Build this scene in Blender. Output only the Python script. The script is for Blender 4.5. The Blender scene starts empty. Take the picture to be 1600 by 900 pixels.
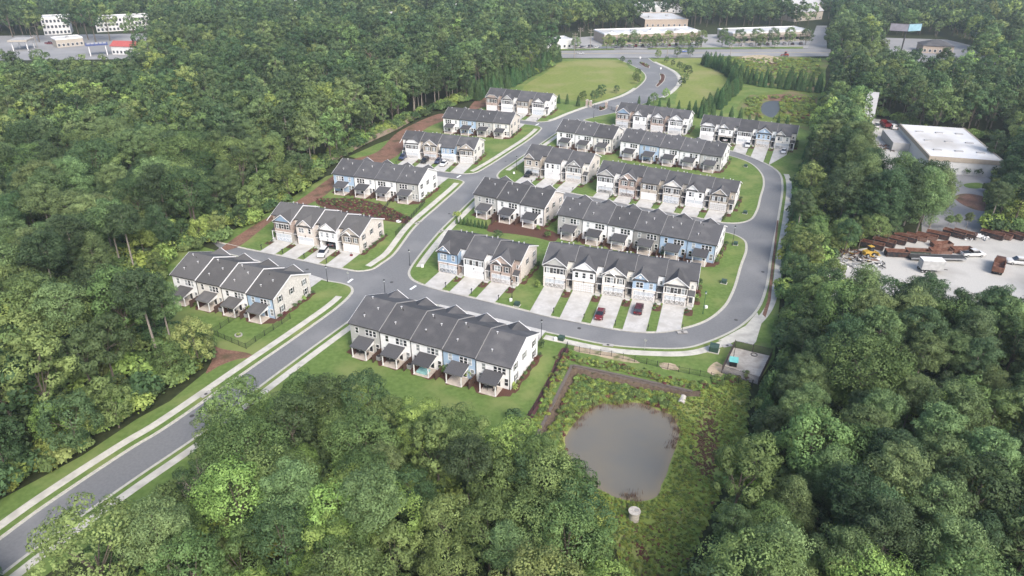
import bpy, math, random
import numpy as np
from mathutils import Matrix, Vector

# ------------------------------------------------------------------ camera
F_PX, PITCH, ROLL, CAM_H = 1104.643, 0.48652, 0.0071, 78.25
scene = bpy.context.scene
col = scene.collection
_fw = np.array([0, math.cos(PITCH), -math.sin(PITCH)])
_up = np.array([0, math.sin(PITCH), math.cos(PITCH)])
_rt = np.array([1.0, 0, 0])
_cr, _sr = math.cos(ROLL), math.sin(ROLL)
_rt, _up = _cr * _rt + _sr * _up, -_sr * _rt + _cr * _up
cam_data = bpy.data.cameras.new('camera')
cam_data.sensor_width = 36.0
cam_data.lens = 36.0 * F_PX / 1600.0
cam_data.clip_start = 0.5
cam_data.clip_end = 20000
cam = bpy.data.objects.new('camera', cam_data)
col.objects.link(cam)
cam.matrix_world = Matrix(((_rt[0], _up[0], -_fw[0], 0), (_rt[1], _up[1], -_fw[1], 0),
                           (_rt[2], _up[2], -_fw[2], CAM_H), (0, 0, 0, 1)))
scene.camera = cam

# ------------------------------------------------------------------ sky, sun, exposure
SUN_ELEV, SUN_ROT = math.radians(41), math.radians(154)   # rotation clockwise from +Y
world = bpy.data.worlds.new('World')
scene.world = world
world.use_nodes = True
wn = world.node_tree
for n in list(wn.nodes):
    wn.nodes.remove(n)
sky = wn.nodes.new('ShaderNodeTexSky')
sky.sky_type = 'NISHITA'
sky.sun_disc = False
sky.sun_elevation = SUN_ELEV
sky.sun_rotation = SUN_ROT
sky.air_density = 1.0
sky.dust_density = 3.2
sky.ozone_density = 1.2
bg = wn.nodes.new('ShaderNodeBackground')
bg.inputs['Strength'].default_value = 0.15
wo = wn.nodes.new('ShaderNodeOutputWorld')
wn.links.new(sky.outputs[0], bg.inputs['Color'])
wn.links.new(bg.outputs[0], wo.inputs['Surface'])
sun_data = bpy.data.lights.new('sun', 'SUN')
sun_data.energy = 1.75
sun_data.angle = math.radians(26)
sun_data.color = (1.0, 0.975, 0.94)
sun = bpy.data.objects.new('sun', sun_data)
col.objects.link(sun)
_sd = Vector((math.sin(SUN_ROT) * math.cos(SUN_ELEV), math.cos(SUN_ROT) * math.cos(SUN_ELEV), math.sin(SUN_ELEV)))
sun.rotation_euler = (-_sd).to_track_quat('-Z', 'Y').to_euler()
scene.view_settings.view_transform = 'Standard'
scene.view_settings.look = 'None'
scene.view_settings.gamma = 1.0
scene.view_settings.exposure = 1.0
scene.cycles.use_denoising = True
scene.cycles.max_bounces = 6
scene.cycles.diffuse_bounces = 3
scene.cycles.transmission_bounces = 3
scene.cycles.volume_bounces = 1
scene.cycles.caustics_reflective = False
scene.cycles.caustics_refractive = False

RNG = np.random.default_rng(7)
random.seed(7)

# ------------------------------------------------------------------ helpers
def P(u, v, z=0.0):
    """ground position (x, y) at height z seen at photo position (u, v)"""
    d = _fw * F_PX + _rt * (u - 800) - _up * (v - 450)
    t = (z - CAM_H) / d[2]
    return np.array([t * d[0], t * d[1]])

def project(pts):
    d = np.asarray(pts, float) - np.array([0, 0, CAM_H])
    w = d @ _fw
    return 800 + F_PX * (d @ _rt) / w, 450 - F_PX * (d @ _up) / w, w

def PP(lst, z=0.0):
    return np.array([P(a, b, z) for a, b in lst])

def inside(poly, pts):
    poly = np.asarray(poly); pts = np.asarray(pts)
    r = np.zeros(len(pts), bool)
    n = len(poly); j = n - 1
    for i in range(n):
        xi, yi = poly[i]; xj, yj = poly[j]
        c = ((yi > pts[:, 1]) != (yj > pts[:, 1])) & (pts[:, 0] < (xj - xi) * (pts[:, 1] - yi) / (yj - yi + 1e-12) + xi)
        r ^= c
        j = i
    return r

def seg_dist(poly, pts, closed=True):
    poly = np.asarray(poly); pts = np.asarray(pts)
    best = np.full(len(pts), 1e9)
    n = len(poly)
    for i in range(n if closed else n - 1):
        a = poly[i]; b = poly[(i + 1) % n]
        ab = b - a
        t = np.clip(((pts - a) @ ab) / (ab @ ab + 1e-12), 0, 1)
        d = np.hypot(*(pts - a - t[:, None] * ab).T)
        best = np.minimum(best, d)
    return best

def smooth(pts, step=1.0, closed=False):
    """Catmull-Rom through pts, resampled about every step metres"""
    pts = np.asarray(pts, float)
    n = len(pts)
    out = []
    m = n if closed else n - 1
    for i in range(m):
        p0 = pts[(i - 1) % n] if (closed or i > 0) else 2 * pts[0] - pts[1]
        p1 = pts[i]; p2 = pts[(i + 1) % n]
        p3 = pts[(i + 2) % n] if (closed or i + 2 < n) else 2 * pts[-1] - pts[-2]
        d = np.hypot(*(p2 - p1))
        k = max(1, int(d / step))
        t0, t1 = 0.0, max(1e-6, np.hypot(*(p1 - p0))) ** 0.5
        t2 = t1 + max(1e-6, d) ** 0.5
        t3 = t2 + max(1e-6, np.hypot(*(p3 - p2))) ** 0.5
        for j in range(k):
            t = t1 + (t2 - t1) * j / k
            a1 = (t1 - t) / (t1 - t0) * p0 + (t - t0) / (t1 - t0) * p1
            a2 = (t2 - t) / (t2 - t1) * p1 + (t - t1) / (t2 - t1) * p2
            a3 = (t3 - t) / (t3 - t2) * p2 + (t - t2) / (t3 - t2) * p3
            b1 = (t2 - t) / (t2 - t0) * a1 + (t - t0) / (t2 - t0) * a2
            b2 = (t3 - t) / (t3 - t1) * a2 + (t - t1) / (t3 - t1) * a3
            out.append((t2 - t) / (t2 - t1) * b1 + (t - t1) / (t2 - t1) * b2)
    if not closed:
        out.append(pts[-1])
    return np.array(out)

def normals_of(pts):
    d = np.gradient(pts, axis=0)
    d /= np.hypot(d[:, 0], d[:, 1])[:, None] + 1e-9
    return np.stack([-d[:, 1], d[:, 0]], 1)          # left-hand normal

class MB:
    """collects faces of one mesh"""
    def __init__(self):
        self.v = []; self.f = []; self.m = []
    def face(self, pts, m=0):
        b = len(self.v)
        self.v += [tuple(map(float, p)) for p in pts]
        self.f.append(tuple(range(b, b + len(pts)))); self.m.append(m)
        return self
    def box(self, x0, y0, z0, x1, y1, z1, m=0, bottom=True):
        b = len(self.v)
        self.v += [(x0, y0, z0), (x1, y0, z0), (x1, y1, z0), (x0, y1, z0), (x0, y0, z1), (x1, y0, z1), (x1, y1, z1), (x0, y1, z1)]
        fs = [(4, 5, 6, 7), (0, 1, 5, 4), (1, 2, 6, 5), (2, 3, 7, 6), (3, 0, 4, 7)] + ([(3, 2, 1, 0)] if bottom else [])
        for q in fs:
            self.f.append(tuple(b + i for i in q)); self.m.append(m)
        return self
    def hexa(self, p, m=0):
        """8 corners, bottom ring then top ring"""
        b = len(self.v)
        self.v += [tuple(map(float, q)) for q in p]
        for q in [(4, 5, 6, 7), (0, 1, 5, 4), (1, 2, 6, 5), (2, 3, 7, 6), (3, 0, 4, 7), (3, 2, 1, 0)]:
            self.f.append(tuple(b + i for i in q)); self.m.append(m)
        return self
    def prism(self, poly, a, b, axis='x', m=0):
        """polygon (two coords) extruded along axis from a to b"""
        n = len(poly); s = len(self.v)
        mk = {'x': lambda p, t: (t, p[0], p[1]), 'y': lambda p, t: (p[0], t, p[1]), 'z': lambda p, t: (p[0], p[1], t)}[axis]
        self.v += [mk(p, a) for p in poly] + [mk(p, b) for p in poly]
        self.f.append(tuple(range(s, s + n))); self.m.append(m)
        self.f.append(tuple(range(s + 2 * n - 1, s + n - 1, -1))); self.m.append(m)
        for i in range(n):
            j = (i + 1) % n
            self.f.append((s + i, s + n + i, s + n + j, s + j)); self.m.append(m)
        return self
    def tube(self, p, q, r0, r1=None, n=6, m=0, cap=True):
        r1 = r0 if r1 is None else r1
        p = np.array(p, float); q = np.array(q, float)
        d = q - p; d /= np.linalg.norm(d) + 1e-9
        a = np.cross(d, (0, 0, 1) if abs(d[2]) < 0.9 else (1, 0, 0)); a /= np.linalg.norm(a)
        c = np.cross(d, a)
        s = len(self.v)
        for o, r in ((p, r0), (q, r1)):
            for i in range(n):
                t = 2 * math.pi * i / n
                self.v.append(tuple(o + r * (a * math.cos(t) + c * math.sin(t))))
        for i in range(n):
            j = (i + 1) % n
            self.f.append((s + i, s + j, s + n + j, s + n + i)); self.m.append(m)
        if cap:
            self.f.append(tuple(range(s + 2 * n - 1, s + n - 1, -1))); self.m.append(m)
            self.f.append(tuple(range(s, s + n))); self.m.append(m)
        return self
    def mesh(self, name, mats, smooth_shade=False):
        me = bpy.data.meshes.new(name)
        me.from_pydata(self.v, [], self.f)
        for mt in (mats if isinstance(mats, (list, tuple)) else [mats]):
            me.materials.append(mt)
        if len(me.polygons) == len(self.m):
            me.polygons.foreach_set('material_index', self.m)
        if smooth_shade:
            me.polygons.foreach_set('use_smooth', [True] * len(me.polygons))
        me.update()
        import bmesh
        bm = bmesh.new(); bm.from_mesh(me)
        bmesh.ops.recalc_face_normals(bm, faces=bm.faces)
        bm.to_mesh(me); bm.free()
        return me

def ob(name, mesh, parent=None, loc=(0, 0, 0), rotz=0.0, scl=None):
    o = bpy.data.objects.new(name, mesh)
    col.objects.link(o)
    o.location = loc
    if rotz:
        o.rotation_euler = (0, 0, rotz)
    if scl is not None:
        o.scale = (scl, scl, scl) if np.isscalar(scl) else scl
    if parent is not None:
        o.parent = parent
    return o

def tag(o, label, cat, group=None):
    o['label'] = label; o['category'] = cat
    if group:
        o['group'] = group
    return o

def struct(o):
    o['kind'] = 'structure'
    return o

def empty(name, loc, rotz=0.0, scl=None):
    return ob(name, None, None, loc, rotz, scl)

# ------------------------------------------------------------------ materials
MATS = {}
def mat(name, color, rough=0.8, var=0.12, scale=3.0, spec=0.3, metal=0.0, color2=None, bump=0.0, detail=4.0, stretch=None, mixpow=None, scale2=None, color3=None):
    if name in MATS:
        return MATS[name]
    m = bpy.data.materials.new(name)
    m.use_nodes = True
    nt = m.node_tree; N = nt.nodes; L = nt.links
    bs = N['Principled BSDF']
    bs.inputs['Roughness'].default_value = rough
    bs.inputs['Specular IOR Level'].default_value = spec
    bs.inputs['Metallic'].default_value = metal
    tc = N.new('ShaderNodeTexCoord')
    vec = tc.outputs['Object']
    if stretch:
        mp = N.new('ShaderNodeMapping'); mp.inputs['Scale'].default_value = stretch
        L.new(vec, mp.inputs['Vector']); vec = mp.outputs[0]
    no = N.new('ShaderNodeTexNoise'); no.inputs['Scale'].default_value = scale; no.inputs['Detail'].default_value = detail
    L.new(vec, no.inputs['Vector'])
    rp = N.new('ShaderNodeValToRGB')
    c = np.array(color)
    c2 = np.array(color2) if color2 is not None else c * (1 + var)
    c1 = c if color2 is not None else c * (1 - var)
    rp.color_ramp.elements[0].position = 0.35; rp.color_ramp.elements[1].position = 0.65
    rp.color_ramp.elements[0].color = (*np.clip(c1, 0, 1), 1); rp.color_ramp.elements[1].color = (*np.clip(c2, 0, 1), 1)
    L.new(no.outputs['Fac'], rp.inputs['Fac'])
    out = rp.outputs['Color']
    if color3 is not None:
        n2 = N.new('ShaderNodeTexNoise'); n2.inputs['Scale'].default_value = scale2 or scale * 0.1; n2.inputs['Detail'].default_value = 3
        L.new(vec, n2.inputs['Vector'])
        r2 = N.new('ShaderNodeValToRGB'); r2.color_ramp.elements[0].position = 0.48; r2.color_ramp.elements[1].position = 0.68
        mx = N.new('ShaderNodeMixRGB'); mx.inputs['Color2'].default_value = (*color3, 1)
        L.new(n2.outputs['Fac'], r2.inputs['Fac']); L.new(r2.outputs['Color'], mx.inputs['Fac']); L.new(out, mx.inputs['Color1'])
        out = mx.outputs['Color']
    L.new(out, bs.inputs['Base Color'])
    if bump:
        bp = N.new('ShaderNodeBump'); bp.inputs['Strength'].default_value = bump; bp.inputs['Distance'].default_value = 0.1
        L.new(no.outputs['Fac'], bp.inputs['Height']); L.new(bp.outputs['Normal'], bs.inputs['Normal'])
    MATS[name] = m
    return m

def siding(name, color, board=0.18):
    """painted lap siding: fine horizontal relief"""
    if name in MATS:
        return MATS[name]
    m = mat(name, color, 0.6, 0.05, 1.2)
    nt = m.node_tree; N = nt.nodes; L = nt.links
    tc = N.new('ShaderNodeTexCoord'); wv = N.new('ShaderNodeTexWave')
    wv.wave_type = 'BANDS'; wv.bands_direction = 'Z'; wv.wave_profile = 'SAW'
    wv.inputs['Scale'].default_value = 1.0 / board / 3.1416 / 2 * 3.1416
    bp = N.new('ShaderNodeBump'); bp.inputs['Strength'].default_value = 0.25; bp.inputs['Distance'].default_value = 0.03
    L.new(tc.outputs['Object'], wv.inputs['Vector']); L.new(wv.outputs['Fac'], bp.inputs['Height'])
    L.new(bp.outputs['Normal'], N['Principled BSDF'].inputs['Normal'])
    return m

def brick(name, c1, c2, mortar, w=0.24, h=0.085):
    if name in MATS:
        return MATS[name]
    m = bpy.data.materials.new(name); m.use_nodes = True
    nt = m.node_tree; N = nt.nodes; L = nt.links
    bs = N['Principled BSDF']; bs.inputs['Roughness'].default_value = 0.85; bs.inputs['Specular IOR Level'].default_value = 0.2
    tc = N.new('ShaderNodeTexCoord'); sp = N.new('ShaderNodeSeparateXYZ'); ad = N.new('ShaderNodeMath'); cb = N.new('ShaderNodeCombineXYZ')
    L.new(tc.outputs['Object'], sp.inputs[0]); L.new(sp.outputs[0], ad.inputs[0]); L.new(sp.outputs[1], ad.inputs[1])
    L.new(ad.outputs[0], cb.inputs[0]); L.new(sp.outputs[2], cb.inputs[1])
    br = N.new('ShaderNodeTexBrick')
    br.inputs['Scale'].default_value = 1.0
    br.inputs['Brick Width'].default_value = w; br.inputs['Row Height'].default_value = h
    br.inputs['Mortar Size'].default_value = 0.008
    br.inputs['Color1'].default_value = (*c1, 1); br.inputs['Color2'].default_value = (*c2, 1); br.inputs['Mortar'].default_value = (*mortar, 1)
    L.new(cb.outputs[0], br.inputs['Vector'])
    no = N.new('ShaderNodeTexNoise'); no.inputs['Scale'].default_value = 2.2; no.inputs['Detail'].default_value = 5
    L.new(tc.outputs['Object'], no.inputs['Vector'])
    hs = N.new('ShaderNodeMixRGB'); hs.blend_type = 'MULTIPLY'; hs.inputs['Fac'].default_value = 0.55
    rp = N.new('ShaderNodeValToRGB'); rp.color_ramp.elements[0].color = (0.62, 0.6, 0.58, 1); rp.color_ramp.elements[1].color = (1.2, 1.18, 1.15, 1)
    rp.color_ramp.elements[0].position = 0.3; rp.color_ramp.elements[1].position = 0.7
    L.new(no.outputs['Fac'], rp.inputs['Fac']); L.new(br.outputs['Color'], hs.inputs['Color1']); L.new(rp.outputs['Color'], hs.inputs['Color2'])
    L.new(hs.outputs['Color'], bs.inputs['Base Color'])
    MATS[name] = m
    return m

def leaf_mat(name, dark, light, trans=0.22):
    if name in MATS:
        return MATS[name]
    m = bpy.data.materials.new(name); m.use_nodes = True
    nt = m.node_tree; N = nt.nodes; L = nt.links
    bs = N['Principled BSDF']; bs.inputs['Roughness'].default_value = 0.6; bs.inputs['Specular IOR Level'].default_value = 0.15
    at = N.new('ShaderNodeAttribute'); at.attribute_name = 'tint'
    mx = N.new('ShaderNodeMixRGB'); mx.inputs['Color1'].default_value = (*dark, 1); mx.inputs['Color2'].default_value = (*light, 1)
    L.new(at.outputs['Fac'], mx.inputs['Fac'])
    oi = N.new('ShaderNodeObjectInfo')
    hs = N.new('ShaderNodeHueSaturation')
    mr = N.new('ShaderNodeMapRange'); mr.inputs['To Min'].default_value = 0.72; mr.inputs['To Max'].default_value = 1.3
    mh = N.new('ShaderNodeMath'); mh.operation = 'MULTIPLY'; mh.inputs[1].default_value = 7.31
    mf = N.new('ShaderNodeMath'); mf.operation = 'FRACT'
    mq = N.new('ShaderNodeMapRange'); mq.inputs['To Min'].default_value = 0.475; mq.inputs['To Max'].default_value = 0.52
    L.new(oi.outputs['Random'], mr.inputs['Value']); L.new(mr.outputs[0], hs.inputs['Value'])
    L.new(oi.outputs['Random'], mh.inputs[0]); L.new(mh.outputs[0], mf.inputs[0]); L.new(mf.outputs[0], mq.inputs['Value']); L.new(mq.outputs[0], hs.inputs['Hue'])
    L.new(mx.outputs[0], hs.inputs['Color'])
    L.new(hs.outputs[0], bs.inputs['Base Color'])
    tr = N.new('ShaderNodeBsdfTranslucent'); L.new(hs.outputs[0], tr.inputs['Color'])
    ms = N.new('ShaderNodeMixShader'); ms.inputs['Fac'].default_value = trans
    L.new(bs.outputs[0], ms.inputs[1]); L.new(tr.outputs[0], ms.inputs[2])
    L.new(ms.outputs[0], N['Material Output'].inputs['Surface'])
    MATS[name] = m
    return m

def glass_pane(name, color=(0.03, 0.04, 0.05)):
    if name in MATS:
        return MATS[name]
    m = mat(name, color, 0.08, 0.25, 0.9, spec=0.8)
    return m

asphalt = mat('asphalt', (0.150, 0.151, 0.152), 0.9, 0.07, 2.2, color2=(0.175, 0.175, 0.175), color3=(0.208, 0.206, 0.203), scale2=0.09, bump=0.05)
asphalt_old = mat('old_asphalt', (0.23, 0.225, 0.22), 0.9, 0.08, 8, color3=(0.29, 0.285, 0.28), scale2=0.04)
concrete = mat('concrete', (0.50, 0.475, 0.41), 0.85, 0.08, 2, color3=(0.385, 0.362, 0.315), scale2=0.5)
concrete_drive = mat('driveway_concrete', (0.47, 0.452, 0.42), 0.85, 0.09, 1.6, color3=(0.385, 0.362, 0.325), scale2=0.4)
concrete_grey = mat('grey_concrete', (0.36, 0.34, 0.31), 0.9, 0.12, 3, color3=(0.25, 0.23, 0.21), scale2=0.6)
gutter_mat = mat('gutter_concrete', (0.42, 0.40, 0.345), 0.85, 0.12, 2)
grass = mat('lawn_grass', (0.094, 0.146, 0.038), 0.95, 0.16, 1.1, color2=(0.130, 0.190, 0.054), color3=(0.178, 0.210, 0.072), scale2=0.12, spec=0.1, bump=0.3, detail=8)
meadow_mat = mat('meadow_grass', (0.150, 0.185, 0.046), 0.95, 0.16, .7, color2=(0.198, 0.226, 0.066), color3=(0.245, 0.235, 0.10), scale2=0.045, spec=0.1, bump=0.3, detail=8)
wild_mat = mat('wild_growth', (0.09, 0.13, 0.035), 0.95, 0.2, 1.2, color2=(0.145, 0.185, 0.05), color3=(0.19, 0.15, 0.085), scale2=0.08, spec=0.1, bump=0.6, detail=8)
forest_floor = mat('forest_floor', (0.028, 0.036, 0.016), 0.98, 0.3, 0.8, color2=(0.045, 0.052, 0.024), spec=0.05)
basin_mat = mat('basin_floor', (0.155, 0.205, 0.045), 0.95, 0.3, 1.6, color2=(0.205, 0.260, 0.065), color3=(0.235, 0.245, 0.09), scale2=0.12, spec=0.1, bump=0.6)
mulch = mat('mulch', (0.075, 0.040, 0.030), 0.95, 0.3, 9, color2=(0.125, 0.065, 0.048), spec=0.1, bump=0.4)
clay = mat('red_clay', (0.155, 0.085, 0.062), 0.95, 0.3, 2.5, color2=(0.235, 0.135, 0.095), color3=(0.10, 0.075, 0.045), scale2=0.25, spec=0.1, bump=0.4)
sand = mat('bare_sand', (0.40, 0.31, 0.21), 0.95, 0.2, 2.0, color2=(0.46, 0.37, 0.26), color3=(0.16, 0.17, 0.07), scale2=0.5, spec=0.1)
gravel = mat('pale_gravel', (0.41, 0.395, 0.365), 0.95, 0.12, 4, color2=(0.47, 0.455, 0.42), color3=(0.33, 0.315, 0.29), scale2=0.09, spec=0.1, bump=0.2)
paint_white = mat('road_paint', (0.78, 0.78, 0.76), 0.7, 0.06, 8)
shingle = mat('dark_shingle', (0.064, 0.064, 0.067), 0.92, 0.1, 7, color2=(0.084, 0.082, 0.084), color3=(0.102, 0.099, 0.099), scale2=0.25, spec=0.15, bump=0.25, stretch=(1, 1, 2))
shingle_light = mat('grey_shingle', (0.082, 0.079, 0.077), 0.92, 0.1, 7, color2=(0.104, 0.100, 0.097), color3=(0.12, 0.115, 0.11), scale2=0.25, spec=0.15, bump=0.25)
trim = mat('white_trim', (0.72, 0.71, 0.70), 0.6, 0.04, 2)
gutter_dark = mat('dark_metal', (0.045, 0.042, 0.04), 0.5, 0.15, 4)
black_metal = mat('black_metal', (0.018, 0.018, 0.02), 0.45, 0.2, 4)
glass_dark = glass_pane('window_glass_dark', (0.016, 0.02, 0.025))
glass_mid = glass_pane('window_glass_blinds', (0.20, 0.215, 0.22))
glass_light = glass_pane('window_glass_pale', (0.34, 0.36, 0.37))
shutter_mat = mat('shutter', (0.05, 0.048, 0.048), 0.6, 0.1, 4)
wood_brown = mat('brown_wood', (0.075, 0.045, 0.035), 0.85, 0.25, 3, stretch=(4, 4, 0.6))
wood_fence = mat('weathered_wood', (0.27, 0.215, 0.16), 0.9, 0.22, 2, stretch=(3, 3, 0.4))
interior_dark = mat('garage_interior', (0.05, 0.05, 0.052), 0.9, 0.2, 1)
bark = mat('bark', (0.115, 0.095, 0.075), 0.95, 0.25, 3, stretch=(3, 3, 0.5))
bark_pale = mat('pale_bark', (0.24, 0.21, 0.18), 0.95, 0.2, 3, stretch=(3, 3, 0.5))
rust = mat('rust', (0.115, 0.052, 0.036), 0.85, 0.3, 1.5, color2=(0.19, 0.095, 0.065), color3=(0.24, 0.15, 0.115), scale2=0.4)
galvanized = mat('galvanized', (0.38, 0.385, 0.39), 0.45, 0.1, 3, metal=0.5)
rubber = mat('tyre_rubber', (0.02, 0.02, 0.02), 0.8, 0.1, 5)

for _m in (shingle, shingle_light):      # every roof its own batch of shingles
    _nt = _m.node_tree; _bs = _nt.nodes['Principled BSDF']; _src = _bs.inputs['Base Color'].links[0].from_socket
    _oi = _nt.nodes.new('ShaderNodeObjectInfo'); _mr = _nt.nodes.new('ShaderNodeMapRange'); _mr.inputs['To Min'].default_value = .82; _mr.inputs['To Max'].default_value = 1.2
    _hs = _nt.nodes.new('ShaderNodeHueSaturation')
    _nt.links.new(_oi.outputs['Random'], _mr.inputs['Value']); _nt.links.new(_mr.outputs[0], _hs.inputs['Value']); _nt.links.new(_src, _hs.inputs['Color']); _nt.links.new(_hs.outputs[0], _bs.inputs['Base Color'])
# ================================================================== THE SETTING
LAWN_Z = 0.12

def sheet(name, poly, z, m):
    me = bpy.data.meshes.new(name)
    me.from_pydata([(p[0], p[1], z) for p in poly], [], [tuple(range(len(poly)))])
    me.materials.append(m)
    import bmesh
    bm = bmesh.new(); bm.from_mesh(me)
    if bm.faces[:] and bm.faces[:][0].normal.z < 0:
        bmesh.ops.reverse_faces(bm, faces=bm.faces[:])
    bmesh.ops.triangulate(bm, faces=bm.faces[:], quad_method='BEAUTY', ngon_method='EAR_CLIP')
    bm.to_mesh(me); bm.free()
    return struct(ob(name, me))

def ribbon(mb, pts, a, b, z, m=0, zb=None):
    """flat strip between offsets a and b (left positive); zb adds skirts down to it"""
    n = normals_of(pts)
    A = pts + n * a; B = pts + n * b
    s = len(mb.v)
    for p, q in zip(A, B):
        mb.v += [(p[0], p[1], z), (q[0], q[1], z)]
    k = len(A)
    for i in range(k - 1):
        mb.f.append((s + 2 * i, s + 2 * i + 2, s + 2 * i + 3, s + 2 * i + 1)); mb.m.append(m)
    if zb is not None:
        s2 = len(mb.v)
        for p, q in zip(A, B):
            mb.v += [(p[0], p[1], zb), (q[0], q[1], zb)]
        for i in range(k - 1):
            for o in (0, 1):
                mb.f.append((s + 2 * i + o, s + 2 * i + 2 + o, s2 + 2 * i + 2 + o, s2 + 2 * i + o)); mb.m.append(m)

# ---- pond basin
BASIN = PP([(893, 571), (985, 590), (1082, 612), (1172, 592), (1165, 700), (1128, 765), (1100, 830), (1060, 910), (985, 910), (955, 845), (905, 800), (846, 712), (838, 682)])
WALL_LINE = np.array([BASIN[-1], BASIN[0], BASIN[1], BASIN[2]])
OTHER_LINE = np.concatenate([BASIN[2:], BASIN[-1:]])
POND_Z = -1.55
POND = smooth(PP([(879, 690), (890, 668), (908, 648), (942, 629), (962, 632), (985, 627), (1012, 632), (1030, 640), (1048, 646), (1063, 672), (1058, 700), (1050, 722), (1043, 745), (1036, 758), (1030, 776), (1004, 785), (968, 781), (930, 764), (895, 735)], POND_Z), 0.8, closed=True)

def ground_z(pts):
    pts = np.asarray(pts, float)
    z = np.zeros(len(pts))
    ib = inside(BASIN, pts)
    if ib.any():
        q = pts[ib]
        dw = seg_dist(WALL_LINE, q, closed=False); do = seg_dist(OTHER_LINE, q, closed=False)
        d = 1.35 * np.minimum(np.clip(dw / 0.7, 0, 1), np.clip(do / 7.0, 0, 1))
        iw = inside(POND, q)
        ds = seg_dist(POND, q)
        d = np.where(iw, np.maximum(d, 1.35) + 0.12 + 1.2 * np.clip(ds / 4, 0, 1), np.minimum(d, 1.35 + 0.15) + 0.12 * np.clip(1 - ds / 1.0, 0, 1))
        z[ib] = -d
    return z

def axis_coords(lo, hi, f0, f1, fine):
    a = list(np.arange(f0, f1 + fine, fine))
    left = []; x = f0; st = 4.0
    while x > lo:
        x -= st; st *= 1.5; left.append(x)
    right = []; x = a[-1]; st = 4.0
    while x < hi:
        x += st; st *= 1.5; right.append(x)
    return np.array(left[::-1] + a + right)
bx0, by0 = BASIN.min(0) - 2; bx1, by1 = BASIN.max(0) + 2
gx = axis_coords(-3500, 3500, bx0, bx1, 0.7); gy = axis_coords(-600, 4500, by0, by1, 0.7)
XX, YY = np.meshgrid(gx, gy)
gp = np.stack([XX.ravel(), YY.ravel()], 1)
gz = ground_z(gp)
nx, ny = len(gx), len(gy)
idx = np.arange(nx * ny).reshape(ny, nx)
gf = np.stack([idx[:-1, :-1], idx[:-1, 1:], idx[1:, 1:], idx[1:, :-1]], -1).reshape(-1, 4)
gme = bpy.data.meshes.new('ground')
gme.from_pydata(np.column_stack([gp, gz]).tolist(), [], gf.tolist())
gme.materials.append(forest_floor); gme.materials.append(basin_mat); gme.materials.append(mat('bank_mud', (0.085, 0.062, 0.046), .95, .3, 2, color2=(0.13, 0.10, 0.072), spec=.1))
cen = gp[gf].mean(1)
_in = inside(BASIN, cen); _mi = _in.astype(int)
_mi[_in & ((seg_dist(WALL_LINE, cen, closed=False) < 1.5)  )] = 2
gme.polygons.foreach_set('material_index', _mi)
gme.polygons.foreach_set('use_smooth', [True] * len(gf))
struct(ob('ground', gme))

water = bpy.data.materials.new('pond_water'); water.use_nodes = True
_b = water.node_tree.nodes['Principled BSDF']
_b.inputs['Base Color'].default_value = (0.19, 0.19, 0.175, 1); _b.inputs['Roughness'].default_value = 0.06; _b.inputs['Specular IOR Level'].default_value = 0.5
_n = water.node_tree.nodes.new('ShaderNodeTexNoise'); _n.inputs['Scale'].default_value = 2.5; _n.inputs['Detail'].default_value = 3
_p = water.node_tree.nodes.new('ShaderNodeBump'); _p.inputs['Strength'].default_value = 0.05; _p.inputs['Distance'].default_value = 0.05
_t = water.node_tree.nodes.new('ShaderNodeTexCoord')
water.node_tree.links.new(_t.outputs['Object'], _n.inputs['Vector']); water.node_tree.links.new(_n.outputs['Fac'], _p.inputs['Height']); water.node_tree.links.new(_p.outputs['Normal'], _b.inputs['Normal'])
_pc = POND.mean(0)
# rings of vertices carry how shallow (silty) the water is
_rings = [1.02, .97, .9, .8, .6]
_sh = [1.0, .85, .45, .12, 0.0]
_v, _f, _a = [], [], []
_n_ = len(POND)
for k_, r_ in enumerate(_rings):
    for q_ in POND:
        w_ = _pc + (q_ - _pc) * r_
        _v.append((w_[0], w_[1], POND_Z)); _a.append(_sh[k_])
for k_ in range(len(_rings) - 1):
    for i_ in range(_n_):
        j_ = (i_ + 1) % _n_
        _f.append((k_ * _n_ + i_, k_ * _n_ + j_, (k_ + 1) * _n_ + j_, (k_ + 1) * _n_ + i_))
_f.append(tuple(range((len(_rings) - 1) * _n_, len(_rings) * _n_)))
_me = bpy.data.meshes.new('pond'); _me.from_pydata(_v, [], _f)
_at = _me.attributes.new('shallow', 'FLOAT', 'POINT'); _at.data.foreach_set('value', np.array(_a, np.float32))
_nt = water.node_tree
_an = _nt.nodes.new('ShaderNodeAttribute'); _an.attribute_name = 'shallow'
_n2 = _nt.nodes.new('ShaderNodeTexNoise'); _n2.inputs['Scale'].default_value = .16; _n2.inputs['Detail'].default_value = 4
_nt.links.new(_t.outputs['Object'], _n2.inputs['Vector'])
_ma = _nt.nodes.new('ShaderNodeMath'); _ma.operation = 'MULTIPLY_ADD'; _ma.inputs[1].default_value = 1.2; _ma.inputs[2].default_value = -.42
_nt.links.new(_n2.outputs['Fac'], _ma.inputs[0])
_mb = _nt.nodes.new('ShaderNodeMath'); _mb.operation = 'ADD'; _mb.use_clamp = True
_nt.links.new(_ma.outputs[0], _mb.inputs[0]); _nt.links.new(_an.outputs['Fac'], _mb.inputs[1])
_mx = _nt.nodes.new('ShaderNodeMixRGB'); _mx.inputs['Color1'].default_value = (0.140, 0.134, 0.115, 1); _mx.inputs['Color2'].default_value = (0.20, 0.165, 0.11, 1)
_nt.links.new(_mb.outputs[0], _mx.inputs['Fac']); _nt.links.new(_mx.outputs[0], _b.inputs['Base Color'])
_me.materials.append(water); struct(ob('pond', _me))

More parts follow.
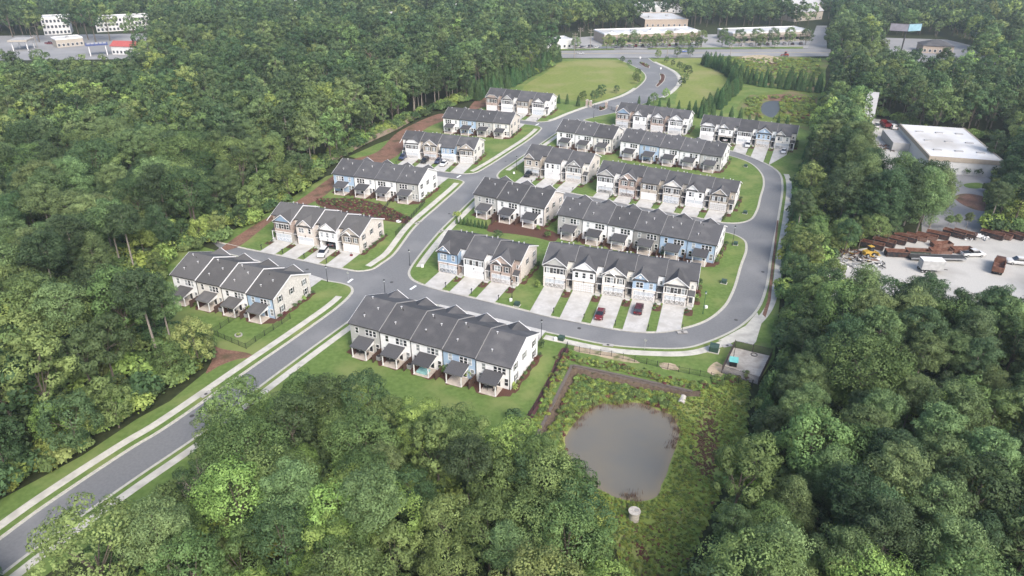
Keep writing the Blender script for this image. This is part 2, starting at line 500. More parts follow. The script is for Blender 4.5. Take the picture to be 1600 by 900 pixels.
# ---- kerb lines of the streets (asphalt edge)
K1 = smooth(PP([(-60, 890), (0, 845), (72, 792), (210, 700), (252, 675), (400, 572), (475, 520), (530, 480), (548, 463), (553, 455), (549, 447), (535, 442), (512, 438), (486, 430), (440, 417.5), (390, 404), (350, 394)]))
K2 = smooth(PP([(330, 377), (380, 389), (432.5, 399.5), (508.9, 416), (534.9, 421), (560, 425), (582, 422), (600, 411), (615, 400), (650, 355), (690, 319), (722, 290), (726, 284), (717, 280.5), (700, 278), (660, 273), (600, 266)]))
K3 = smooth(PP([(590, 256.5), (650, 264), (700, 270), (722, 272.5), (742, 271), (762, 261), (800, 237), (830, 217), (845, 204), (847, 200), (840, 196.5), (820, 194), (780, 190)]))
K4 = smooth(PP([(775, 183), (818, 188.5), (838, 191), (858, 190), (893, 177), (921, 167), (944, 160), (975, 150), (997, 137), (1010, 122), (1005, 112), (990, 103), (975, 96), (965, 91.5)]))
K5 = smooth(PP([(0, 897), (55, 855), (117, 811), (212, 745), (315, 675), (342, 653), (409, 600), (460, 562), (540, 504), (575, 479), (597, 470), (622, 467), (660, 471), (720, 484), (780, 499), (842, 515), (887, 525), (950, 537.5), (1007, 542.5), (1070, 542.5), (1105, 533), (1150, 512), (1180, 485), (1195, 450), (1203, 400), (1215, 337), (1221, 290), (1217, 272), (1206, 262), (1188.5, 252.7), (1163.7, 242.6), (1139, 235.3), (1100, 226), (1050, 215), (1000, 205), (950, 196), (918, 190), (911, 188), (927, 183), (962, 175.5), (985, 168), (1008, 161), (1032, 152), (1050, 140), (1059, 125), (1050, 112), (1020, 97), (1012, 91)]))
K6 = smooth(PP([(742, 306), (715, 332), (682, 365), (641, 417), (637, 428), (643, 438), (660, 446), (690, 455), (730, 464.5), (775, 475.5), (808, 483.5), (850, 494), (900, 504), (962, 516), (1012, 521), (1050, 518.5), (1100, 505), (1132, 482), (1147, 457), (1160, 415), (1168, 390), (1165, 376), (1150, 367), (1132, 362), (1080, 352), (1000, 336), (900, 316), (820, 301), (775, 293), (757, 295)]), closed=True)
K7 = smooth(PP([(1080, 339), (1130, 349), (1158, 349), (1174, 344), (1184, 330), (1190, 308), (1195, 287), (1191, 271), (1172, 254), (1142, 243.5), (1100, 234.5), (1050, 224), (1000, 214.5), (950, 206), (905, 199), (884, 200), (871, 206), (843, 225), (800, 254), (778, 270), (776, 277), (785, 282), (820, 289), (900, 304), (1000, 324)]), closed=True)

road_poly = np.concatenate([K1, K2, K3, K4, K5[::-1]])
sheet('road', road_poly, 0.02, asphalt)
hw = PP([(560, 90), (875, 90.5), (970, 90.5), (1012, 90.5), (1290, 88), (1500, 97), (1750, 110), (1750, 98), (1500, 86), (1290, 76), (1130, 77), (1000, 77.5), (880, 79.5), (560, 80)])
sheet('highway', hw, 0.024, asphalt_old)
for k, (v0, v1) in enumerate([((560, 85), (1290, 82)), ((1290, 82), (1750, 104))]):
    mbl = MB(); a = P(*v0); b = P(*v1)
    pts = np.array([a + (b - a) * t for t in np.linspace(0, 1, 40)])
    ribbon(mbl, pts, -0.15, 0.15, 0.03); ribbon(mbl, pts, 0.35, 0.6, 0.03)
    struct(ob('lane_marking', mbl.mesh('lane_marking', mat('yellow_paint', (0.55, 0.42, 0.12), 0.8, 0.1, 3))))

def kerb(pts, side, closed=False):
    q = np.concatenate([pts, pts[:2]]) if closed else pts
    mb = MB()
    ribbon(mb, q, 0.0, side * 0.42, 0.035)
    ribbon(mb, q, side * 0.42, side * 0.62, 0.145, zb=0.03)
    return struct(ob('kerb', mb.mesh('kerb', gutter_mat)))
for q, s, c in ((K1, 1, 0), (K2, 1, 0), (K3, 1, 0), (K4, 1, 0), (K5, -1, 0), (K6, 1, 1), (K7, 1, 1)):
    kerb(q, s, c)

# ---- lawns at kerb height
def off(pts, d):
    return pts + normals_of(pts) * d
def lawn(pts, d, outer=None, m=None, name='lawn'):
    e = off(pts, d)
    poly = e if outer is None else np.concatenate([e, outer])
    return sheet(name, poly, LAWN_Z, m or grass)
lawn(K1, .6, PP([(300, 380), (262, 405), (240, 455), (214, 492), (300, 548), (338, 560), (330, 575), (265, 628), (215, 655), (130, 712), (0, 782), (-70, 818)]))
lawn(K2, .6, PP([(560, 262), (510, 276), (470, 300), (420, 332), (365, 360)]))
lawn(K3, .6, PP([(740, 172), (690, 185), (650, 205), (590, 225), (545, 245)]))
lawn(K4, .6, PP([(870, 92), (812, 132), (770, 142), (735, 165)]))
lawn(K6, .6); lawn(K7, .6)
e5 = off(K5, -.6)
sheet('lawn', np.concatenate([e5, PP([(1290, 91), (1290, 130), (1275, 190), (1262, 240), (1245, 275), (1232, 330), (1224, 420), (1215, 500), (1210, 560), (1190, 590)]), BASIN[3:1:-1], BASIN[1::-1], BASIN[-1:], PP([(820, 712), (700, 740), (500, 735), (330, 760), (220, 800), (100, 880), (30, 930)])]), LAWN_Z, grass)

# ---- sidewalks
def part_of(pts, a_px, b_px):
    ia = np.argmin(np.hypot(*(pts - P(*a_px)).T)); ib = np.argmin(np.hypot(*(pts - P(*b_px)).T))
    return pts[min(ia, ib):max(ia, ib) + 1]
def sidewalk(pts, a, b):
    mb = MB(); ribbon(mb, pts, a, b, LAWN_Z + 0.03, zb=LAWN_Z - 0.02)
    return struct(ob('sidewalk', mb.mesh('sidewalk', concrete)))
sidewalk(part_of(K1, (-60, 890), (545, 465)), 1.75, 3.3)
sidewalk(part_of(K2, (590, 420), (723, 288)), 1.6, 3.3)
sidewalk(part_of(K3, (745, 270), (846, 202)), 1.6, 3.2)
sidewalk(part_of(K4, (860, 190), (995, 138)), 0.62, 1.9)
sidewalk(part_of(K5, (0, 897), (575, 479)), -1.5, -3.0)
sidewalk(part_of(K5, (860, 519), (1150, 512)), -1.55, -3.3)
sidewalk(part_of(K5, (1150, 512), (1217, 272)), -1.5, -3.2)
sidewalk(part_of(K6, (742, 306), (641, 417)), 1.5, 3.2)
sidewalk(part_of(K7, (871, 206), (785, 266)), 1.5, 3.2)
sidewalk(part_of(K5, (1032, 152), (1020, 97)), -0.62, -2.2)
# concrete apron to the pump enclosure
sheet('apron', PP([(1122, 533), (1165, 510), (1183, 489), (1190, 505), (1181, 535), (1176, 540), (1145, 533)]), LAWN_Z + 0.04, concrete)
sheet('strip', part_of(K5, (1195, 450), (1206, 400)) if False else PP([(1191, 492), (1199, 470), (1214, 345), (1216.5, 345), (1204, 470), (1196, 497)]), LAWN_Z + 0.036, clay)

# stop bars
for a, b in (((543.5, 441.5), (551, 436)), ((641, 452.5), (650, 446.5)), ((714, 277.5), (720, 273.8)), ((836, 196.3), (842, 193.2))):
    pa, pb = P(*a), P(*b); d = (pb - pa) / np.hypot(*(pb - pa)); n = np.array([-d[1], d[0]]) * .3
    sheet('stop_line', [pa - n, pb - n, pb + n, pa + n], 0.03, paint_white)

# ---- patches of other ground
def patch(name, px, m, dz=0.008, sm=True):
    q = PP(px)
    return sheet(name, smooth(q, 1.0, closed=True) if sm else q, LAWN_Z + dz, m)
patch('meadow', [(818, 138), (850, 116), (885, 96), (968, 95), (985, 108), (1001, 116), (1003, 124), (990, 136), (965, 149), (930, 159), (885, 156), (835, 146)], meadow_mat)
patch('meadow', [(1028, 97), (1065, 92), (1110, 92), (1138, 112), (1142, 128), (1125, 145), (1098, 168), (1062, 168), (1058, 148), (1066, 125), (1058, 110)], meadow_mat)
patch('wild_field', [(1100, 90), (1160, 88), (1282, 92), (1280, 125), (1272, 185), (1262, 205), (1240, 196), (1160, 182), (1170, 150), (1225, 140), (1160, 125), (1145, 112)], wild_mat, 0.012)
patch('bare_ground', [(1160, 88.5), (1195, 86.5), (1220, 92), (1212, 99), (1175, 97)], sand, 0.018)
patch('bare_ground', [(1195, 150), (1240, 148), (1262, 156), (1230, 160), (1198, 156)], clay, 0.018)
patch('ditch_water', [(1196, 160), (1216, 158), (1214, 178), (1205, 184), (1192, 178)], mat('ditch_mud', (0.045, 0.04, 0.032), .35, .2, 1), 0.022)
patch('clay_bank', [(475, 308), (508, 284), (532, 268), (528, 285), (505, 308), (470, 325), (425, 346), (405, 362), (368, 388), (345, 392), (385, 360), (430, 334)], clay, 0.006)
patch('clay_bank', [(585, 240), (625, 205), (690, 178), (700, 184), (668, 200), (640, 222), (610, 250), (560, 262), (545, 252)], clay, 0.007)
patch('clay_bank', [(740, 160), (760, 148), (775, 155), (755, 168), (735, 172)], clay, 0.006)
patch('planted_bank', [(495, 312), (560, 312), (600, 322), (640, 340), (652, 346), (640, 350), (600, 345), (560, 336), (500, 322)], mulch, 0.014)
patch('planted_bank', [(770, 348), (800, 346), (870, 366), (866, 378), (838, 372), (800, 366), (762, 362)], mulch, 0.014)
patch('bare_ground', [(898, 540), (935, 547), (985, 560), (1000, 568), (975, 566), (930, 556), (896, 548)], sand, 0.01)
patch('bare_ground', [(1030, 568), (1055, 570), (1062, 578), (1035, 577)], sand, 0.01)
patch('bare_ground', [(1120, 566), (1130, 572), (1125, 590), (1105, 582)], sand, 0.01)
patch('clay_bank', [(330, 541), (348, 546), (390, 553), (398, 558), (372, 562), (340, 574), (322, 585), (332, 562)], clay, 0.012)
# gravel yard, warehouse apron, highway forecourts
sheet('gravel_yard', PP([(1290, 420), (1305, 395), (1480, 368), (1640, 362), (1700, 420), (1700, 520), (1500, 520), (1300, 500)]), 0.03, gravel)
sheet('car_park', PP([(1440, 262), (1545, 262), (1640, 300), (1640, 362), (1440, 372)]), 0.04, asphalt_old)
sheet('car_park', PP([(1330, 182), (1430, 192), (1436, 265), (1390, 270), (1335, 250)]), 0.036, gravel)
sheet('forecourt', PP([(835, 79), (830, 64), (935, 56), (1090, 54), (1265, 52), (1290, 60), (1290, 75.5), (1000, 77)]), 0.03, mat('forecourt_concrete', (0.30, 0.29, 0.275), 0.9, 0.1, 0.6))
sheet('verge', PP([(836, 79.3), (835, 77), (960, 75.8), (960, 77.8)]), 0.06, grass); sheet('verge', PP([(1012, 77.2), (1012, 75), (1255, 73), (1255, 76)]), 0.06, grass); sheet('verge', PP([(940, 72.6), (940, 71.4), (1095, 68.6), (1095, 69.8)]), 0.06, grass)
sheet('side_road', PP([(1262, 76), (1292, 76), (1292, 40), (1276, 40)]), 0.034, asphalt_old)
sheet('forecourt', PP([(-120, 96), (230, 92), (240, 52), (-120, 58)]), 0.032, asphalt_old)
sheet('forecourt', PP([(1350, 96), (1530, 98), (1530, 74), (1480, 62), (1350, 58)]), 0.033, asphalt_old)

# ---- retaining wall round the pond
block = brick('retaining_block', (0.205, 0.165, 0.15), (0.165, 0.135, 0.125), (0.11, 0.095, 0.085), 0.45, 0.2)
cap_m = mat('wall_cap', (0.125, 0.105, 0.09), 0.9, 0.1, 3)
def wall_run(pts, label):
    r = empty('retaining_wall', (pts[0][0], pts[0][1], 0))
    tag(r, label, 'wall')
    q = np.array(pts) - np.array(pts[0])
    mb = MB(); ribbon(mb, q, -0.25, 0.15, 0.10, zb=-1.5); ob('wall_face', mb.mesh('wall_face', block), r)
    mb = MB(); ribbon(mb, q, -0.32, 0.2, 0.22, zb=0.10); ob('coping', mb.mesh('coping', cap_m), r)
wall_run(smooth(np.array([BASIN[-1], BASIN[0]]), 2), 'grey brown block retaining wall down the left side of the pond')
wall_run(smooth(np.array([BASIN[0] + [.4, 0], BASIN[1], BASIN[2]]), 2), 'brown block retaining wall along the far bank of the pond')
# ================================================================== TOWNHOUSES
WU, DEPTH, EAVE, RISE = 7.3, 13.6, 5.55, 2.8
OVER = 0.35
PT = 0.05
SLOPE = RISE / (DEPTH / 2)

C = {
 'white': siding('white_siding', (0.76, 0.755, 0.745)),
 'cream': siding('cream_siding', (0.66, 0.635, 0.59)),
 'grey': siding('light_grey_siding', (0.40, 0.395, 0.375)),
 'dark_grey': siding('mid_grey_siding', (0.265, 0.26, 0.245)),
 'blue': siding('pale_blue_siding', (0.33, 0.435, 0.56)),
 'slate': siding('slate_blue_siding', (0.22, 0.31, 0.42)),
 'brick': brick('red_brown_brick', (0.34, 0.255, 0.22), (0.42, 0.33, 0.29), (0.46, 0.42, 0.38)),
 'tan': brick('tan_brick', (0.37, 0.325, 0.275), (0.45, 0.40, 0.345), (0.48, 0.45, 0.40)),
 'pale': brick('pale_brick', (0.56, 0.51, 0.465), (0.64, 0.59, 0.545), (0.62, 0.58, 0.54)),
 'whitewash': brick('whitewashed_brick', (0.48, 0.45, 0.41), (0.62, 0.60, 0.57), (0.55, 0.53, 0.50)),
 'stone': brick('grey_stone_veneer', (0.36, 0.34, 0.315), (0.45, 0.425, 0.39), (0.42, 0.40, 0.37), 0.45, 0.22),
}
CN = {'white': 'white', 'cream': 'cream', 'grey': 'light grey', 'dark_grey': 'mid grey', 'blue': 'pale blue', 'slate': 'slate blue',
      'brick': 'red-brown brick', 'tan': 'tan brick', 'pale': 'pale brick', 'whitewash': 'whitewashed brick', 'stone': 'grey stone'}
door_white = mat('garage_white', (0.66, 0.655, 0.65), 0.5, 0.04, 2)
door_blue = mat('garage_pale_blue', (0.42, 0.47, 0.53), 0.35, 0.06, 2)
door_grey = mat('garage_grey', (0.47, 0.465, 0.45), 0.5, 0.05, 2)
front_door_m = mat('front_door', (0.06, 0.065, 0.075), 0.4, 0.2, 2)
garage_glass = mat('garage_glass', (0.46, 0.49, 0.52), 0.2, 0.06, 2, spec=.6)
party_grey = mat('party_shadow_grey', (0.26, 0.255, 0.25), .7, .1, 3)  # trim painted grey, standing for the shadow line at the roof steps
patio_m = mat('patio_concrete', (0.47, 0.41, 0.35), 0.9, 0.1, 2)
vent_m = mat('roof_vent', (0.55, 0.54, 0.53), 0.5, 0.1, 5)

_cache = {}
def cached(key, fn):
    if key not in _cache:
        _cache[key] = fn()
    return _cache[key]

def window_mesh(w, h):
    def f():
        mb = MB(); t = 0.09
        for (x0, z0, x1, z1) in ((-w/2 - t, -t, -w/2, h + t), (w/2, -t, w/2 + t, h + t), (-w/2, h, w/2, h + t), (-w/2, -t, w/2, 0), (-w/2, h/2 - .035, w/2, h/2 + .035)):
            mb.box(x0, -0.05, z0, x1, 0.03, z1)
        return mb.mesh('window', trim)
    return cached(('win', w, h), f)
def pane_mesh(w, h, g):
    def f():
        return MB().face([(-w/2, -0.012, 0), (w/2, -0.012, 0), (w/2, -0.012, h), (-w/2, -0.012, h)]).mesh('pane', [glass_dark, glass_mid, glass_light][g])
    return cached(('pane', w, h, g), f)
def shutter_mesh(h):
    def f():
        mb = MB().box(-0.17, -0.05, 0, 0.17, 0.0, h)
        for k in range(6):
            mb.box(-0.14, -0.065, 0.08 + k * (h - .1) / 6, 0.14, -0.05, 0.08 + k * (h - .1) / 6 + 0.09)
        return mb.mesh('shutter', shutter_mat)
    return cached(('sh', h), f)

def add_window(par, x, y, z, w, h, face='front', shutters=False, g=None):
    """face front looks to -y; right looks to +x; left to -x"""
    rz = {'front': 0, 'right': math.pi / 2, 'left': -math.pi / 2}[face]
    o = ob('window', window_mesh(w, h), par, (x, y, z), rz)
    if g is None:
        g = random.choices((0, 1, 2), (0.42, 0.4, 0.18))[0]
    ob('pane', pane_mesh(w, h, g), o)
    if shutters:
        for s in (-1, 1):
            ob('shutter', shutter_mesh(h), o, (s * (w/2 + 0.30), 0, 0))
    return o

def roof_mesh(x0, x1, z_e, front_y0, notch=None, roofm=None):
    """main gable roof slab with ridge along x; front eave at front_y0; notch=(nx0,nx1,ny): eave pulled back to ny there"""
    th = 0.22
    yr = DEPTH / 2
    z = lambda y: z_e + (RISE + 0.02) - abs(y - yr) * SLOPE + th
    mb = MB()
    segs = [(x0, x1, front_y0)] if not notch else ([(x0, notch[0], front_y0), (notch[0], x1, notch[2])] if notch[1] >= x1 - 0.01 else [(x0, notch[1], notch[2]), (notch[1], x1, front_y0)])
    for a, b, fy in segs:
        if b - a < 0.02:
            continue
        prof = [(fy, z(fy)), (yr, z(yr)), (DEPTH + OVER, z(DEPTH + OVER)), (DEPTH + OVER, z(DEPTH + OVER) - th), (yr, z(yr) - th), (fy, z(fy) - th)]
        n = len(prof); s = len(mb.v)
        mb.v += [(a, p[0], p[1]) for p in prof] + [(b, p[0], p[1]) for p in prof]
        mats_ = [0, 0, 1, 0, 0, 1]
        for i in range(n):
            j = (i + 1) % n
            mb.f.append((s + i, s + n + i, s + n + j, s + j)); mb.m.append(mats_[i])
        # end faces as two quads each
        for o in (0, n):
            mb.f.append((s + o, s + o + 1, s + o + 4, s + o + 5)); mb.m.append(2)
            mb.f.append((s + o + 1, s + o + 2, s + o + 3, s + o + 4)); mb.m.append(2)
    return mb.mesh('roof', [roofm, gutter_dark, trim])

def gable_mesh(cx, half, z_e, fy, kind, roofm, rise=None):
    """front cross gable roof: ridge along y from fy back until it meets the main slope"""
    rise = rise or half * 0.80
    th = 0.16
    zb = z_e + RISE - abs(-OVER - DEPTH / 2) * SLOPE + 0.22      # main eave top height
    base = zb - 0.0
    hw_ = half + 0.3
    zp = base + rise
    yend = (zp - (z_e + RISE + 0.24)) / SLOPE + DEPTH / 2
    mb = MB()
    def yat(zz):
        return (zz - (z_e + RISE + 0.24)) / SLOPE + DEPTH / 2
    f0 = fy - OVER
    if kind == 'clip':
        zc = base + rise * 0.62; k = hw_ * (1 - 0.62)
        L0 = (cx - hw_, f0, base); R0 = (cx + hw_, f0, base); LC = (cx - k, f0, zc); RC = (cx + k, f0, zc)
        yp = f0 + 1.6
        pk = (cx, yp, zp)
        mb.face([L0, LC, pk, (cx, yend, zp), (cx - hw_, yat(base), base)], 0)
        mb.face([RC, R0, (cx + hw_, yat(base), base), (cx, yend, zp), pk], 0)
        mb.face([LC, RC, pk], 0)
        for a, b in ((L0, LC), (LC, RC), (RC, R0)):
            mb.face([a, b, (b[0], b[1], b[2] - th), (a[0], a[1], a[2] - th)], 1)
    else:
        L0 = (cx - hw_, f0, base); R0 = (cx + hw_, f0, base); pk = (cx, f0, zp)
        mb.face([L0, pk, (cx, yend, zp), (cx - hw_, yat(base), base)], 0)
        mb.face([pk, R0, (cx + hw_, yat(base), base), (cx, yend, zp)], 0)
        for a, b in ((L0, pk), (pk, R0)):
            mb.hexa([(a[0], f0, a[2] - th), (b[0], f0, b[2] - th), (b[0], f0 + .12, b[2] - th), (a[0], f0 + .12, a[2] - th),
                     (a[0], f0 - .02, a[2] + .02), (b[0], f0 - .02, b[2] + .02), (b[0], f0 + .12, b[2] + .02), (a[0], f0 + .12, a[2] + .02)], 1)
    return mb.mesh('gable_roof', [roofm, trim]), base, zp

def garage_mesh(style, m):
    """16 foot double door with raised panels (and top lights)"""
    def f():
        w, h = 4.7, 2.25
        mb = MB()
        mb.box(-w/2 - .14, -0.03, 0, -w/2, 0.02, h + .14, 1); mb.box(w/2, -0.03, 0, w/2 + .14, 0.02, h + .14, 1); mb.box(-w/2, -0.03, h, w/2, 0.02, h + .14, 1)
        mb.box(-w/2, -0.0, 0.02, w/2, 0.01, h, 0)
        if style == 'panel':
            for r in range(4):
                for c in range(8):
                    cw = w / 8
                    mb.box(-w/2 + c * cw + .06, -0.025, .06 + r * h / 4 + .05, -w/2 + (c + 1) * cw - .06, 0.0, (r + 1) * h / 4 - .05, 0)
        else:                               # two carriage leaves with glazed upper and cross-braced lower halves
            for s in (-1, 1):
                for q in (0, 1):
                    a = s * w / 4 - w / 4 + .09 + q * (w / 4 - .04); b = a + w / 4 - .14
                    mb.box(a, -0.02, 1.25, b, 0.0, h - .12, 2)
                    for k in range(1, 3):
                        xx = a + (b - a) * k / 3
                        mb.box(xx - .025, -0.035, 1.25, xx + .025, -0.02, h - .12, 1)
                    mb.hexa([(a, -0.03, .12), (a + .12, -0.03, .12), (a + .12, 0, .12), (a, 0, .12), (b - .12, -0.03, 1.15), (b, -0.03, 1.15), (b, 0, 1.15), (b - .12, 0, 1.15)], 1)
                    mb.hexa([(b - .12, -0.03, .12), (b, -0.03, .12), (b, 0, .12), (b - .12, 0, .12), (a, -0.03, 1.15), (a + .12, -0.03, 1.15), (a + .12, 0, 1.15), (a, 0, 1.15)], 1)
                    mb.box(a - .02, -0.03, 1.15, b + .02, 0, 1.25, 1)
        return mb.mesh('garage_door', [m, trim, garage_glass])
    return cached(('gar', style, m.name), f)

def gutter_mesh(h):
    return cached(('gut', round(h, 2)), lambda: MB().box(-0.06, -0.11, 0.1, 0.06, -0.01, h).mesh('downpipe', gutter_dark))

def vent_pipe():
    return cached('vent', lambda: MB().tube((0, 0, -0.3), (0, 0, .45), .075, n=7).box(-.16, -.16, .40, .16, .16, .5).mesh('roof_vent', vent_m))
def vent_dark():
    return cached('ventd', lambda: MB().tube((0, 0, -0.3), (0, 0, .3), .09, n=7).mesh('roof_vent', gutter_dark))

def roof_z(y, z_e):
    return z_e + RISE + 0.24 - abs(y - DEPTH / 2) * SLOPE

def end_wall(par, x, z_e, m, side, front_y, sh=True, wins=True):
    """gable end of a row; side +1 right end, -1 left end"""
    yr = DEPTH / 2
    zt = lambda y: z_e + RISE - abs(y - yr) * SLOPE
    prof = [(front_y + .01, 0), (DEPTH - .01, 0), (DEPTH - .01, zt(DEPTH) - .0), (yr, zt(yr)), (front_y + .01, zt(front_y))]
    a, b = (x - 0.16, x + 0.02) if side > 0 else (x - 0.02, x + 0.16)
    ob('end_wall', MB().prism(prof, a, b, 'x').mesh('end_wall', m), par)
    # sloping barge board
    mb = MB()
    xo = x + side * (OVER + .0)
    for (y0, y1) in ((-OVER, yr), (yr, DEPTH + OVER)):
        za, zb = roof_z(y0, z_e), roof_z(y1, z_e)
        mb.hexa([(xo, y0, za - .26), (xo + side * .05, y0, za - .26), (xo + side * .05, y1, zb - .26), (xo, y1, zb - .26),
                 (xo, y0, za + .02), (xo + side * .05, y0, za + .02), (xo + side * .05, y1, zb + .02), (xo, y1, zb + .02)])
    ob('barge_board', mb.mesh('barge_board', trim), par)
    if wins:
        fc = 'right' if side > 0 else 'left'
        xw = x + side * 0.03
        for (y, z, h) in ((2.3, 3.45, 1.4), (6.6, 3.45, 1.35), (11.4, 3.45, 1.35), (2.6, .75, 1.5), (11.6, .75, 1.5)):
            if y > front_y + 1:
                add_window(par, xw, y, z, 0.85, h, fc, sh, g=random.choice((0, 0, 1)))

def rear_unit(root, x_w, z_e, cname, mirror, first, last, endm, roofm, extras):
    """unit seen from its garden side (y = 0)"""
    m = C[cname]
    mx = (lambda f: x_w * (1 - f)) if mirror else (lambda f: x_w * f)
    e = 0.006
    wall = MB().box(e, 0, -0.3, x_w - e, DEPTH, z_e, 0)
    wall.box(e + .02, DEPTH * .25, z_e, x_w - e - .02, DEPTH * .75, z_e + RISE * .5 - .03, 0)
    ob('wall', wall.mesh('wall', [m]), root)
    xl, xr = (-OVER if first else 0.0), (x_w + OVER if last else x_w)
    ob('roof', roof_mesh(xl, xr, z_e, -OVER, None, roofm), root)
    if last: end_wall(root, x_w, z_e, endm, 1, 0)
    if first: end_wall(root, 0, z_e, endm, -1, 0, wins=False)
    zb = 3.5
    # party fascia on the step
    if not last:
        ob('downpipe', gutter_mesh(z_e - .1), root, (x_w, 0, 0))
        mb = MB()
        for (y0, y1) in ((-OVER, DEPTH / 2), (DEPTH / 2, DEPTH + OVER)):
            za, zb2 = roof_z(y0, z_e), roof_z(y1, z_e)
            mb.hexa([(x_w - .01, y0, za - .25), (x_w + PT, y0, za - .25), (x_w + PT, y1, zb2 - .25), (x_w - .01, y1, zb2 - .25),
                     (x_w - .01, y0, za + .03), (x_w + PT, y0, za + .03), (x_w + PT, y1, zb2 + .03), (x_w - .01, y1, zb2 + .03)])
        ob('party_trim', mb.mesh('party_trim', trim if roofm is shingle_light else party_grey), root)
    else:
        ob('downpipe', gutter_mesh(z_e - .1), root, (x_w - .1, 0, 0))
    # upper windows: one single, a band of three
    gg = random.choices((0, 1, 2), (0.4, 0.35, 0.25))[0]
    add_window(root, mx(0.225), 0, z_e - 1.95, 0.72, 1.35, g=random.choice((0, 1, 2)))
    for f in (0.565, 0.69, 0.815):
        add_window(root, mx(f), 0, z_e - 1.95, 0.72, 1.35, g=gg if random.random() < .75 else 0)
    # ground floor
    add_window(root, mx(0.885), 0, 0.75, 0.75, 1.6, g=random.choice((0, 1, 1)))
    if mirror:
        add_window(root, mx(0.10) - .0, 0, 0.75, 0.7, 1.5, g=random.choice((0, 0, 1)))
        add_window(root, mx(0.24), 0, 0.75, 0.7, 1.5, g=random.choice((0, 0, 1)))
    else:
        add_window(root, mx(0.14), 0, 0.75, 0.7, 1.5, g=random.choice((0, 1)))
    xd = mx(0.66)
    dm = cached('pdoor', lambda: MB().box(-.5, -.05, 0, .5, .0, 2.15, 0).box(-.38, -.06, .2, .38, -.05, 2.02, 1).mesh('patio_door', [trim, glass_dark]))
    ob('patio_door', dm, root, (xd, 0, 0.1))
    # covered porch
    px0, px1 = sorted((mx(0.30), mx(0.77)))
    pdp, zb_, zf_ = 3.1, 3.35, 2.55
    mb = MB()
    a, b = px0 - .25, px1 + .25
    y0, y1 = -.02, -pdp - .3
    mb.hexa([(a, y1, zf_ - .0), (b, y1, zf_ - .0), (b, y0, zb_), (a, y0, zb_), (a, y1, zf_ + .14), (b, y1, zf_ + .14), (b, y0, zb_ + .14), (a, y0, zb_ + .14)], 0)
    ob('porch_roof', mb.mesh('porch_roof', [roofm]), root)
    mb = MB()
    for xx in (px0, px1 - .12):
        mb.hexa([(xx, -pdp, zf_ - .28), (xx + .12, -pdp, zf_ - .28), (xx + .12, -.03, zf_ - .28), (xx, -.03, zf_ - .28),
                 (xx, -pdp, zf_ - .02 + .05), (xx + .12, -pdp, zf_ + .03), (xx + .12, -.03, zb_ - .04), (xx, -.03, zb_ - .04)])
    mb.box(px0 + .12, -pdp, zf_ - .28, px1 - .12, -pdp + .14, zf_ + .02)
    ob('porch_beam', mb.mesh('porch_beam', trim), root)
    post = cached('post', lambda: MB().box(-.09, -.09, 0, .09, .09, 2.3).box(-.13, -.13, 0, .13, .13, .15).box(-.12, -.12, 2.18, .12, .12, 2.29).mesh('porch_post', trim))
    for xx in (px0 + .1, px1 - .1):
        ob('porch_post', post, root, (xx, -pdp + .1, 0.0))
    ob('patio', MB().box(px0 - .1, -pdp - .15, -0.3, px1 + .1, -.02, 0.09).mesh('patio', patio_m), root)
    if not last and not extras.get('noscreen'):
        def scr():
            mb = MB()
            for k in range(16):
                mb.box(-.03, -3.3 + k * .205, .05, .03, -3.3 + k * .205 + .19, 1.75)
            mb.box(-.05, -3.35, 1.75, .05, -.05, 1.84)
            return mb.mesh('privacy_screen', wood_brown)
        ob('privacy_screen', cached('screen', scr), root, (x_w, 0, 0))
    # roof pipes
    for (f, y, mm) in ((0.25, 6.2, 0), (0.62, 4.3, 0), (0.33, 2.2, 0), (0.36, 5.6, 1), (0.30, 2.6, 1)):
        if random.random() < 0.8:
            yy = y + random.uniform(-.3, .3)
            ob('roof_vent', vent_dark() if mm else vent_pipe(), root, (x_w * f + random.uniform(-.3, .3), yy, roof_z(yy, z_e)))
    # garage-side gable so the ridge line breaks as from the street
    if extras.get('fgable', True):
        cx = x_w * (0.40 if not mirror else 0.60)
        me, base, zp = gable_mesh(0, 2.45, z_e, 0, 'full', roofm, 1.65)
        o = ob('front_gable', me, root, (cx, DEPTH, 0), math.pi)
        fw = MB().prism([(-2.45, base - .4), (2.45, base - .4), (2.45, base), (0, zp - .2), (-2.45, base)], 0, .1, 'y').mesh('gable_infill', trim)
        ob('gable_infill', fw, o)

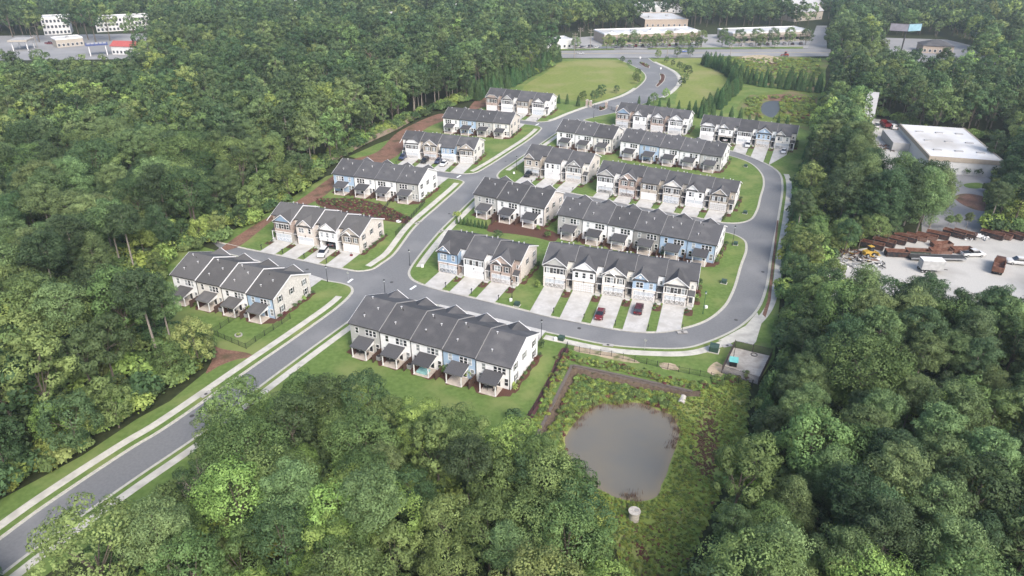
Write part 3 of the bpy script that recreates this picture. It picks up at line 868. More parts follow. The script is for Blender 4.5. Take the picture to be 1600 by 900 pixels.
def front_unit(root, x_w, z_e, lo, up, gable, wins, door, entry, first, last, endm, roofm, extras):
    """unit seen from its garage side (y = 0)"""
    ml, mu = C[lo], C[up]
    bw = x_w * 0.775; rd = 2.1
    bx0, bx1 = (0.006, bw) if entry == 'r' else (x_w - bw, x_w - 0.006)
    rx0, rx1 = (bw, x_w - .006) if entry == 'r' else (.006, x_w - bw)
    zs = 2.95
    zt_in = lambda y: z_e + RISE - abs(y - DEPTH / 2) * SLOPE
    open_g = door == 'open'
    cx = (bx0 + bx1) / 2
    low = MB()
    if open_g:
        g0, g1 = cx - 2.35, cx + 2.35
        low.box(bx0, 0, -.3, g0, rd + .3, zs); low.box(g1, 0, -.3, bx1, rd + .3, zs); low.box(g0, 0, 2.25, g1, rd + .3, zs)
    else:
        low.box(bx0, 0, -.3, bx1, rd + .3, zs)
    ob('lower_wall', low.mesh('lower_wall', ml), root)
    if open_g:
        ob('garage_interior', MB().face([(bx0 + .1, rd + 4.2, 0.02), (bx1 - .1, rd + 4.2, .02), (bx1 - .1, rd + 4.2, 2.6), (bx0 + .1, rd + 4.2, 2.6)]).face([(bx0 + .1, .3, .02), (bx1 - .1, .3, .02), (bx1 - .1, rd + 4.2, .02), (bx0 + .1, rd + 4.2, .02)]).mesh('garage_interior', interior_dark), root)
    upw = MB().box(bx0, -0.02, zs, bx1, rd + .3, z_e)
    ob('upper_wall', upw.mesh('upper_wall', mu), root)
    ob('belt_trim', MB().box(bx0 - .03, -.07, zs - .08, bx1 + .03, .05, zs + .1).mesh('belt_trim', trim if lo != up else ml), root)
    # recessed entry
    ye = rd
    core = MB()
    if open_g:
        core.box(e0 := .006, rd + 4.5, -.3, x_w - .006, DEPTH, z_e); core.box(.006, rd + .3, zs - .3, x_w - .006, rd + 4.5, z_e); core.box(rx0, rd, -.3, rx1, rd + 4.5, zs - .3)
        core.box(bx0, rd + .3, -.3, bx0 + .1, rd + 4.5, zs - .3) if entry == 'r' else core.box(bx1 - .1, rd + .3, -.3, bx1, rd + 4.5, zs - .3)
    else:
        core.box(.006, ye + .3, -.3, x_w - .006, DEPTH, z_e)
        core.box(rx0 + .001, ye, -.3, rx1, ye + .3, z_e + rd * SLOPE - .05)
    core.box(.03, DEPTH * .25, z_e, x_w - .03, DEPTH * .75, z_e + RISE * .5 - .03)
    ob('entry_wall', core.mesh('entry_wall', mu if up not in ('slate', 'blue') else C['white']), root)
    rc = (rx0 + rx1) / 2
    ob('front_door', cached('fdoor', lambda: MB().box(-.52, -.05, 0, .52, 0, 2.2, 1).box(-.43, -.07, .02, .43, -.05, 2.1, 0).box(-.3, -.075, 1.3, .3, -.07, 1.95, 2).mesh('front_door', [front_door_m, trim, glass_dark])), root, (rc, ye, .12))
    add_window(root, rc, ye, 3.9, .5, .85, g=random.choice((0, 1, 1)))
    pr = MB().hexa([(rx0 + .02, .55, 2.62), (rx1 - .02, .55, 2.62), (rx1 - .02, ye, 3.3), (rx0 + .02, ye, 3.3), (rx0 + .02, .5, 2.76), (rx1 - .02, .5, 2.76), (rx1 - .02, ye, 3.44), (rx0 + .02, ye, 3.44)])
    ob('porch_roof', pr.mesh('porch_roof', roofm), root)
    ob('porch_beam', MB().box(rx0 + .02, .56, 2.42, rx1 - .02, .74, 2.62).mesh('porch_beam', trim), root)
    ob('stoop', MB().box(rx0 + .02, .1, -.3, rx1 - .02, ye, .1).mesh('stoop', concrete_drive), root)
    if (last and entry == 'r') or (first and entry == 'l'):
        xp = rx1 - .12 if entry == 'r' else rx0 + .12
        ob('porch_post', cached('post2', lambda: MB().box(-.09, -.09, 0, .09, .09, 2.44).box(-.13, -.13, 0, .13, .13, .2).mesh('porch_post', trim)), root, (xp, .66, 0))
    # roof
    xl, xr = (-OVER if first else 0.0), (x_w + OVER if last else x_w)
    notch = (bx1 + .15, xr, rd - .3) if entry == 'r' else (xl, bx0 - .15, rd - .3)
    ob('roof', roof_mesh(xl, xr, z_e, -OVER, notch, roofm), root)
    if last: end_wall(root, x_w, z_e, endm, 1, 0 if entry == 'l' else rd)
    if first: end_wall(root, 0, z_e, endm, -1, 0 if entry == 'r' else rd, wins=False)
    if not last:
        mb = MB()
        ys = -OVER if entry == 'l' else rd - .3
        for (y0, y1) in ((ys, DEPTH / 2), (DEPTH / 2, DEPTH + OVER)):
            za, zb2 = roof_z(y0, z_e), roof_z(y1, z_e)
            mb.hexa([(x_w - .01, y0, za - .25), (x_w + PT, y0, za - .25), (x_w + PT, y1, zb2 - .25), (x_w - .01, y1, zb2 - .25),
                     (x_w - .01, y0, za + .03), (x_w + PT, y0, za + .03), (x_w + PT, y1, zb2 + .03), (x_w - .01, y1, zb2 + .03)])
        ob('party_trim', mb.mesh('party_trim', trim if roofm is shingle_light else party_grey), root)
    ob('downpipe', gutter_mesh(z_e - .1), root, ((bx1 if entry == 'r' else bx0), 0, 0))
    # front gable
    if gable != 'none':
        half = (bx1 - bx0) / 2; gc = cx; rise = None
        if gable == 'half':
            half = (bx1 - bx0) * 0.30; gc = bx0 + half; rise = half * 1.05
        if gable == 'small':
            half = (bx1 - bx0) * 0.36; rise = half * .95
        gm, base, zp = gable_mesh(gc, half, z_e, 0, 'clip' if gable == 'clip' else 'full', roofm, rise)
        ob('gable_roof', gm, root)
        if gable == 'clip':
            r_ = zp - base
            prof = [(gc - half, z_e - .3), (gc + half, z_e - .3), (gc + half, base - .1), (gc + half * .38, base + r_ * .58), (gc - half * .38, base + r_ * .58), (gc - half, base - .1)]
        else:
            prof = [(gc - half, z_e - .3), (gc + half, z_e - .3), (gc + half, base - .12), (gc, zp - .3), (gc - half, base - .12)]
        gmat = C[extras['gm']] if 'gm' in extras else mu
        fy = -.028 if 'gm' not in extras else -.035
        ob('gable_wall', MB().prism(prof, fy, .35, 'y').mesh('gable_wall', gmat), root)
        if 'gm' in extras:
            ob('gable_sill', MB().box(gc - half - .2, -.3, z_e - .38, gc + half + .2, -.03, z_e - .22).mesh('gable_sill', trim), root)
        if gable == 'double':
            h2 = half * .55; g2 = gc - half * .38
            mb = MB(); z0 = base - .25; z1 = z0 + h2 * .8
            for a, b in (((g2 - h2, z0), (g2, z1)), ((g2, z1), (g2 + h2, z0))):
                mb.hexa([(a[0], -.42, a[1] - .16), (b[0], -.42, b[1] - .16), (b[0], -.04, b[1] - .16), (a[0], -.04, a[1] - .16), (a[0], -.42, a[1] + .02), (b[0], -.42, b[1] + .02), (b[0], -.04, b[1] + .02), (a[0], -.04, a[1] + .02)])
            ob('inner_gable', mb.mesh('inner_gable', trim), root)
        if extras.get('vent', gable in ('full', 'half')):
            ob('gable_vent', cached('gvent', lambda: MB().prism([(.3 * math.cos(k * math.pi / 5), .3 * math.sin(k * math.pi / 5)) for k in range(10)], -.07, 0, 'y').mesh('gable_vent', trim)), root, (gc, fy, base + (zp - base) * .38))
        br_ = cached('bracket', lambda: MB().box(-.28, -.32, 0, .28, .0, .13).mesh('bracket', gutter_dark))
        for s in (-1, 1):
            ob('bracket', br_, root, (gc + s * (half - .25), -.04, base - .32))
    # upper windows
    zw = z_e - 2.0
    bwid = bx1 - bx0
    if wins == 'sh3':
        for f in (.2, .5, .8):
            add_window(root, bx0 + bwid * f, -.02, zw, .72, 1.35, 'front', True)
    elif wins == '3':
        for f in (.18, .5, .82):
            add_window(root, bx0 + bwid * f, -.02, zw, .78, 1.35)
    elif wins == '21':
        for f in (.22, .37, .78):
            add_window(root, bx0 + bwid * f, -.02, zw, .72, 1.35)
    elif wins == 'sh21':
        for f in (.27, .41):
            add_window(root, bx0 + bwid * f, -.02, zw, .72, 1.35)
        for s in (.27 - .125, .41 + .125):
            ob('shutter', shutter_mesh(1.35), root, (bx0 + bwid * s, -.02, zw))
        add_window(root, bx0 + bwid * .79, -.02, zw, .72, 1.35, 'front', True)
    # garage door and lamps
    if not open_g:
        sty = 'panel' if door in ('w',) else 'carriage'
        ob('garage_door', garage_mesh(sty, {'w': door_white, 'c': door_white, 'b': door_blue, 'g': door_grey}[door]), root, (cx, 0, 0.05))
    lamp = cached('wlamp', lambda: MB().box(-.08, -.16, 0, .08, 0, .34).box(-.11, -.19, .34, .11, .02, .4).mesh('wall_lamp', black_metal))
    ob('wall_lamp', lamp, root, (cx + (2.62 if entry == 'r' else -2.62), 0, 1.8))
    ob('wall_lamp', lamp, root, (cx, 0, 2.5))
    for (f, y) in ((.3, 9.5), (.6, 8.2), (.7, 10)):
        ob('roof_vent', vent_pipe(), root, (x_w * f, y, roof_z(y, z_e)))

# rows: ridge end points (photo), kind, units
ROWS = {
 'M0': ((571.5, 459.5), (823, 525), 'rear', False, .20, [('grey',), ('white',), ('white',), ('blue',), ('white',)], 'white', shingle, 'row nearest the pond'),
 'L1': ((294.5, 390.5), (454, 426.6), 'rear', False, .22, [('white',), ('cream',), ('white',), ('blue',)], 'whitewash', shingle_light, 'first row left of main street'),
 'L2': ((437.5, 312.2), (580.5, 337.5), 'l', None, .28, [('stone', 'brick', 'full', 'sh3', 'b', {'gm': 'slate', 'vent': False}), ('pale', 'pale', 'small', '21', 'c', {'vent': False}), ('white', 'white', 'full', '3', 'open', {'vent': False}), ('tan', 'tan', 'double', 'sh21', 'w', {})], 'pale', shingle_light, 'second row left of main street'),
 'L3': ((535.5, 246.9), (669.1, 262.9), 'rear', True, .0, [('blue',), ('white',), ('white',), ('grey',)], 'white', shingle, 'third row left of main street'),
 'L4': ((635, 200.9), (749.7, 212.6), 'l', None, .18, [('white', 'white', 'clip', 'sh3', 'c', {}), ('brick', 'tan', 'double', 'sh21', 'c', {}), ('white', 'slate', 'none', '3', 'b', {}), ('stone', 'tan', 'full', 'sh3', 'w', {})], 'cream', shingle, 'fourth row left of main street'),
 'L5': ((700.7, 165.8), (806.2, 175), 'rear', True, .0, [('white',), ('blue',), ('grey',), ('cream',)], 'pale', shingle, 'fifth row left of main street'),
 'L6': ((766.6, 136.3), (864.6, 145.7), 'r', None, .12, [('brick', 'brick', 'clip', 'sh3', 'w', {}), ('white', 'white', 'small', 'sh3', 'c', {'gm': 'grey'}), ('tan', 'tan', 'none', 'sh3', 'w', {}), ('white', 'white', 'small', 'sh3', 'b', {'vent': False})], 'white', shingle, 'farthest row left of main street'),
 'M1': ((699.8, 357.2), (826.9, 381.6), 'r', None, .22, [('brick', 'slate', 'half', '21', 'b', {}), ('white', 'white', 'none', 'sh3', 'w', {}), ('brick', 'brick', 'double', 'sh21', 'c', {})], 'pale', shingle, 'three-house row facing the near cross street'),
 'M2': ((757.5, 276.8), (868, 298.5), 'rear', False, .22, [('grey',), ('white',), ('white',)], 'pale', shingle, 'three-house row with a clipped hedge behind'),
 'M3': ((830.6, 224.8), (930.2, 240), 'r', None, .2, [('stone', 'tan', 'half', '21', 'b', {'vent': False}), ('white', 'white', 'none', '3', 'w', {}), ('pale', 'cream', 'small', 'sh3', 'c', {'gm': 'grey', 'vent': True})], 'pale', shingle, 'three-house row with the black suv'),
 'M4': ((880.2, 185.3), (968, 197.4), 'rear', False, .15, [('white',), ('white',), ('cream',)], 'cream', shingle, 'three-house row nearest the entrance gate'),
 'M5': ((969.9, 159.2), (1081.6, 172.6), 'r', None, .15, [('stone', 'brick', 'full', 'sh3', 'b', {'gm': 'slate', 'vent': False}), ('white', 'white', 'half', '21', 'w', {'vent': False}), ('brick', 'brick', 'small', 'sh3', 'w', {'gm': 'white'}), ('white', 'white', 'double', 'sh21', 'c', {})], 'white', shingle, 'row below the entrance boulevard'),
 'R1': ((858.9, 375.9), (1096, 411.4), 'r', None, .2, [('pale', 'cream', 'full', 'sh3', 'g', {'gm': 'grey', 'vent': False}), ('tan', 'white', 'full', '3', 'w', {}), ('pale', 'cream', 'double', 'sh21', 'g', {}), ('pale', 'blue', 'half', '21', 'b', {}), ('pale', 'cream', 'full', 'sh3', 'g', {'vent': False})], 'white', shingle, 'first row inside the loop road'),
 'R2': ((885.1, 305.5), (1131.9, 351), 'rear', False, .15, [('grey',), ('white',), ('white',), ('dark_grey',), ('blue',), ('blue',)], 'white', shingle, 'second row inside the loop road'),
 'R3': ((943, 248.3), (1157.5, 281.3), 'r', None, .15, [('white', 'white', 'full', 'sh3', 'c', {'gm': 'grey', 'vent': False}), ('brick', 'brick', 'double', 'sh21', 'c', {}), ('tan', 'tan', 'none', 'sh3', 'w', {}), ('tan', 'stone', 'full', 'sh3', 'b', {'gm': 'cream', 'vent': True}), ('white', 'white', 'half', '21', 'c', {'vent': False}), ('tan', 'tan', 'small', 'sh3', 'w', {})], 'white', shingle, 'third row inside the loop road'),
 'R4': ((979.4, 199.7), (1138.1, 223.7), 'rear', False, .15, [('white',), ('blue',), ('white',), ('white',), ('grey',)], 'white', shingle, 'fourth row inside the loop road'),
 'R5': ((1100.2, 177.2), (1249.3, 194.5), 'r', None, .12, [('white', 'white', 'clip', 'sh3', 'w', {}), ('stone', 'white', 'half', '21', 'open', {'vent': False}), ('white', 'white', 'none', 'sh3', 'c', {}), ('tan', 'blue', 'full', '3', 'b', {}), ('cream', 'cream', 'half', '21', 'c', {'vent': False})], 'cream', shingle, 'far right row above the loop road'),
}
ORD = ['first', 'second', 'third', 'fourth', 'fifth', 'sixth']
HOUSE = {}            # row -> dict(origin, yaw, w, n, scale, kind)
GAB = {'full': 'broad gable', 'double': 'double gable', 'half': 'side gable', 'small': 'small gable', 'clip': 'clipped gable', 'none': 'plain eave'}
for rk, (pa, pb, kind, mirror, step, units, endc, roofm, phrase) in ROWS.items():
    n = len(units)
    zr = EAVE + RISE + 0.24 + LAWN_Z
    a = P(*pa, zr + step * (n - 1) / 2); b = P(*pb, zr - step * (n - 1) / 2)
    L_ = np.hypot(*(b - a)); d = (b - a) / L_; nrm = np.array([-d[1], d[0]])
    sc = (L_ - 2 * OVER) / (n * WU)
    xw = WU
    yaw = math.atan2(d[1], d[0])
    org = a + d * OVER * sc - nrm * (DEPTH / 2) * sc
    HOUSE[rk] = dict(o=org, d=d, n=nrm, yaw=yaw, s=sc, k=n, kind=kind)
    for i, un in enumerate(units):
        ze = EAVE + step * ((n - 1) / 2 - i)
        pos = org + d * xw * sc * i
        root = empty('townhouse', (pos[0], pos[1], LAWN_Z), yaw, sc)
        first, last = i == 0, i == n - 1
        where = f'{ORD[i]} from left in {phrase}'
        if kind == 'rear':
            rear_unit(root, xw, ze, un[0], mirror, first, last, C[endc], roofm, {})
            tag(root, f'{CN[un[0]]} townhouse with porch, {where}', 'townhouse', f'townhouses in the {phrase}')
        else:
            front_unit(root, xw, ze, un[0], un[1], un[2], un[3], un[4], kind, first, last, C[endc], roofm, un[5])
            tag(root, f'{CN[un[1]]} garage-front townhouse, {where}', 'townhouse', f'townhouses in the {phrase}')

# ---- driveways out to the kerb
ALLK = [K1, K2, K3, K4, K5, np.concatenate([K6, K6[:1]]), np.concatenate([K7, K7[:1]])]
def ray_kerb(o, d, lo=1.0, hi=24):
    best = None
    for q in ALLK:
        a = q[:-1]; e = q[1:] - a
        den = d[0] * e[:, 1] - d[1] * e[:, 0]
        w = a - o
        with np.errstate(all='ignore'):
            t = (w[:, 0] * e[:, 1] - w[:, 1] * e[:, 0]) / den
            u = (w[:, 0] * d[1] - w[:, 1] * d[0]) / den
        ok = (u >= 0) & (u <= 1) & (t > lo) & (t < hi)
        if ok.any():
            tt = t[ok].min()
            best = tt if best is None else min(best, tt)
    return best
FRONTS = []
for rk, h in HOUSE.items():
    kind = ROWS[rk][2]
    for i in range(h['k']):
        s = h['s']
        if kind == 'rear':
            mir = ROWS[rk][3]
            cxu = (0.40 if not mir else 0.60) * WU; yb = DEPTH; dr = h['n']
        else:
            bw = WU * .775
            cxu = bw / 2 if kind == 'r' else WU - bw / 2; yb = 0; dr = -h['n']
        base = h['o'] + h['d'] * (i * WU + cxu) * s + h['n'] * yb * s
        t = ray_kerb(base, dr) or 7.0
        hwid = 2.55 * s
        t1 = ray_kerb(base - h['d'] * hwid, dr) or t; t2 = ray_kerb(base + h['d'] * hwid, dr) or t
        FRONTS.append((rk, i, base, dr, t, h))
        c1, c2 = base - h['d'] * hwid, base + h['d'] * hwid
        st = .02 if kind != 'rear' else .05
        poly = [c1 + dr * st, c2 + dr * st, c2 + dr * (t2 - .0), c1 + dr * (t1 - .0)]
        sheet('driveway', poly, LAWN_Z + 0.028, concrete_drive)
        if kind != 'rear':
            # walk to the door and a planting bed between drives
            sg = 1 if kind == 'r' else -1
            e0 = (c2 if sg > 0 else c1); dd = h['d'] * sg
            sheet('front_walk', [e0 + dr * .03, e0 + dd * 1.6 + dr * .03, e0 + dd * 1.6 + dr * 1.1, e0 + dr * 1.1], LAWN_Z + 0.032, concrete_drive)
            bl = min(4.2, t * .42)
            q = [e0 + dd * .12 + dr * 1.15, e0 + dd * 1.95 + dr * 1.15, e0 + dd * 1.95 + dr * bl * .9, e0 + dd * 1.2 + dr * bl, e0 + dd * .12 + dr * bl * .95]
            sheet('mulch_bed', q, LAWN_Z + 0.016, mulch)
    # mulch bed along the right gable end
    e0 = h['o'] + h['d'] * (h['k'] * WU + .05) * h['s']
    s = h['s']
    y0 = 0 if kind == 'rear' else (2.2 if kind == 'r' else .0)
    ln = np.linspace(y0 - .6, DEPTH + .4, 12) * s
    wd = 1.15 + .25 * np.sin(np.arange(12) * 1.7)
    poly = np.concatenate([[e0 + h['n'] * t_ for t_ in ln], [e0 + h['n'] * ln[k] + h['d'] * wd[k] for k in range(11, -1, -1)]])
    sheet('mulch_bed', poly, LAWN_Z + 0.014, mulch)
    if kind == 'rear':
        q = []
        ks = np.linspace(-.1, h['k'] * WU + .8, 6 * h['k'])
        for j, x in enumerate(ks):
            q.append(h['o'] + h['d'] * x * s)
        for j, x in reversed(list(enumerate(ks))):
            q.append(h['o'] + h['d'] * x * s - h['n'] * (2.2 + 1.2 * (abs(((x / WU) % 1) - .5) < .32) + .3 * math.sin(j * 2.1)) * s)
        sheet('mulch_bed', np.array(q), LAWN_Z + 0.012, mulch)
# ================================================================== TREES AND PLANTS
LEAF = {
 'mid': leaf_mat('leaf_mid', (0.058, 0.093, 0.031), (0.209, 0.300, 0.104)),
 'dark': leaf_mat('leaf_dark', (0.027, 0.053, 0.023), (0.115, 0.178, 0.073)),
 'bright': leaf_mat('leaf_bright', (0.106, 0.166, 0.039), (0.408, 0.541, 0.158), 0.3),
 'olive': leaf_mat('leaf_olive', (0.084, 0.113, 0.042), (0.267, 0.345, 0.115)),
 'pine': leaf_mat('leaf_pine', (0.062, 0.099, 0.040), (0.240, 0.333, 0.135)),
 'pine_dark': leaf_mat('leaf_pine_dark', (0.032, 0.059, 0.028), (0.121, 0.186, 0.085)),
 'cypress': leaf_mat('leaf_cypress', (0.029, 0.066, 0.025), (0.116, 0.207, 0.076)),
 'dry': leaf_mat('leaf_dry', (0.130, 0.078, 0.052), (0.230, 0.145, 0.100)),
 'red': leaf_mat('leaf_red', (0.083, 0.030, 0.028), (0.242, 0.101, 0.085)),
 'weed': leaf_mat('leaf_weed', (0.160, 0.208, 0.045), (0.300, 0.360, 0.090), 0.3),
}

def rand_unit(n, rg):
    v = rg.normal(size=(n, 3)); return v / np.linalg.norm(v, axis=1)[:, None]

def cards(c, nrm, size, aspect, rg, along=None, fold=0.25):
    """one rhombic leaf card per row"""
    n = len(c)
    nrm = nrm / (np.linalg.norm(nrm, axis=1)[:, None] + 1e-9)
    t = rand_unit(n, rg) if along is None else along
    t = t - nrm * np.sum(t * nrm, 1)[:, None]
    t /= np.linalg.norm(t, axis=1)[:, None] + 1e-9
    b = np.cross(nrm, t)
    s = (size * rg.uniform(.65, 1.3, n))[:, None]
    v = np.stack([c - t * s, c + b * s * aspect - nrm * s * fold, c + t * s, c - b * s * aspect - nrm * s * fold], 1)
    return v.reshape(-1, 3)

def leaf_mesh(name, v, tint, m, trunk=None, bark_m=None):
    n = len(v) // 4
    me = bpy.data.meshes.new(name)
    tv = trunk.v if trunk else []; tf = trunk.f if trunk else []
    nv = len(v) + len(tv)
    allv = np.concatenate([v, np.array(tv).reshape(-1, 3)]) if tv else v
    lf = np.arange(4 * n, dtype=np.int32)
    loops = lf.tolist() + [len(v) + i for f in tf for i in f]
    starts = (np.arange(n) * 4).tolist(); s = 4 * n
    for f in tf:
        starts.append(s); s += len(f)
    me.vertices.add(nv); me.vertices.foreach_set('co', allv.astype(np.float32).ravel())
    me.loops.add(len(loops)); me.loops.foreach_set('vertex_index', np.array(loops, np.int32))
    me.polygons.add(len(starts)); me.polygons.foreach_set('loop_start', np.array(starts, np.int32))
    if bark_m: me.materials.append(m); me.materials.append(bark_m)
    else: me.materials.append(m)
    mi = np.zeros(len(starts), np.int32); mi[n:] = 1
    if bark_m: me.polygons.foreach_set('material_index', mi)
    me.update(calc_edges=True)
    at = me.attributes.new('tint', 'FLOAT', 'FACE')
    tt = np.zeros(len(starts), np.float32); tt[:n] = np.clip(tint, 0, 1)
    at.data.foreach_set('value', tt)
    return me

def fib(n, rg):
    i = np.arange(n) + .5
    ph = np.arccos(1 - 2 * i / n); th = math.pi * (1 + 5 ** .5) * i + rg.uniform(0, 6.28)
    return np.stack([np.cos(th) * np.sin(ph), np.sin(th) * np.sin(ph), np.cos(ph)], 1)

def broadleaf(seed, H, R, nl, per, size, sub=True, base=.34):
    """crown of leafy lobes; returns card verts, tint, trunk"""
    rg = np.random.default_rng(seed)
    zc = H * (base + 1) / 2; rz = H * (1 - base) / 2
    d = fib(nl, rg); d += rg.normal(size=d.shape) * .16; d /= np.linalg.norm(d, axis=1)[:, None]
    d = d[d[:, 2] > -.62]
    rad = rg.uniform(.60, .95, len(d))
    cen = d * rad[:, None] * np.array([R, R, rz]) + [0, 0, zc]
    # lopsided outline
    a0 = rg.uniform(0, 6.28); cen[:, :2] *= (1 + .16 * np.cos(2 * np.arctan2(cen[:, 1], cen[:, 0]) + a0))[:, None]
    lr = R * rg.uniform(.20, .38, len(d)) * (1.1 if nl > 20 else 1.35)
    out, tint = [], []
    for k in range(len(d)):
        m = int(per * (lr[k] / (R * .35)) ** 2)
        u = rand_unit(m, rg)
        keep = (u @ d[k]) > -.35
        u = u[keep]; m = len(u)
        if sub:      # little sprays on every lobe
            sd = rand_unit(max(4, m // 28), rg)
            j = np.argmax(u @ sd.T, 1)
            w = np.sum(u * sd[j], 1)
            rr = 0.70 + 0.42 * np.clip((w - .72) / .28, 0, 1)
        else:
            rr = rg.uniform(.75, 1.1, m)
        p = cen[k] + u * (lr[k] * rr * rg.uniform(.9, 1.06, m))[:, None] * np.array([1, 1, .78])
        out.append(cards(p, u + rg.normal(size=u.shape) * .27 + [0, 0, .15], size, .62, rg))
        tint.append(.10 + .52 * rg.uniform() + .28 * rg.uniform(size=m))
    v = np.concatenate(out); t = np.concatenate(tint)
    tr = MB()
    r0 = max(.14, H * .017)
    top = np.array([rg.uniform(-.4, .4), rg.uniform(-.4, .4), H * .62])
    mid_ = np.array([top[0] * .4, top[1] * .4, H * base])
    tr.tube((0, 0, -.3), mid_, r0, r0 * .72, 7); tr.tube(mid_, top, r0 * .72, r0 * .3, 6)
    for k in range(min(len(d), 9 if sub else 4)):
        q = cen[int(rg.integers(len(d)))]
        st = mid_ + (top - mid_) * rg.uniform(0, .8)
        tr.tube(st, st + (q - st) * .85, r0 * .34, r0 * .09, 5, cap=False)
    return v, t, tr

def pine(seed, H, R, tufts, per, size, base=.42, dens=True):
    """bare bole and domed crown of needle tufts"""
    rg = np.random.default_rng(seed)
    out, tint = [], []
    tr = MB(); r0 = max(.15, H * .013)
    lean = rg.normal(size=2) * .012 * H
    ax = lambda z: np.array([lean[0] * z / H, lean[1] * z / H, z])
    tr.tube((0, 0, -.3), ax(H * .55), r0, r0 * .65, 7); tr.tube(ax(H * .55), ax(H * .93), r0 * .65, r0 * .12, 6)
    zc = H * (base + 1) / 2; rz = H * (1 - base) / 2
    d = fib(tufts, rg); d += rg.normal(size=d.shape) * .14; d /= np.linalg.norm(d, axis=1)[:, None]
    d = d[d[:, 2] > -.75]
    for k in range(len(d)):
        # tapered dome, ragged below
        f = d[k, 2]
        rr = rg.uniform(.55, 1.0)
        wide = (1.0 if f < .1 else 1 - .25 * f) * (1.0 if f > -.3 else rg.uniform(.5, 1.1))
        c = ax(zc) + d[k] * rr * np.array([R * wide, R * wide, rz])
        if dens and k % 3 == 0:
            z0 = max(H * base * .95, c[2] - 1.2)
            tr.tube(ax(z0), c, r0 * .18, r0 * .05, 4, cap=False)
        tr_ = R * rg.uniform(.20, .33)
        u = rand_unit(per, rg); u[:, 2] = u[:, 2] * .85 + .18
        u /= np.linalg.norm(u, axis=1)[:, None]
        p = c + u * (tr_ * rg.uniform(.72, 1.05, per))[:, None] * np.array([1, 1, .75])
        out.append(cards(p, u + rg.normal(size=u.shape) * .34 + [0, 0, .12], size, .36, rg, along=u * .5 + rand_unit(per, rg), fold=.12))
        tint.append(.08 + .50 * rg.uniform() + .28 * rg.uniform(size=per))
    return np.concatenate(out), np.concatenate(tint), tr

def cone_tree(seed, H, R, n, size):
    rg = np.random.default_rng(seed)
    f = 1 - np.sqrt(rg.uniform(0, 1, n)); z = H * (.04 + .94 * f)
    a = rg.uniform(0, 6.28, n)
    pr = (1 - f) ** .52 * (0.82 + .2 * np.sin(a * 5 + f * 26) * np.cos(f * 40 + a * 3))
    r = R * pr * rg.uniform(.8, 1.05, n)
    p = np.stack([np.cos(a) * r, np.sin(a) * r, z], 1)
    u = np.stack([np.cos(a), np.sin(a), np.full(n, .55)], 1)
    v = cards(p, u + rg.normal(size=p.shape) * .45, size, .45, rg, along=np.stack([np.cos(a) * .5, np.sin(a) * .5, np.ones(n)], 1))
    tr = MB().tube((0, 0, -.2), (0, 0, H * .7), R * .09, R * .03, 6)
    return v, .1 + .6 * rg.uniform(size=n), tr

def bush(seed, R, H, n, size):
    rg = np.random.default_rng(seed)
    k = 7
    cen = np.stack([rg.uniform(-.5, .5, k) * R, rg.uniform(-.5, .5, k) * R, rg.uniform(.35, .7, k) * H], 1)
    j = rg.integers(0, k, n); u = rand_unit(n, rg); u[:, 2] = np.abs(u[:, 2]) * 1.0 - .12
    p = cen[j] + u * np.array([R * .55, R * .55, H * .42]) * rg.uniform(.75, 1.08, n)[:, None]
    p[:, 2] = np.maximum(p[:, 2], .03)
    v = cards(p, u + rg.normal(size=u.shape) * .4 + [0, 0, .2], size, .6, rg)
    return v, .1 + .25 * rg.uniform(size=k)[j] + .55 * rg.uniform(size=n)

# ---- variants (near, middle, far)
VAR = {'b': {0: [], 1: [], 2: []}, 'p': {0: [], 1: [], 2: []}}
for s in range(7):
    VAR['b'][0].append(broadleaf(100 + s, 15.5, (4.3, 5.3, 3.7, 4.8, 5.6, 4.0, 4.6)[s], (44, 58, 30, 50, 70, 36, 46)[s], (340, 310, 390, 350, 290, 330, 420)[s], (.145, .16, .13, .17, .155, .18, .125)[s], base=(.32, .38, .2, .3, .42, .25, .34)[s]))
for s in range(5):
    VAR['b'][1].append(broadleaf(140 + s, 15.5, (4.7, 5.3, 4.2, 5.0, 4.5)[s], (28, 34, 22, 30, 26)[s], 125, .30, base=.2))
for s in range(4):
    VAR['b'][2].append(broadleaf(160 + s, 15.5, (4.8, 5.4, 4.3, 5.0)[s], 20, 48, .54, sub=False, base=.1))
for s in range(6):
    VAR['p'][0].append(pine(200 + s, 18, 3.9 + .3 * (s % 3), 76 + 5 * s, 165, .195, base=.46 + .05 * (s % 3)))
for s in range(4):
    VAR['p'][1].append(pine(240 + s, 18, 4.0, 56, 52, .38, base=.3))
for s in range(3):
    VAR['p'][2].append(pine(260 + s, 18, 4.2, 36, 24, .66, base=.2, dens=False))
for s in range(2):
    VAR['p'][0].append(pine(280 + s, 18, 4.9, 150, 160, .20, base=.14))
for s in range(4):      # low edge trees, leafy to the ground
    VAR['b'][0].append(broadleaf(180 + s, 10.5, 3.4 + .4 * (s % 2), 42, 230, .16, base=.04))
MESH = {}
for kd in 'bp':
    for lod in (0, 1, 2):
        for i, (v, t, tr) in enumerate(VAR[kd][lod]):
            MESH[kd, lod, i] = (leaf_mesh('crown', v, t, LEAF['mid' if kd == 'b' else 'pine']), tr.mesh('trunk', bark if kd == 'b' else bark_pale))

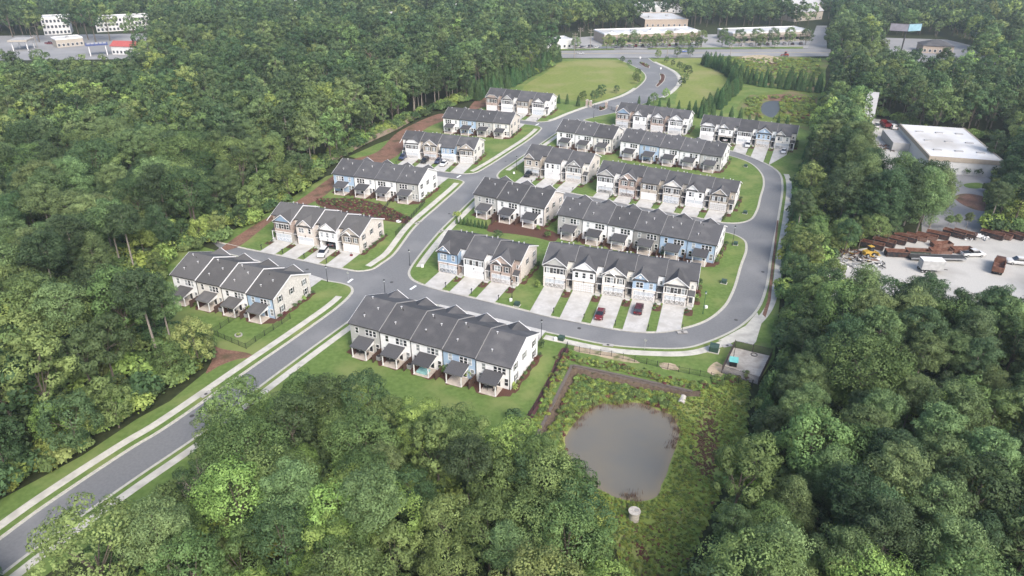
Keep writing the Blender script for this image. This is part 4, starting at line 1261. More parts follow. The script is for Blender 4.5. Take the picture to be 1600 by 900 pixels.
# ---- where trees may stand: everywhere but the clearings
TZ = 15
def mixed(lst):
    return np.array([P(*q) for q in lst])
CLEAR = [
 # the estate, its lawns and the highway strip
 mixed([(-90, 850, 0), (0, 782, 0), (130, 708, 0), (215, 650, 0), (300, 590, 0), (330, 560, 0), (325, 545, 0), (212, 498, 0), (228, 470, 0), (255, 440, 0), (262, 402, 0), (352, 378, 0), (412, 340, 0), (466, 304, 0), (520, 260, 0), (575, 222, 0), (655, 186, 0), (735, 158, 0), (770, 138, 0), (815, 128, 0), (865, 104, 0), (878, 92, 0), (830, 84, 0), (825, 62, 0), (930, 47, 0), (1095, 43, 0), (1260, 42, 0), (1276, 38, 0), (1294, 38, 0), (1296, 96, 0), (1290, 150, 0), (1278, 205, 0), (1262, 252, 0), (1250, 290, 0), (1240, 340, 0), (1228, 430, 0), (1216, 520, 0), (1226, 545, 0), (1222, 590, 0), (1203, 612, 0), (1186, 640, 2), (1170, 720, 4), (1140, 780, 5), (1120, 840, 6), (1070, 925, 8), (975, 925, 9), (948, 850, 9), (935, 800, 9), (890, 760, 10), (868, 715, 10), (835, 690, 10), (800, 668, 9), (740, 672, 9), (690, 660, 9), (640, 655, 9), (600, 632, 9), (540, 600, 9), (470, 585, 9), (430, 600, 9), (385, 622, 9), (330, 672, 9), (305, 715, 9), (262, 765, 9), (215, 830, 9), (165, 890, 9), (120, 935, 9), (60, 980, 9)]),
 mixed([(-200, 98, TZ), (0, 91, TZ), (60, 89, TZ), (125, 95, TZ), (160, 92, TZ), (212, 88, TZ), (245, 62, 0), (242, 46, 0), (60, 44, 0), (40, 56, 0), (-200, 60, 0)]),
 mixed([(1385, 70, TZ), (1430, 78, TZ), (1470, 88, TZ), (1520, 92, TZ), (1528, 74, 0), (1492, 60, 0), (1360, 56, 0), (1355, 62, 0)]),
 mixed([(1292, 420, 6), (1310, 420, 11), (1400, 420, 11), (1450, 428, 11), (1500, 446, 11), (1560, 448, 11), (1620, 434, 11), (1720, 434, 11), (1720, 367, 0), (1542, 365, 0), (1545, 300, 0), (1566, 262, 0), (1590, 225, 4), (1575, 203, 5), (1440, 193, 5), (1420, 194, 2), (1385, 186, 0), (1334, 178, 0), (1332, 215, 0), (1345, 258, 0), (1345, 375, 0), (1300, 404, 0)]),
]
FORECOURT_B = []     # building footprints are added by the far-building code before scattering
def blocked(p, extra):
    r = np.zeros(len(p), bool)
    for c in CLEAR:
        r |= inside(c, p)
    for c in extra:
        r |= inside(c, p)
    return r
# ================================================================== BUILDINGS AROUND THE ESTATE
FOOT = []
bw_white = siding('far_white_wall', (0.55, 0.545, 0.535)); bw_tan = brick('far_tan_brick', (0.36, 0.29, 0.235), (0.42, 0.35, 0.29), (0.40, 0.36, 0.32), .4, .2)
bw_beige = mat('beige_stucco', (0.36, 0.32, 0.27), .85, .06, 1); roof_white = mat('white_membrane', (0.52, 0.515, 0.505), .7, .05, .4, color3=(0.40, 0.385, 0.36), scale2=.06)
roof_grey = mat('grey_membrane', (0.36, 0.355, 0.35), .8, .08, .5); roof_brown = mat('brown_roof', (0.15, 0.125, 0.105), .9, .12, 2); roof_red = mat('red_roof', (0.36, 0.085, 0.075), .7, .1, 1.5)
roof_blue = mat('blue_canopy', (0.055, 0.075, 0.19), .5, .12, 1); win_far = glass_pane('far_window', (0.045, 0.05, 0.06))
def far_block(name, label, cat, bl, br, depth, h, wall, roof, style='flat', rows=1, cols=8, win=(1.4, 1.6), group=None, awn=None):
    a, b = P(*bl), P(*br)
    L_ = np.hypot(*(b - a)); d = (b - a) / L_; n = np.array([-d[1], d[0]])
    FOOT.append(np.array([a - d * 3 - n * (7 if math.hypot(*a) < 560 else 24), b + d * 3 - n * (7 if math.hypot(*a) < 560 else 24), b + d * 3 + n * (depth + 3), a - d * 3 + n * (depth + 3)]))
    r = empty(name, (a[0], a[1], 0.03), math.atan2(d[1], d[0]))
    tag(r, label, cat, group)
    ob('wall', MB().box(0, 0, -.2, L_, depth, h).mesh('wall', wall), r)
    if style == 'flat':
        mb = MB().box(.3, .3, h - .1, L_ - .3, depth - .3, h + .05)
        ob('roof', mb.mesh('roof', roof), r)
        pm = MB().box(-.12, -.12, h - .3, L_ + .12, .3, h + .45).box(-.12, depth - .3, h - .3, L_ + .12, depth + .12, h + .45).box(-.12, .3, h - .3, .3, depth - .3, h + .45).box(L_ - .3, .3, h - .3, L_ + .12, depth - .3, h + .45)
        ob('parapet', pm.mesh('parapet', awn or trim), r)
        for k in range(max(1, int(L_ / 16))):
            x = (k + .5) * 16 if L_ > 16 else L_ / 2
            ob('roof_unit', cached('rtu', lambda: MB().box(-1.1, -.9, 0, 1.1, .9, 1.0).box(-.7, -.6, 1.0, .7, .6, 1.2).mesh('roof_unit', galvanized)), r, (min(x, L_ - 2), depth * .5 + (k % 3 - 1) * depth * .15, h + .05))
    else:
        rs = depth * (.28 if style == 'gable' else .22)
        o = .6
        if style == 'gable':
            mb = MB().prism([(-o, h - .15), (depth + o, h - .15), (depth / 2, h + rs)], -o, L_ + o, 'x')
        else:
            i = min(depth / 2, L_ / 2 - .5)
            mb = MB(); A = [(-o, -o, h), (L_ + o, -o, h), (L_ + o, depth + o, h), (-o, depth + o, h)]; q1, q2 = (i, depth / 2, h + rs), (L_ - i, depth / 2, h + rs)
            mb.face([A[0], A[1], q2, q1]); mb.face([A[2], A[3], q1, q2]); mb.face([A[1], A[2], q2]); mb.face([A[3], A[0], q1]); mb.face(A[::-1])
        ob('roof', mb.mesh('roof', roof), r)
    ww, wh = win
    wm = cached(('fw', ww, wh), lambda: MB().box(-ww / 2 - .12, -.06, -.12, ww / 2 + .12, -.0, wh + .12).mesh('window', trim))
    pm_ = cached(('fp', ww, wh), lambda: MB().face([(-ww / 2, -.08, 0), (ww / 2, -.08, 0), (ww / 2, -.08, wh), (-ww / 2, -.08, wh)]).mesh('pane', win_far))
    for rr in range(rows):
        for c in range(cols):
            x = (c + .5) * L_ / cols; z = .7 + rr * (h - .3) / rows
            w_ = ob('window', wm, r, (x, -.01, z)); ob('pane', pm_, w_)
    return r, L_, d, n
far_block('townhouse_block', 'white three storey block at far left beside tall trees', 'building', (70, 55), (112, 53), 14, 11.5, bw_white, roof_white, rows=3, cols=7, win=(1.5, 1.9))
far_block('townhouse_block', 'long white three storey block behind the red roofed shop', 'building', (152, 50.5), (236, 45.5), 14, 9.5, bw_white, roof_white, rows=3, cols=14, win=(1.5, 1.8))
far_block('low_building', 'low grey building right of the white blocks at far left', 'building', (248, 38), (300, 36), 20, 5, bw_beige, roof_grey, cols=8)
far_block('shop', 'low white flat roofed shop beside the filling station', 'building', (90, 75), (132, 71), 12, 5, bw_beige, roof_white, cols=6)
far_block('shop', 'small white shop with a red roof at far left', 'building', (176, 85), (211, 86), 9, 5, bw_white, roof_red, 'gable', cols=6)
far_block('warehouse', 'long white warehouse in the top left corner', 'building', (-60, 20), (122, 9.5), 60, 9, bw_white, roof_white, cols=12)
far_block('warehouse', 'white flat roofed building among trees at top left', 'building', (459, 22), (484, 20.5), 30, 8, bw_white, roof_white, cols=4)
far_block('warehouse', 'small pale roof right of the white building at top', 'building', (505, 18), (521, 17), 20, 7, bw_white, roof_white, cols=3)
far_block('house', 'pale grey hip roofed building showing above the left forest', 'building', (590, 43), (613, 42), 18, 6, bw_white, roof_grey, 'hip', cols=4)
far_block('warehouse', 'long white roof showing above the middle of the forest', 'building', (615, 39.5), (656, 37), 22, 7, bw_white, roof_white, cols=6)
far_block('warehouse', 'thin white roof line in the trees, top centre left', 'building', (690, 26), (727, 24.5), 24, 7, bw_white, roof_white, cols=5)
far_block('warehouse', 'white roof half hidden just left of the highway shops', 'building', (784, 28), (812, 26), 24, 7, bw_white, roof_white, cols=4)
far_block('warehouse', 'brown and white building behind the restaurant trees', 'building', (860, 31), (906, 29), 24, 7, bw_tan, roof_white, cols=8)
far_block('warehouse', 'brown brick hall with a pale flat roof behind the strip mall', 'building', (1007, 43), (1074, 42.5), 45, 5.5, bw_tan, roof_white, cols=8, awn=bw_tan)
far_block('warehouse', 'white building behind a screen of pines at top centre', 'building', (970, 22), (1066, 20), 30, 6, bw_white, roof_white, cols=10)
far_block('restaurant', 'white flat roofed restaurant left of the strip mall', 'building', (841, 78), (893, 75.5), 14, 5.5, bw_white, roof_white, cols=7)
m1, L1_, _, _ = far_block('strip_mall', 'long tan brick strip mall with white pediments by the highway', 'building', (944, 69.5), (1094, 64.5), 22, 6.5, bw_tan, roof_white, cols=18, win=(2.6, 2.4))
for k in range(7):
    x = L1_ * (k + .5) / 7
    hh = 2.6 if k == 3 else 1.2; ww = 5 if k == 3 else 2.6
    ob('pediment', MB().box(x - ww, -.5, 6.0, x + ww, .3, 7.0).prism([(x - ww - .3, 7.0), (x + ww + .3, 7.0), (x, 7.0 + hh)], -.6, 1.2, 'y').mesh('pediment', trim), m1)
    ob('pilaster', MB().box(x - .5 - L1_ / 14, -.45, 0, x + .5 - L1_ / 14, 0, 6.0).mesh('pilaster', bw_beige), m1)
ob('awning', MB().hexa([(1, -2.6, 3.0), (L1_ - 1, -2.6, 3.0), (L1_ - 1, -.05, 4.0), (1, -.05, 4.0), (1, -2.6, 3.2), (L1_ - 1, -2.6, 3.2), (L1_ - 1, -.05, 4.3), (1, -.05, 4.3)]).mesh('awning', roof_brown), m1)
m2, L2_, _, _ = far_block('strip_mall', 'tan strip mall right of centre behind car park trees', 'building', (1144, 67), (1266, 62.5), 22, 6.2, bw_beige, roof_white, cols=14, win=(2.6, 2.4))
ob('awning', MB().hexa([(1, -2.6, 3.0), (L2_ - 1, -2.6, 3.0), (L2_ - 1, -.05, 4.0), (1, -.05, 4.0), (1, -2.6, 3.2), (L2_ - 1, -2.6, 3.2), (L2_ - 1, -.05, 4.3), (1, -.05, 4.3)]).mesh('awning', roof_brown), m2)
far_block('church', 'pale roofed church at the end of the side road', 'building', (1240, 34), (1284, 30), 30, 7, bw_beige, roof_grey, 'gable', cols=6)
far_block('church_hall', 'cream gabled hall behind the pale roofed church', 'building', (1250, 21), (1284, 18), 24, 7, bw_beige, roof_grey, 'gable', cols=5)
for k, (a, b) in enumerate((((1346, 17), (1362, 15.5)), ((1366, 15), (1382, 13.5)), ((1386, 13.5), (1402, 12)), ((1404, 11), (1420, 9)))):
    far_block('house', f'pale roofed house, {ORD[k]} from left in the distant row at top right', 'building', a, b, 14, 6, bw_beige, roof_grey, 'gable', cols=4, group='distant houses at top right')
far_block('house', 'brown roofed house above the right hand forest', 'building', (1405, 29), (1434, 27.5), 18, 5.5, bw_beige, roof_brown, 'hip', cols=5)
far_block('shop', 'dark roofed low building with pale drive at top right', 'building', (1440, 82.5), (1488, 84.5), 14, 4.5, bw_tan, shingle, 'hip', cols=6)
far_block('shop', 'white low roof at the right edge of the far trees', 'building', (1538, 62), (1570, 62), 14, 4.5, bw_white, roof_white, cols=4)
# the white warehouse and the metal shed beside the yard
wa = P(1446, 269)
wb = P(1552, 277)
_wd = (wb - wa) / np.hypot(*(wb - wa))
wb = wa + _wd * np.hypot(*(wb - wa)) * 1.08
_bk = P(1433, 194, 6.0)
wdep = float(abs((_bk - wa) @ np.array([-_wd[1], _wd[0]])))
WR = empty('warehouse', (wa[0], wa[1], .05), math.atan2(_wd[1], _wd[0]))
tag(WR, 'big white warehouse with a stained flat white roof beside the yard', 'warehouse')
_wl = float(np.hypot(*(wb - wa)))
ob('wall', MB().box(0, 0, -.2, _wl, wdep, 5.2).mesh('wall', bw_white), WR)
ob('roof', MB().box(.3, .3, 5.2, _wl - .3, wdep - .3, 5.6).mesh('roof', mat('warehouse_roof', (0.60, 0.595, 0.585), .7, .04, .3, color3=(0.42, 0.40, 0.37), scale2=.05)), WR)
ob('parapet', MB().box(-.15, -.15, 4.2, _wl + .15, .3, 5.75).box(-.15, .3, 4.4, .3, wdep, 5.75).box(_wl - .3, .3, 4.4, _wl + .15, wdep, 5.75).mesh('parapet', mat('tan_parapet', (0.36, 0.31, 0.25), .8, .06, 1)), WR)
for k in range(9):
    ob('skylight', cached('sky', lambda: MB().box(-1.3, -.6, 0, 1.3, .6, .3).mesh('skylight', roof_grey)), WR, (_wl * (.2 + .3 * (k % 3)), wdep * (.2 + .28 * (k // 3)), 5.6))
ob('loading_dock', MB().box(-6, wdep * .55, -.1, -.02, wdep * .98, 3.2).mesh('loading_dock', roof_grey), WR)
FOOT.append(np.array([wa - _wd * 8, wb + _wd * 2]).tolist() + [(wb + np.array([-_wd[1], _wd[0]]) * wdep).tolist(), (wa - _wd * 8 + np.array([-_wd[1], _wd[0]]) * wdep).tolist()])
far_block('metal_shed', 'grey metal shed left of the parked trucks', 'shed', (1344, 209.5), (1357, 211), 32, 5, galvanized, roof_grey, 'gable', cols=1)

# filling station canopies, blue canopy, billboard
def canopy(label, px, w, dp, h, m, rot):
    c = P(*px)
    r = tag(empty('canopy', (c[0], c[1], .04), rot), label, 'canopy')
    FOOT.append(np.array([c + q for q in ((-w, -dp), (w, -dp), (w, dp), (-w, dp))]))
    ob('canopy_roof', MB().box(-w / 2, -dp / 2, h, w / 2, dp / 2, h + .9).mesh('canopy_roof', m), r)
    mb = MB()
    for k in range(5):
        for j in range(3):
            mb.box(-w / 2 + .8 + k * (w - 1) / 5, -dp / 2 + .8 + j * (dp - 1) / 3, h + .9, -w / 2 + .3 + (k + 1) * (w - 1) / 5, -dp / 2 + .3 + (j + 1) * (dp - 1) / 3, h + 1.0)
    ob('canopy_panel', mb.mesh('canopy_panel', roof_grey), r)
    for sx in (-1, 1):
        for sy in (-1, 1):
            ob('post', MB().box(sx * w * .38 - .2, sy * dp * .36 - .2, -.1, sx * w * .38 + .2, sy * dp * .36 + .2, h).mesh('post', trim), r)
canopy('pale filling station canopy on posts at far left', (38, 77), 11, 14, 5.5, bw_beige, .2)
canopy('dark blue canopy left of the red roofed shop', (155, 86), 12, 7, 6, roof_blue, .5)
def billboard(px, h):
    c = P(*px)
    r = tag(empty('billboard', (c[0], c[1], 0)), 'two faced billboard on a post above the right hand trees', 'billboard')
    FOOT.append(np.array([c + q for q in ((-4, -4), (4, -4), (4, 4), (-4, 4))]))
    ob('post', MB().tube((0, 0, -.2), (0, 0, h), .45, n=8).mesh('post', gutter_dark), r)
    for s, cc in ((-1, (0.20, 0.19, 0.22)), (1, (0.22, 0.36, 0.42))):
        o = ob('sign_face', MB().box(-5.2, -.15, 0, 5.2, .15, 4.2).mesh('sign_face', mat(f'billboard_{s}', cc, .6, .15, .4)), r, (s * 5.0, s * .0, h - 1), s * .35)
        ob('frame', MB().box(-5.4, .16, -.2, 5.4, .4, 0).box(-5.4, .16, 4.2, 5.4, .4, 4.4).mesh('frame', gutter_dark), o)
billboard((1407, 84), 15)

def utility_pole(base, top_px, label):
    c = P(*base)
    # height from the photo position of its head
    lo, hi = 4.0, 30.0
    for _ in range(30):
        mid = (lo + hi) / 2
        _, vv, _w = project([(c[0], c[1], mid)])
        lo, hi = (mid, hi) if vv[0] > top_px else (lo, mid)
    r = tag(empty('utility_pole', (c[0], c[1], 0)), label, 'utility pole', 'utility poles along the highway')
    ob('pole', MB().tube((0, 0, -.3), (0, 0, lo), .2, .14, 7).mesh('pole', bark_pale), r)
    for k in range(2):
        a = ob('cross_arm', MB().box(-1.6, -.08, lo - 1.0 - 1.3 * k, 1.6, .08, lo - .8 - 1.3 * k).mesh('cross_arm', bark_pale), r)
        ob('insulator', MB().tube((-1.4, 0, lo - .8 - 1.3 * k), (-1.4, 0, lo - .5 - 1.3 * k), .07, n=5).tube((1.4, 0, lo - .8 - 1.3 * k), (1.4, 0, lo - .5 - 1.3 * k), .07, n=5).mesh('insulator', trim), a)
for base, top, lab in (((862, 76.5), 54, 'utility pole in front of the white restaurant'), ((897, 90), 51, 'utility pole at the highway edge above the meadow'), ((922, 78), 45, 'utility pole left of the strip mall'),
                       ((1042, 88), 60, 'utility pole on the highway right of the entrance'), ((1096, 73), 49, 'utility pole at the right end of the strip mall'), ((1141, 87), 68, 'utility pole at the highway edge above the wild field'),
                       ((1313, 76), 41, 'tall utility pole right of the side road'), ((60, 79), 54, 'utility pole beside the filling station canopy'), ((906, 72), 43, 'utility pole behind the white restaurant')):
    utility_pole(base, top, lab)

# ================================================================== FOREST
MARKS = [(P(*px), ph) for px, ph in (
 ((300, 400), 'the first row left of main street'), ((450, 320), 'the second row left of main street'), ((560, 255), 'the third row left of main street'), ((650, 205), 'the fourth row left of main street'), ((715, 172), 'the fifth row left of main street'), ((770, 142), 'the farthest left row'), ((860, 100), 'the left meadow'),
 ((40, 770), 'the lowest stretch of main street'), ((180, 680), 'main street at lower left'), ((300, 600), 'the bank below the first left row'), ((225, 500), 'the first left back gardens'),
 ((350, 700), 'the right kerb of main street'), ((500, 650), 'the left end of the near lawn'), ((640, 700), 'the middle of the near lawn'), ((790, 720), 'the right end of the near lawn'), ((850, 790), 'the left pond bank'), ((960, 900), 'the pond outlet'),
 ((1140, 760), 'the right pond bank'), ((1195, 640), 'the pump enclosure'), ((1240, 480), 'the loop road bend'), ((1240, 350), 'the right side of the loop road'), ((1270, 230), 'the far right row'), ((1290, 150), 'the wild field'),
 ((1400, 480), 'the scrap heap'), ((1560, 490), 'the rusty dump truck'), ((1350, 230), 'the metal shed'), ((1440, 180), 'the back of the warehouse'), ((1600, 180), 'the right end of the warehouse'),
 ((300, 900), 'the bottom edge at left'), ((560, 900), 'the bottom edge left of centre'), ((780, 900), 'the bottom edge at centre'), ((1150, 900), 'the bottom edge right of centre'), ((1400, 900), 'the bottom edge at right'), ((1600, 900), 'the lower right corner'), ((1600, 650), 'the right picture edge, halfway down'), ((1400, 650), 'the middle of the right woods'), ((1250, 760), 'the left part of the right woods'),
 ((0, 450), 'the left picture edge, halfway down'), ((0, 300), 'the left picture edge, a third down'), ((150, 300), 'the middle of the left forest'), ((300, 200), 'the upper part of the left forest'), ((550, 140), 'the forest top centre'), ((300, 120), 'the far upper left woods'), ((450, 100), 'the woods above the left forest middle'), ((620, 90), 'the woods left of the restaurant'), ((700, 110), 'the woods behind the cypress screen'), ((500, 180), 'the forest above the third left row'), ((420, 240), 'the forest above the second left row'), ((200, 200), 'the forest below the red roofed shop'), ((70, 200), 'the forest below the filling station'), ((80, 130), 'the trees hiding the filling station'), ((350, 290), 'the forest above the first left row'), ((640, 140), 'the forest above the fifth left row'), ((1320, 120), 'the woods right of the wild field'), ((1420, 130), 'the woods below the billboard'), ((1540, 130), 'the woods below the dark roofed shop'), ((200, 420), 'the forest left of the first row'), ((100, 560), 'the pines at lower left'))]
def zone_of(x, y):
    d = [math.hypot(x - q[0], y - q[1]) for q, _ in MARKS]
    k = int(np.argmin(d)); ph = MARKS[k][1]
    near = 'close by' if d[k] < 9 else ('near' if d[k] < 20 else 'some way from')
    return f'{near} {ph}', f'trees around {ph}'

def scatter_ring(r0, r1, sp, rg):
    ext = r1
    xs = np.arange(-ext, ext, sp); ys = np.arange(20, ext + 1, sp * .9)
    X, Y = np.meshgrid(xs, ys)
    X = X + (np.arange(len(ys)) % 2)[:, None] * sp / 2
    p = np.stack([X.ravel(), Y.ravel()], 1) + rg.uniform(-.36, .36, (X.size, 2)) * sp
    r = np.hypot(p[:, 0], p[:, 1])
    p = p[(r >= r0) & (r < r1)]
    u, v, w = project(np.column_stack([p, np.full(len(p), 8.0)]))
    ok = (w > 5) & (u > -260) & (u < 1860) & (v < 1060) & (v > -120)
    return p[ok]
rg = np.random.default_rng(11)
TREES = []      # x, y, kind, lod, variant, scale, rot, colour
extra = [np.asarray(f) for f in FOOT]
for r0, r1, sp in ((40, 175, 6.6), (175, 400, 7.6), (400, 800, 10.8), (800, 1500, 14)):
    p = scatter_ring(r0, r1, sp, rg)
    p = p[~blocked(p, extra)]
    u, v, w = project(np.column_stack([p, np.full(len(p), 8.0)]))
    edge = np.min([seg_dist(c, p) for c in CLEAR], axis=0)
    for k in range(len(p)):
        x, y = p[k]
        dist = w[k]
        nz = math.sin(x * .021 + 1.3) * math.cos(y * .017 + .4) + .5 * math.sin(x * .05 + y * .043)
        pf = .30 + .28 * nz
        if u[k] > 1120 and v[k] > 430: pf = .62 + .2 * nz
        elif 380 < u[k] < 840 and v[k] < 240: pf = .62
        elif u[k] > 1230 and v[k] < 430: pf = .45
        elif v[k] > 600 and u[k] < 900: pf = .12
        low = False
        if edge[k] < 9 and not (v[k] > 560 and u[k] > 200) and dist < 235: pf *= .35
        kd = 'p' if rg.uniform() < pf else 'b'
        lod = 0 if dist < 235 else (1 if dist < 460 else 2)
        near = v[k] > 560 and 200 < u[k]
        if kd == 'b':
            s = rg.uniform(.62, 1.12) if near else rg.uniform(.82, 1.35)
            if near and u[k] < 900: s = max(.66, s * .9)
            if edge[k] < 9 and lod == 0 and not near: s = rg.uniform(.6, 1.15); low = True
            cl = rg.choice(['mid', 'dark', 'olive', 'bright'], p=([.38, .42, .10, .10] if dist < 300 else [.28, .64, .05, .03]) if not near else [.44, .18, .16, .22])
            if u[k] > 1000 and v[k] > 480 and cl == 'bright' and rg.uniform() < .8: cl = 'mid'
        else:
            s = rg.uniform(.62, .98) if near else rg.uniform(.78, 1.2)
            if edge[k] < 4: s *= .75
            cl = rg.choice(['pine', 'pine_dark'], p=[.65, .35] if dist < 300 else [.3, .7])
        if u[k] > 1150 and v[k] > 400 and not near: s = min(s, rg.uniform(.85, 1.12))
        if dist > 400: s *= 1.12
        vi = int(rg.integers(6)) if (kd, lod) == ('p', 0) else (int(rg.integers(7, 11)) if low else int(rg.integers(7 if (kd, lod) == ('b', 0) else len(VAR[kd][lod]))))
        if (kd, lod) == ('p', 0) and rg.uniform() < .25: vi = int(rg.integers(6, 8))
        TREES.append((x, y, kd, lod, vi, s, rg.uniform(0, 6.28), cl))
# single trees that stand out in the photo: base position, kind, scale, colour, label
SPECIAL = [((188, 975), 'b', 1.28, 'olive', 'tall loose grey-green tree leaning over main street at lower left'),
           ((432, 232), 'b', 1.25, 'bright', 'tall yellow-green tree at the edge of the left forest'),
           ((525, 940), 'b', .95, 'bright', 'pale yellow-green tree in the bottom centre woods'),
           ((1205, 960), 'b', .75, 'bright', 'bright green tree at the bottom edge, right of the pond'),
           ((1372, 372), 'p', 1.12, 'pine_dark', 'large dark pine beside the skips, left of its clump'), ((1398, 366), 'p', 1.1, 'pine_dark', 'dark pine in the middle of the clump above the skips'),
           ((1430, 368), 'p', 1.1, 'pine', 'broad pine at the right of the clump above the skips'), ((1352, 364), 'p', 1.0, 'pine_dark', 'dark pine between loop road belt and pine clump'),
           ((1452, 356), 'p', .98, 'pine', 'smaller pine nearest the car park entrance'), ((1412, 352), 'p', 1.1, 'pine_dark', 'rear dark pine of the clump above the skips'),
           ((1340, 392), 'b', .7, 'mid', 'leafy tree at the left end of the skip row'), ((1318, 398), 'b', .65, 'dark', 'dark leafy tree behind the scrap heap'),
           ((1385, 384), 'b', .6, 'dark', 'low leafy tree directly behind the skips'), ((1362, 388), 'b', .6, 'mid', 'low leafy tree behind the left hand skips'),
           ((1556, 352), 'b', .85, 'mid', 'round tree right of the warehouse car park'), ((1590, 352), 'b', .95, 'dark', 'dark round tree above the right hand skips'), ((1572, 330), 'b', .8, 'mid', 'leafy tree behind the round tree by the car park'),
           ((1580, 292), 'p', 1.05, 'pine_dark', 'tall pine at the right end of the warehouse'), ((1612, 300), 'p', 1.1, 'pine', 'pine at the right edge beside the warehouse'), ((1545, 262), 'p', .75, 'pine_dark', 'slim pine against the warehouse front'),
           *[((a_, b_), 'p', s_, c_, f'{w_} pine in the belt between the loop road and the warehouse') for a_, b_, s_, c_, w_ in ((1335, 348, 1.15, 'pine', 'nearest tall'), (1310, 352, 1.05, 'pine_dark', 'dark tall'), (1322, 312, 1.15, 'pine', 'broad'), (1347, 330, 1.1, 'pine_dark', 'dark broad'), (1332, 288, 1.15, 'pine', 'middle'), (1305, 300, 1.2, 'pine_dark', 'dark middle'), (1318, 258, 1.2, 'pine', 'farthest'), (1300, 240, 1.2, 'pine_dark', 'dark farthest'))],
           ((1388, 346), 'p', 1.15, 'pine', 'tall pine at the back of the clump above the skips'), ((1440, 347), 'p', 1.05, 'pine_dark', 'dark pine at the back right of the clump above the skips'),
           ((1478, 363), 'p', .28, 'pine', 'small young pine by the car park, left of three'), ((1490, 362), 'p', .3, 'pine', 'small young pine by the car park, middle of three'), ((1508, 361), 'p', .32, 'pine', 'small young pine by the car park, right of three'),
           ((50, 62), 'b', 1.7, 'dark', 'broad dark tree in front of the white block at far left'), ((62, 66), 'b', 1.4, 'mid', 'tree right of the broad dark tree at far left'), ((125, 60), 'b', 1.6, 'dark', 'dark tree between the two white blocks'), ((150, 66), 'b', 1.7, 'dark', 'large dark tree before the long white block'), ((172, 64), 'b', 1.5, 'mid', 'tree above the blue canopy'), ((20, 58), 'b', 1.6, 'dark', 'dark tree left of the white block at far left'), ((36, 54), 'b', 1.7, 'dark', 'tallest dark tree left of the white block at far left'), ((138, 62), 'b', 1.7, 'dark', 'second dark tree between the two white blocks'), ((212, 72), 'b', 1.3, 'mid', 'tree right of the red roofed shop'),
           ((1058, 89.5), 'b', .55, 'dark', 'round dark tree on the highway verge, left of two'), ((1078, 89), 'b', .55, 'dark', 'round dark tree on the highway verge, right of two'), ((1028, 92.5), 'b', .5, 'olive', 'low olive tree beside the entrance drive')]
for k in range(9):
    SPECIAL.append(((955 + 17.5 * k, 76 - .35 * k), 'b', .72 + .12 * (k % 3), 'olive' if k % 2 else 'mid', f'car park tree before the strip mall, number {k + 1} from left' if False else ['leftmost car park tree before the long strip mall', 'second car park tree before the long strip mall', 'third car park tree before the long strip mall', 'fourth car park tree, below the big pediment', 'fifth car park tree before the long strip mall', 'sixth car park tree before the long strip mall', 'seventh car park tree before the long strip mall', 'eighth car park tree before the long strip mall', 'rightmost car park tree before the long strip mall'][k]))
for k in range(10):
    SPECIAL.append(((850 + 40 * k + 9 * (k % 3), 78.3 - .55 * k if k < 3 else 76.3 - .2 * (k - 3)), 'b', .62 + .1 * (k % 3), ('dark', 'mid', 'olive')[k % 3], f'{["first", "second", "third", "fourth", "fifth", "sixth", "seventh", "eighth", "ninth", "tenth"][k]} verge tree from left along the highway before the malls'))
for k in range(6):
    SPECIAL.append(((1128 + 26 * k, 73 - .5 * k), 'b', 1.0, 'dark' if k % 2 else 'mid', f'{ORD[k]} tree from left before the right hand strip mall'))
TOPS = [((318, 688), 10, 'mid', 'tree at the kerb of main street above the bare grey tree'), ((286, 716), 10, 'dark', 'dark tree at the kerb of main street, right of the verge'), ((252, 748), 10, 'mid', 'slim tree on the verge of main street'), ((216, 786), 10, 'olive', 'olive tree on the verge of main street, lower left'), ((348, 660), 10, 'bright', 'light tree nearest the walk below the first left row'), ((172, 832), 10, 'mid', 'leafy tree just right of the tall loose tree'), ((470, 588), 12, 'mid', 'tree at the upper left tip of the near woods'), ((508, 598), 12, 'dark', 'dark tree right of the upper left tip of the near woods'), ((556, 606), 12, 'bright', 'light green tree on the edge of the near lawn'), ((600, 630), 12, 'mid', 'tree on the edge of the near lawn, below the second porch'), ((648, 648), 12, 'olive', 'olive tree on the edge of the near lawn, below the third porch'), ((704, 650), 13, 'mid', 'tree on the edge of the near lawn, below the blue house'), ((752, 662), 13, 'mid', 'tall leafy tree below the right end of the near row'), ((800, 668), 14, 'bright', 'light leafy tree just left of the retaining wall'), ((838, 690), 14, 'mid', 'leafy tree at the foot of the retaining wall'), ((862, 728), 14, 'mid', 'leafy tree overhanging the left of the pond'), ((820, 720), 14, 'dark', 'dark tree behind those left of the pond'), ((893, 742), 13, 'mid', 'leafy tree dipping over the pond edge at lower left'), ((916, 788), 12, 'bright', 'light tree at the lower left bank of the pond'), ((905, 775), 13, 'dark', 'dark tree at the lower left of the pond'), ((935, 815), 12, 'mid', 'tree left of the pond outlet tower'), ((770, 715), 13, 'mid', 'tree in the middle of the woods left of the pond'), ((545, 745), 14, 'bright', 'pale broad tree in the bottom centre woods'), ((600, 770), 13, 'bright', 'second pale tree in the bottom centre woods')]
for (tx, ty), th_, cl, lab in TOPS:
    q = P(tx, ty, th_ * .93)
    SPECIAL.append((tuple(float(a_[0]) for a_ in project([(q[0], q[1], 0)])[:2]), 'b', th_ / 15.5, cl, lab))
NAMES = {'b': 'broadleaf_tree', 'p': 'pine_tree'}
CW = {'mid': 'mid green', 'dark': 'dark green', 'olive': 'olive green', 'bright': 'bright yellow-green', 'pine': 'grey-green', 'pine_dark': 'dark'}
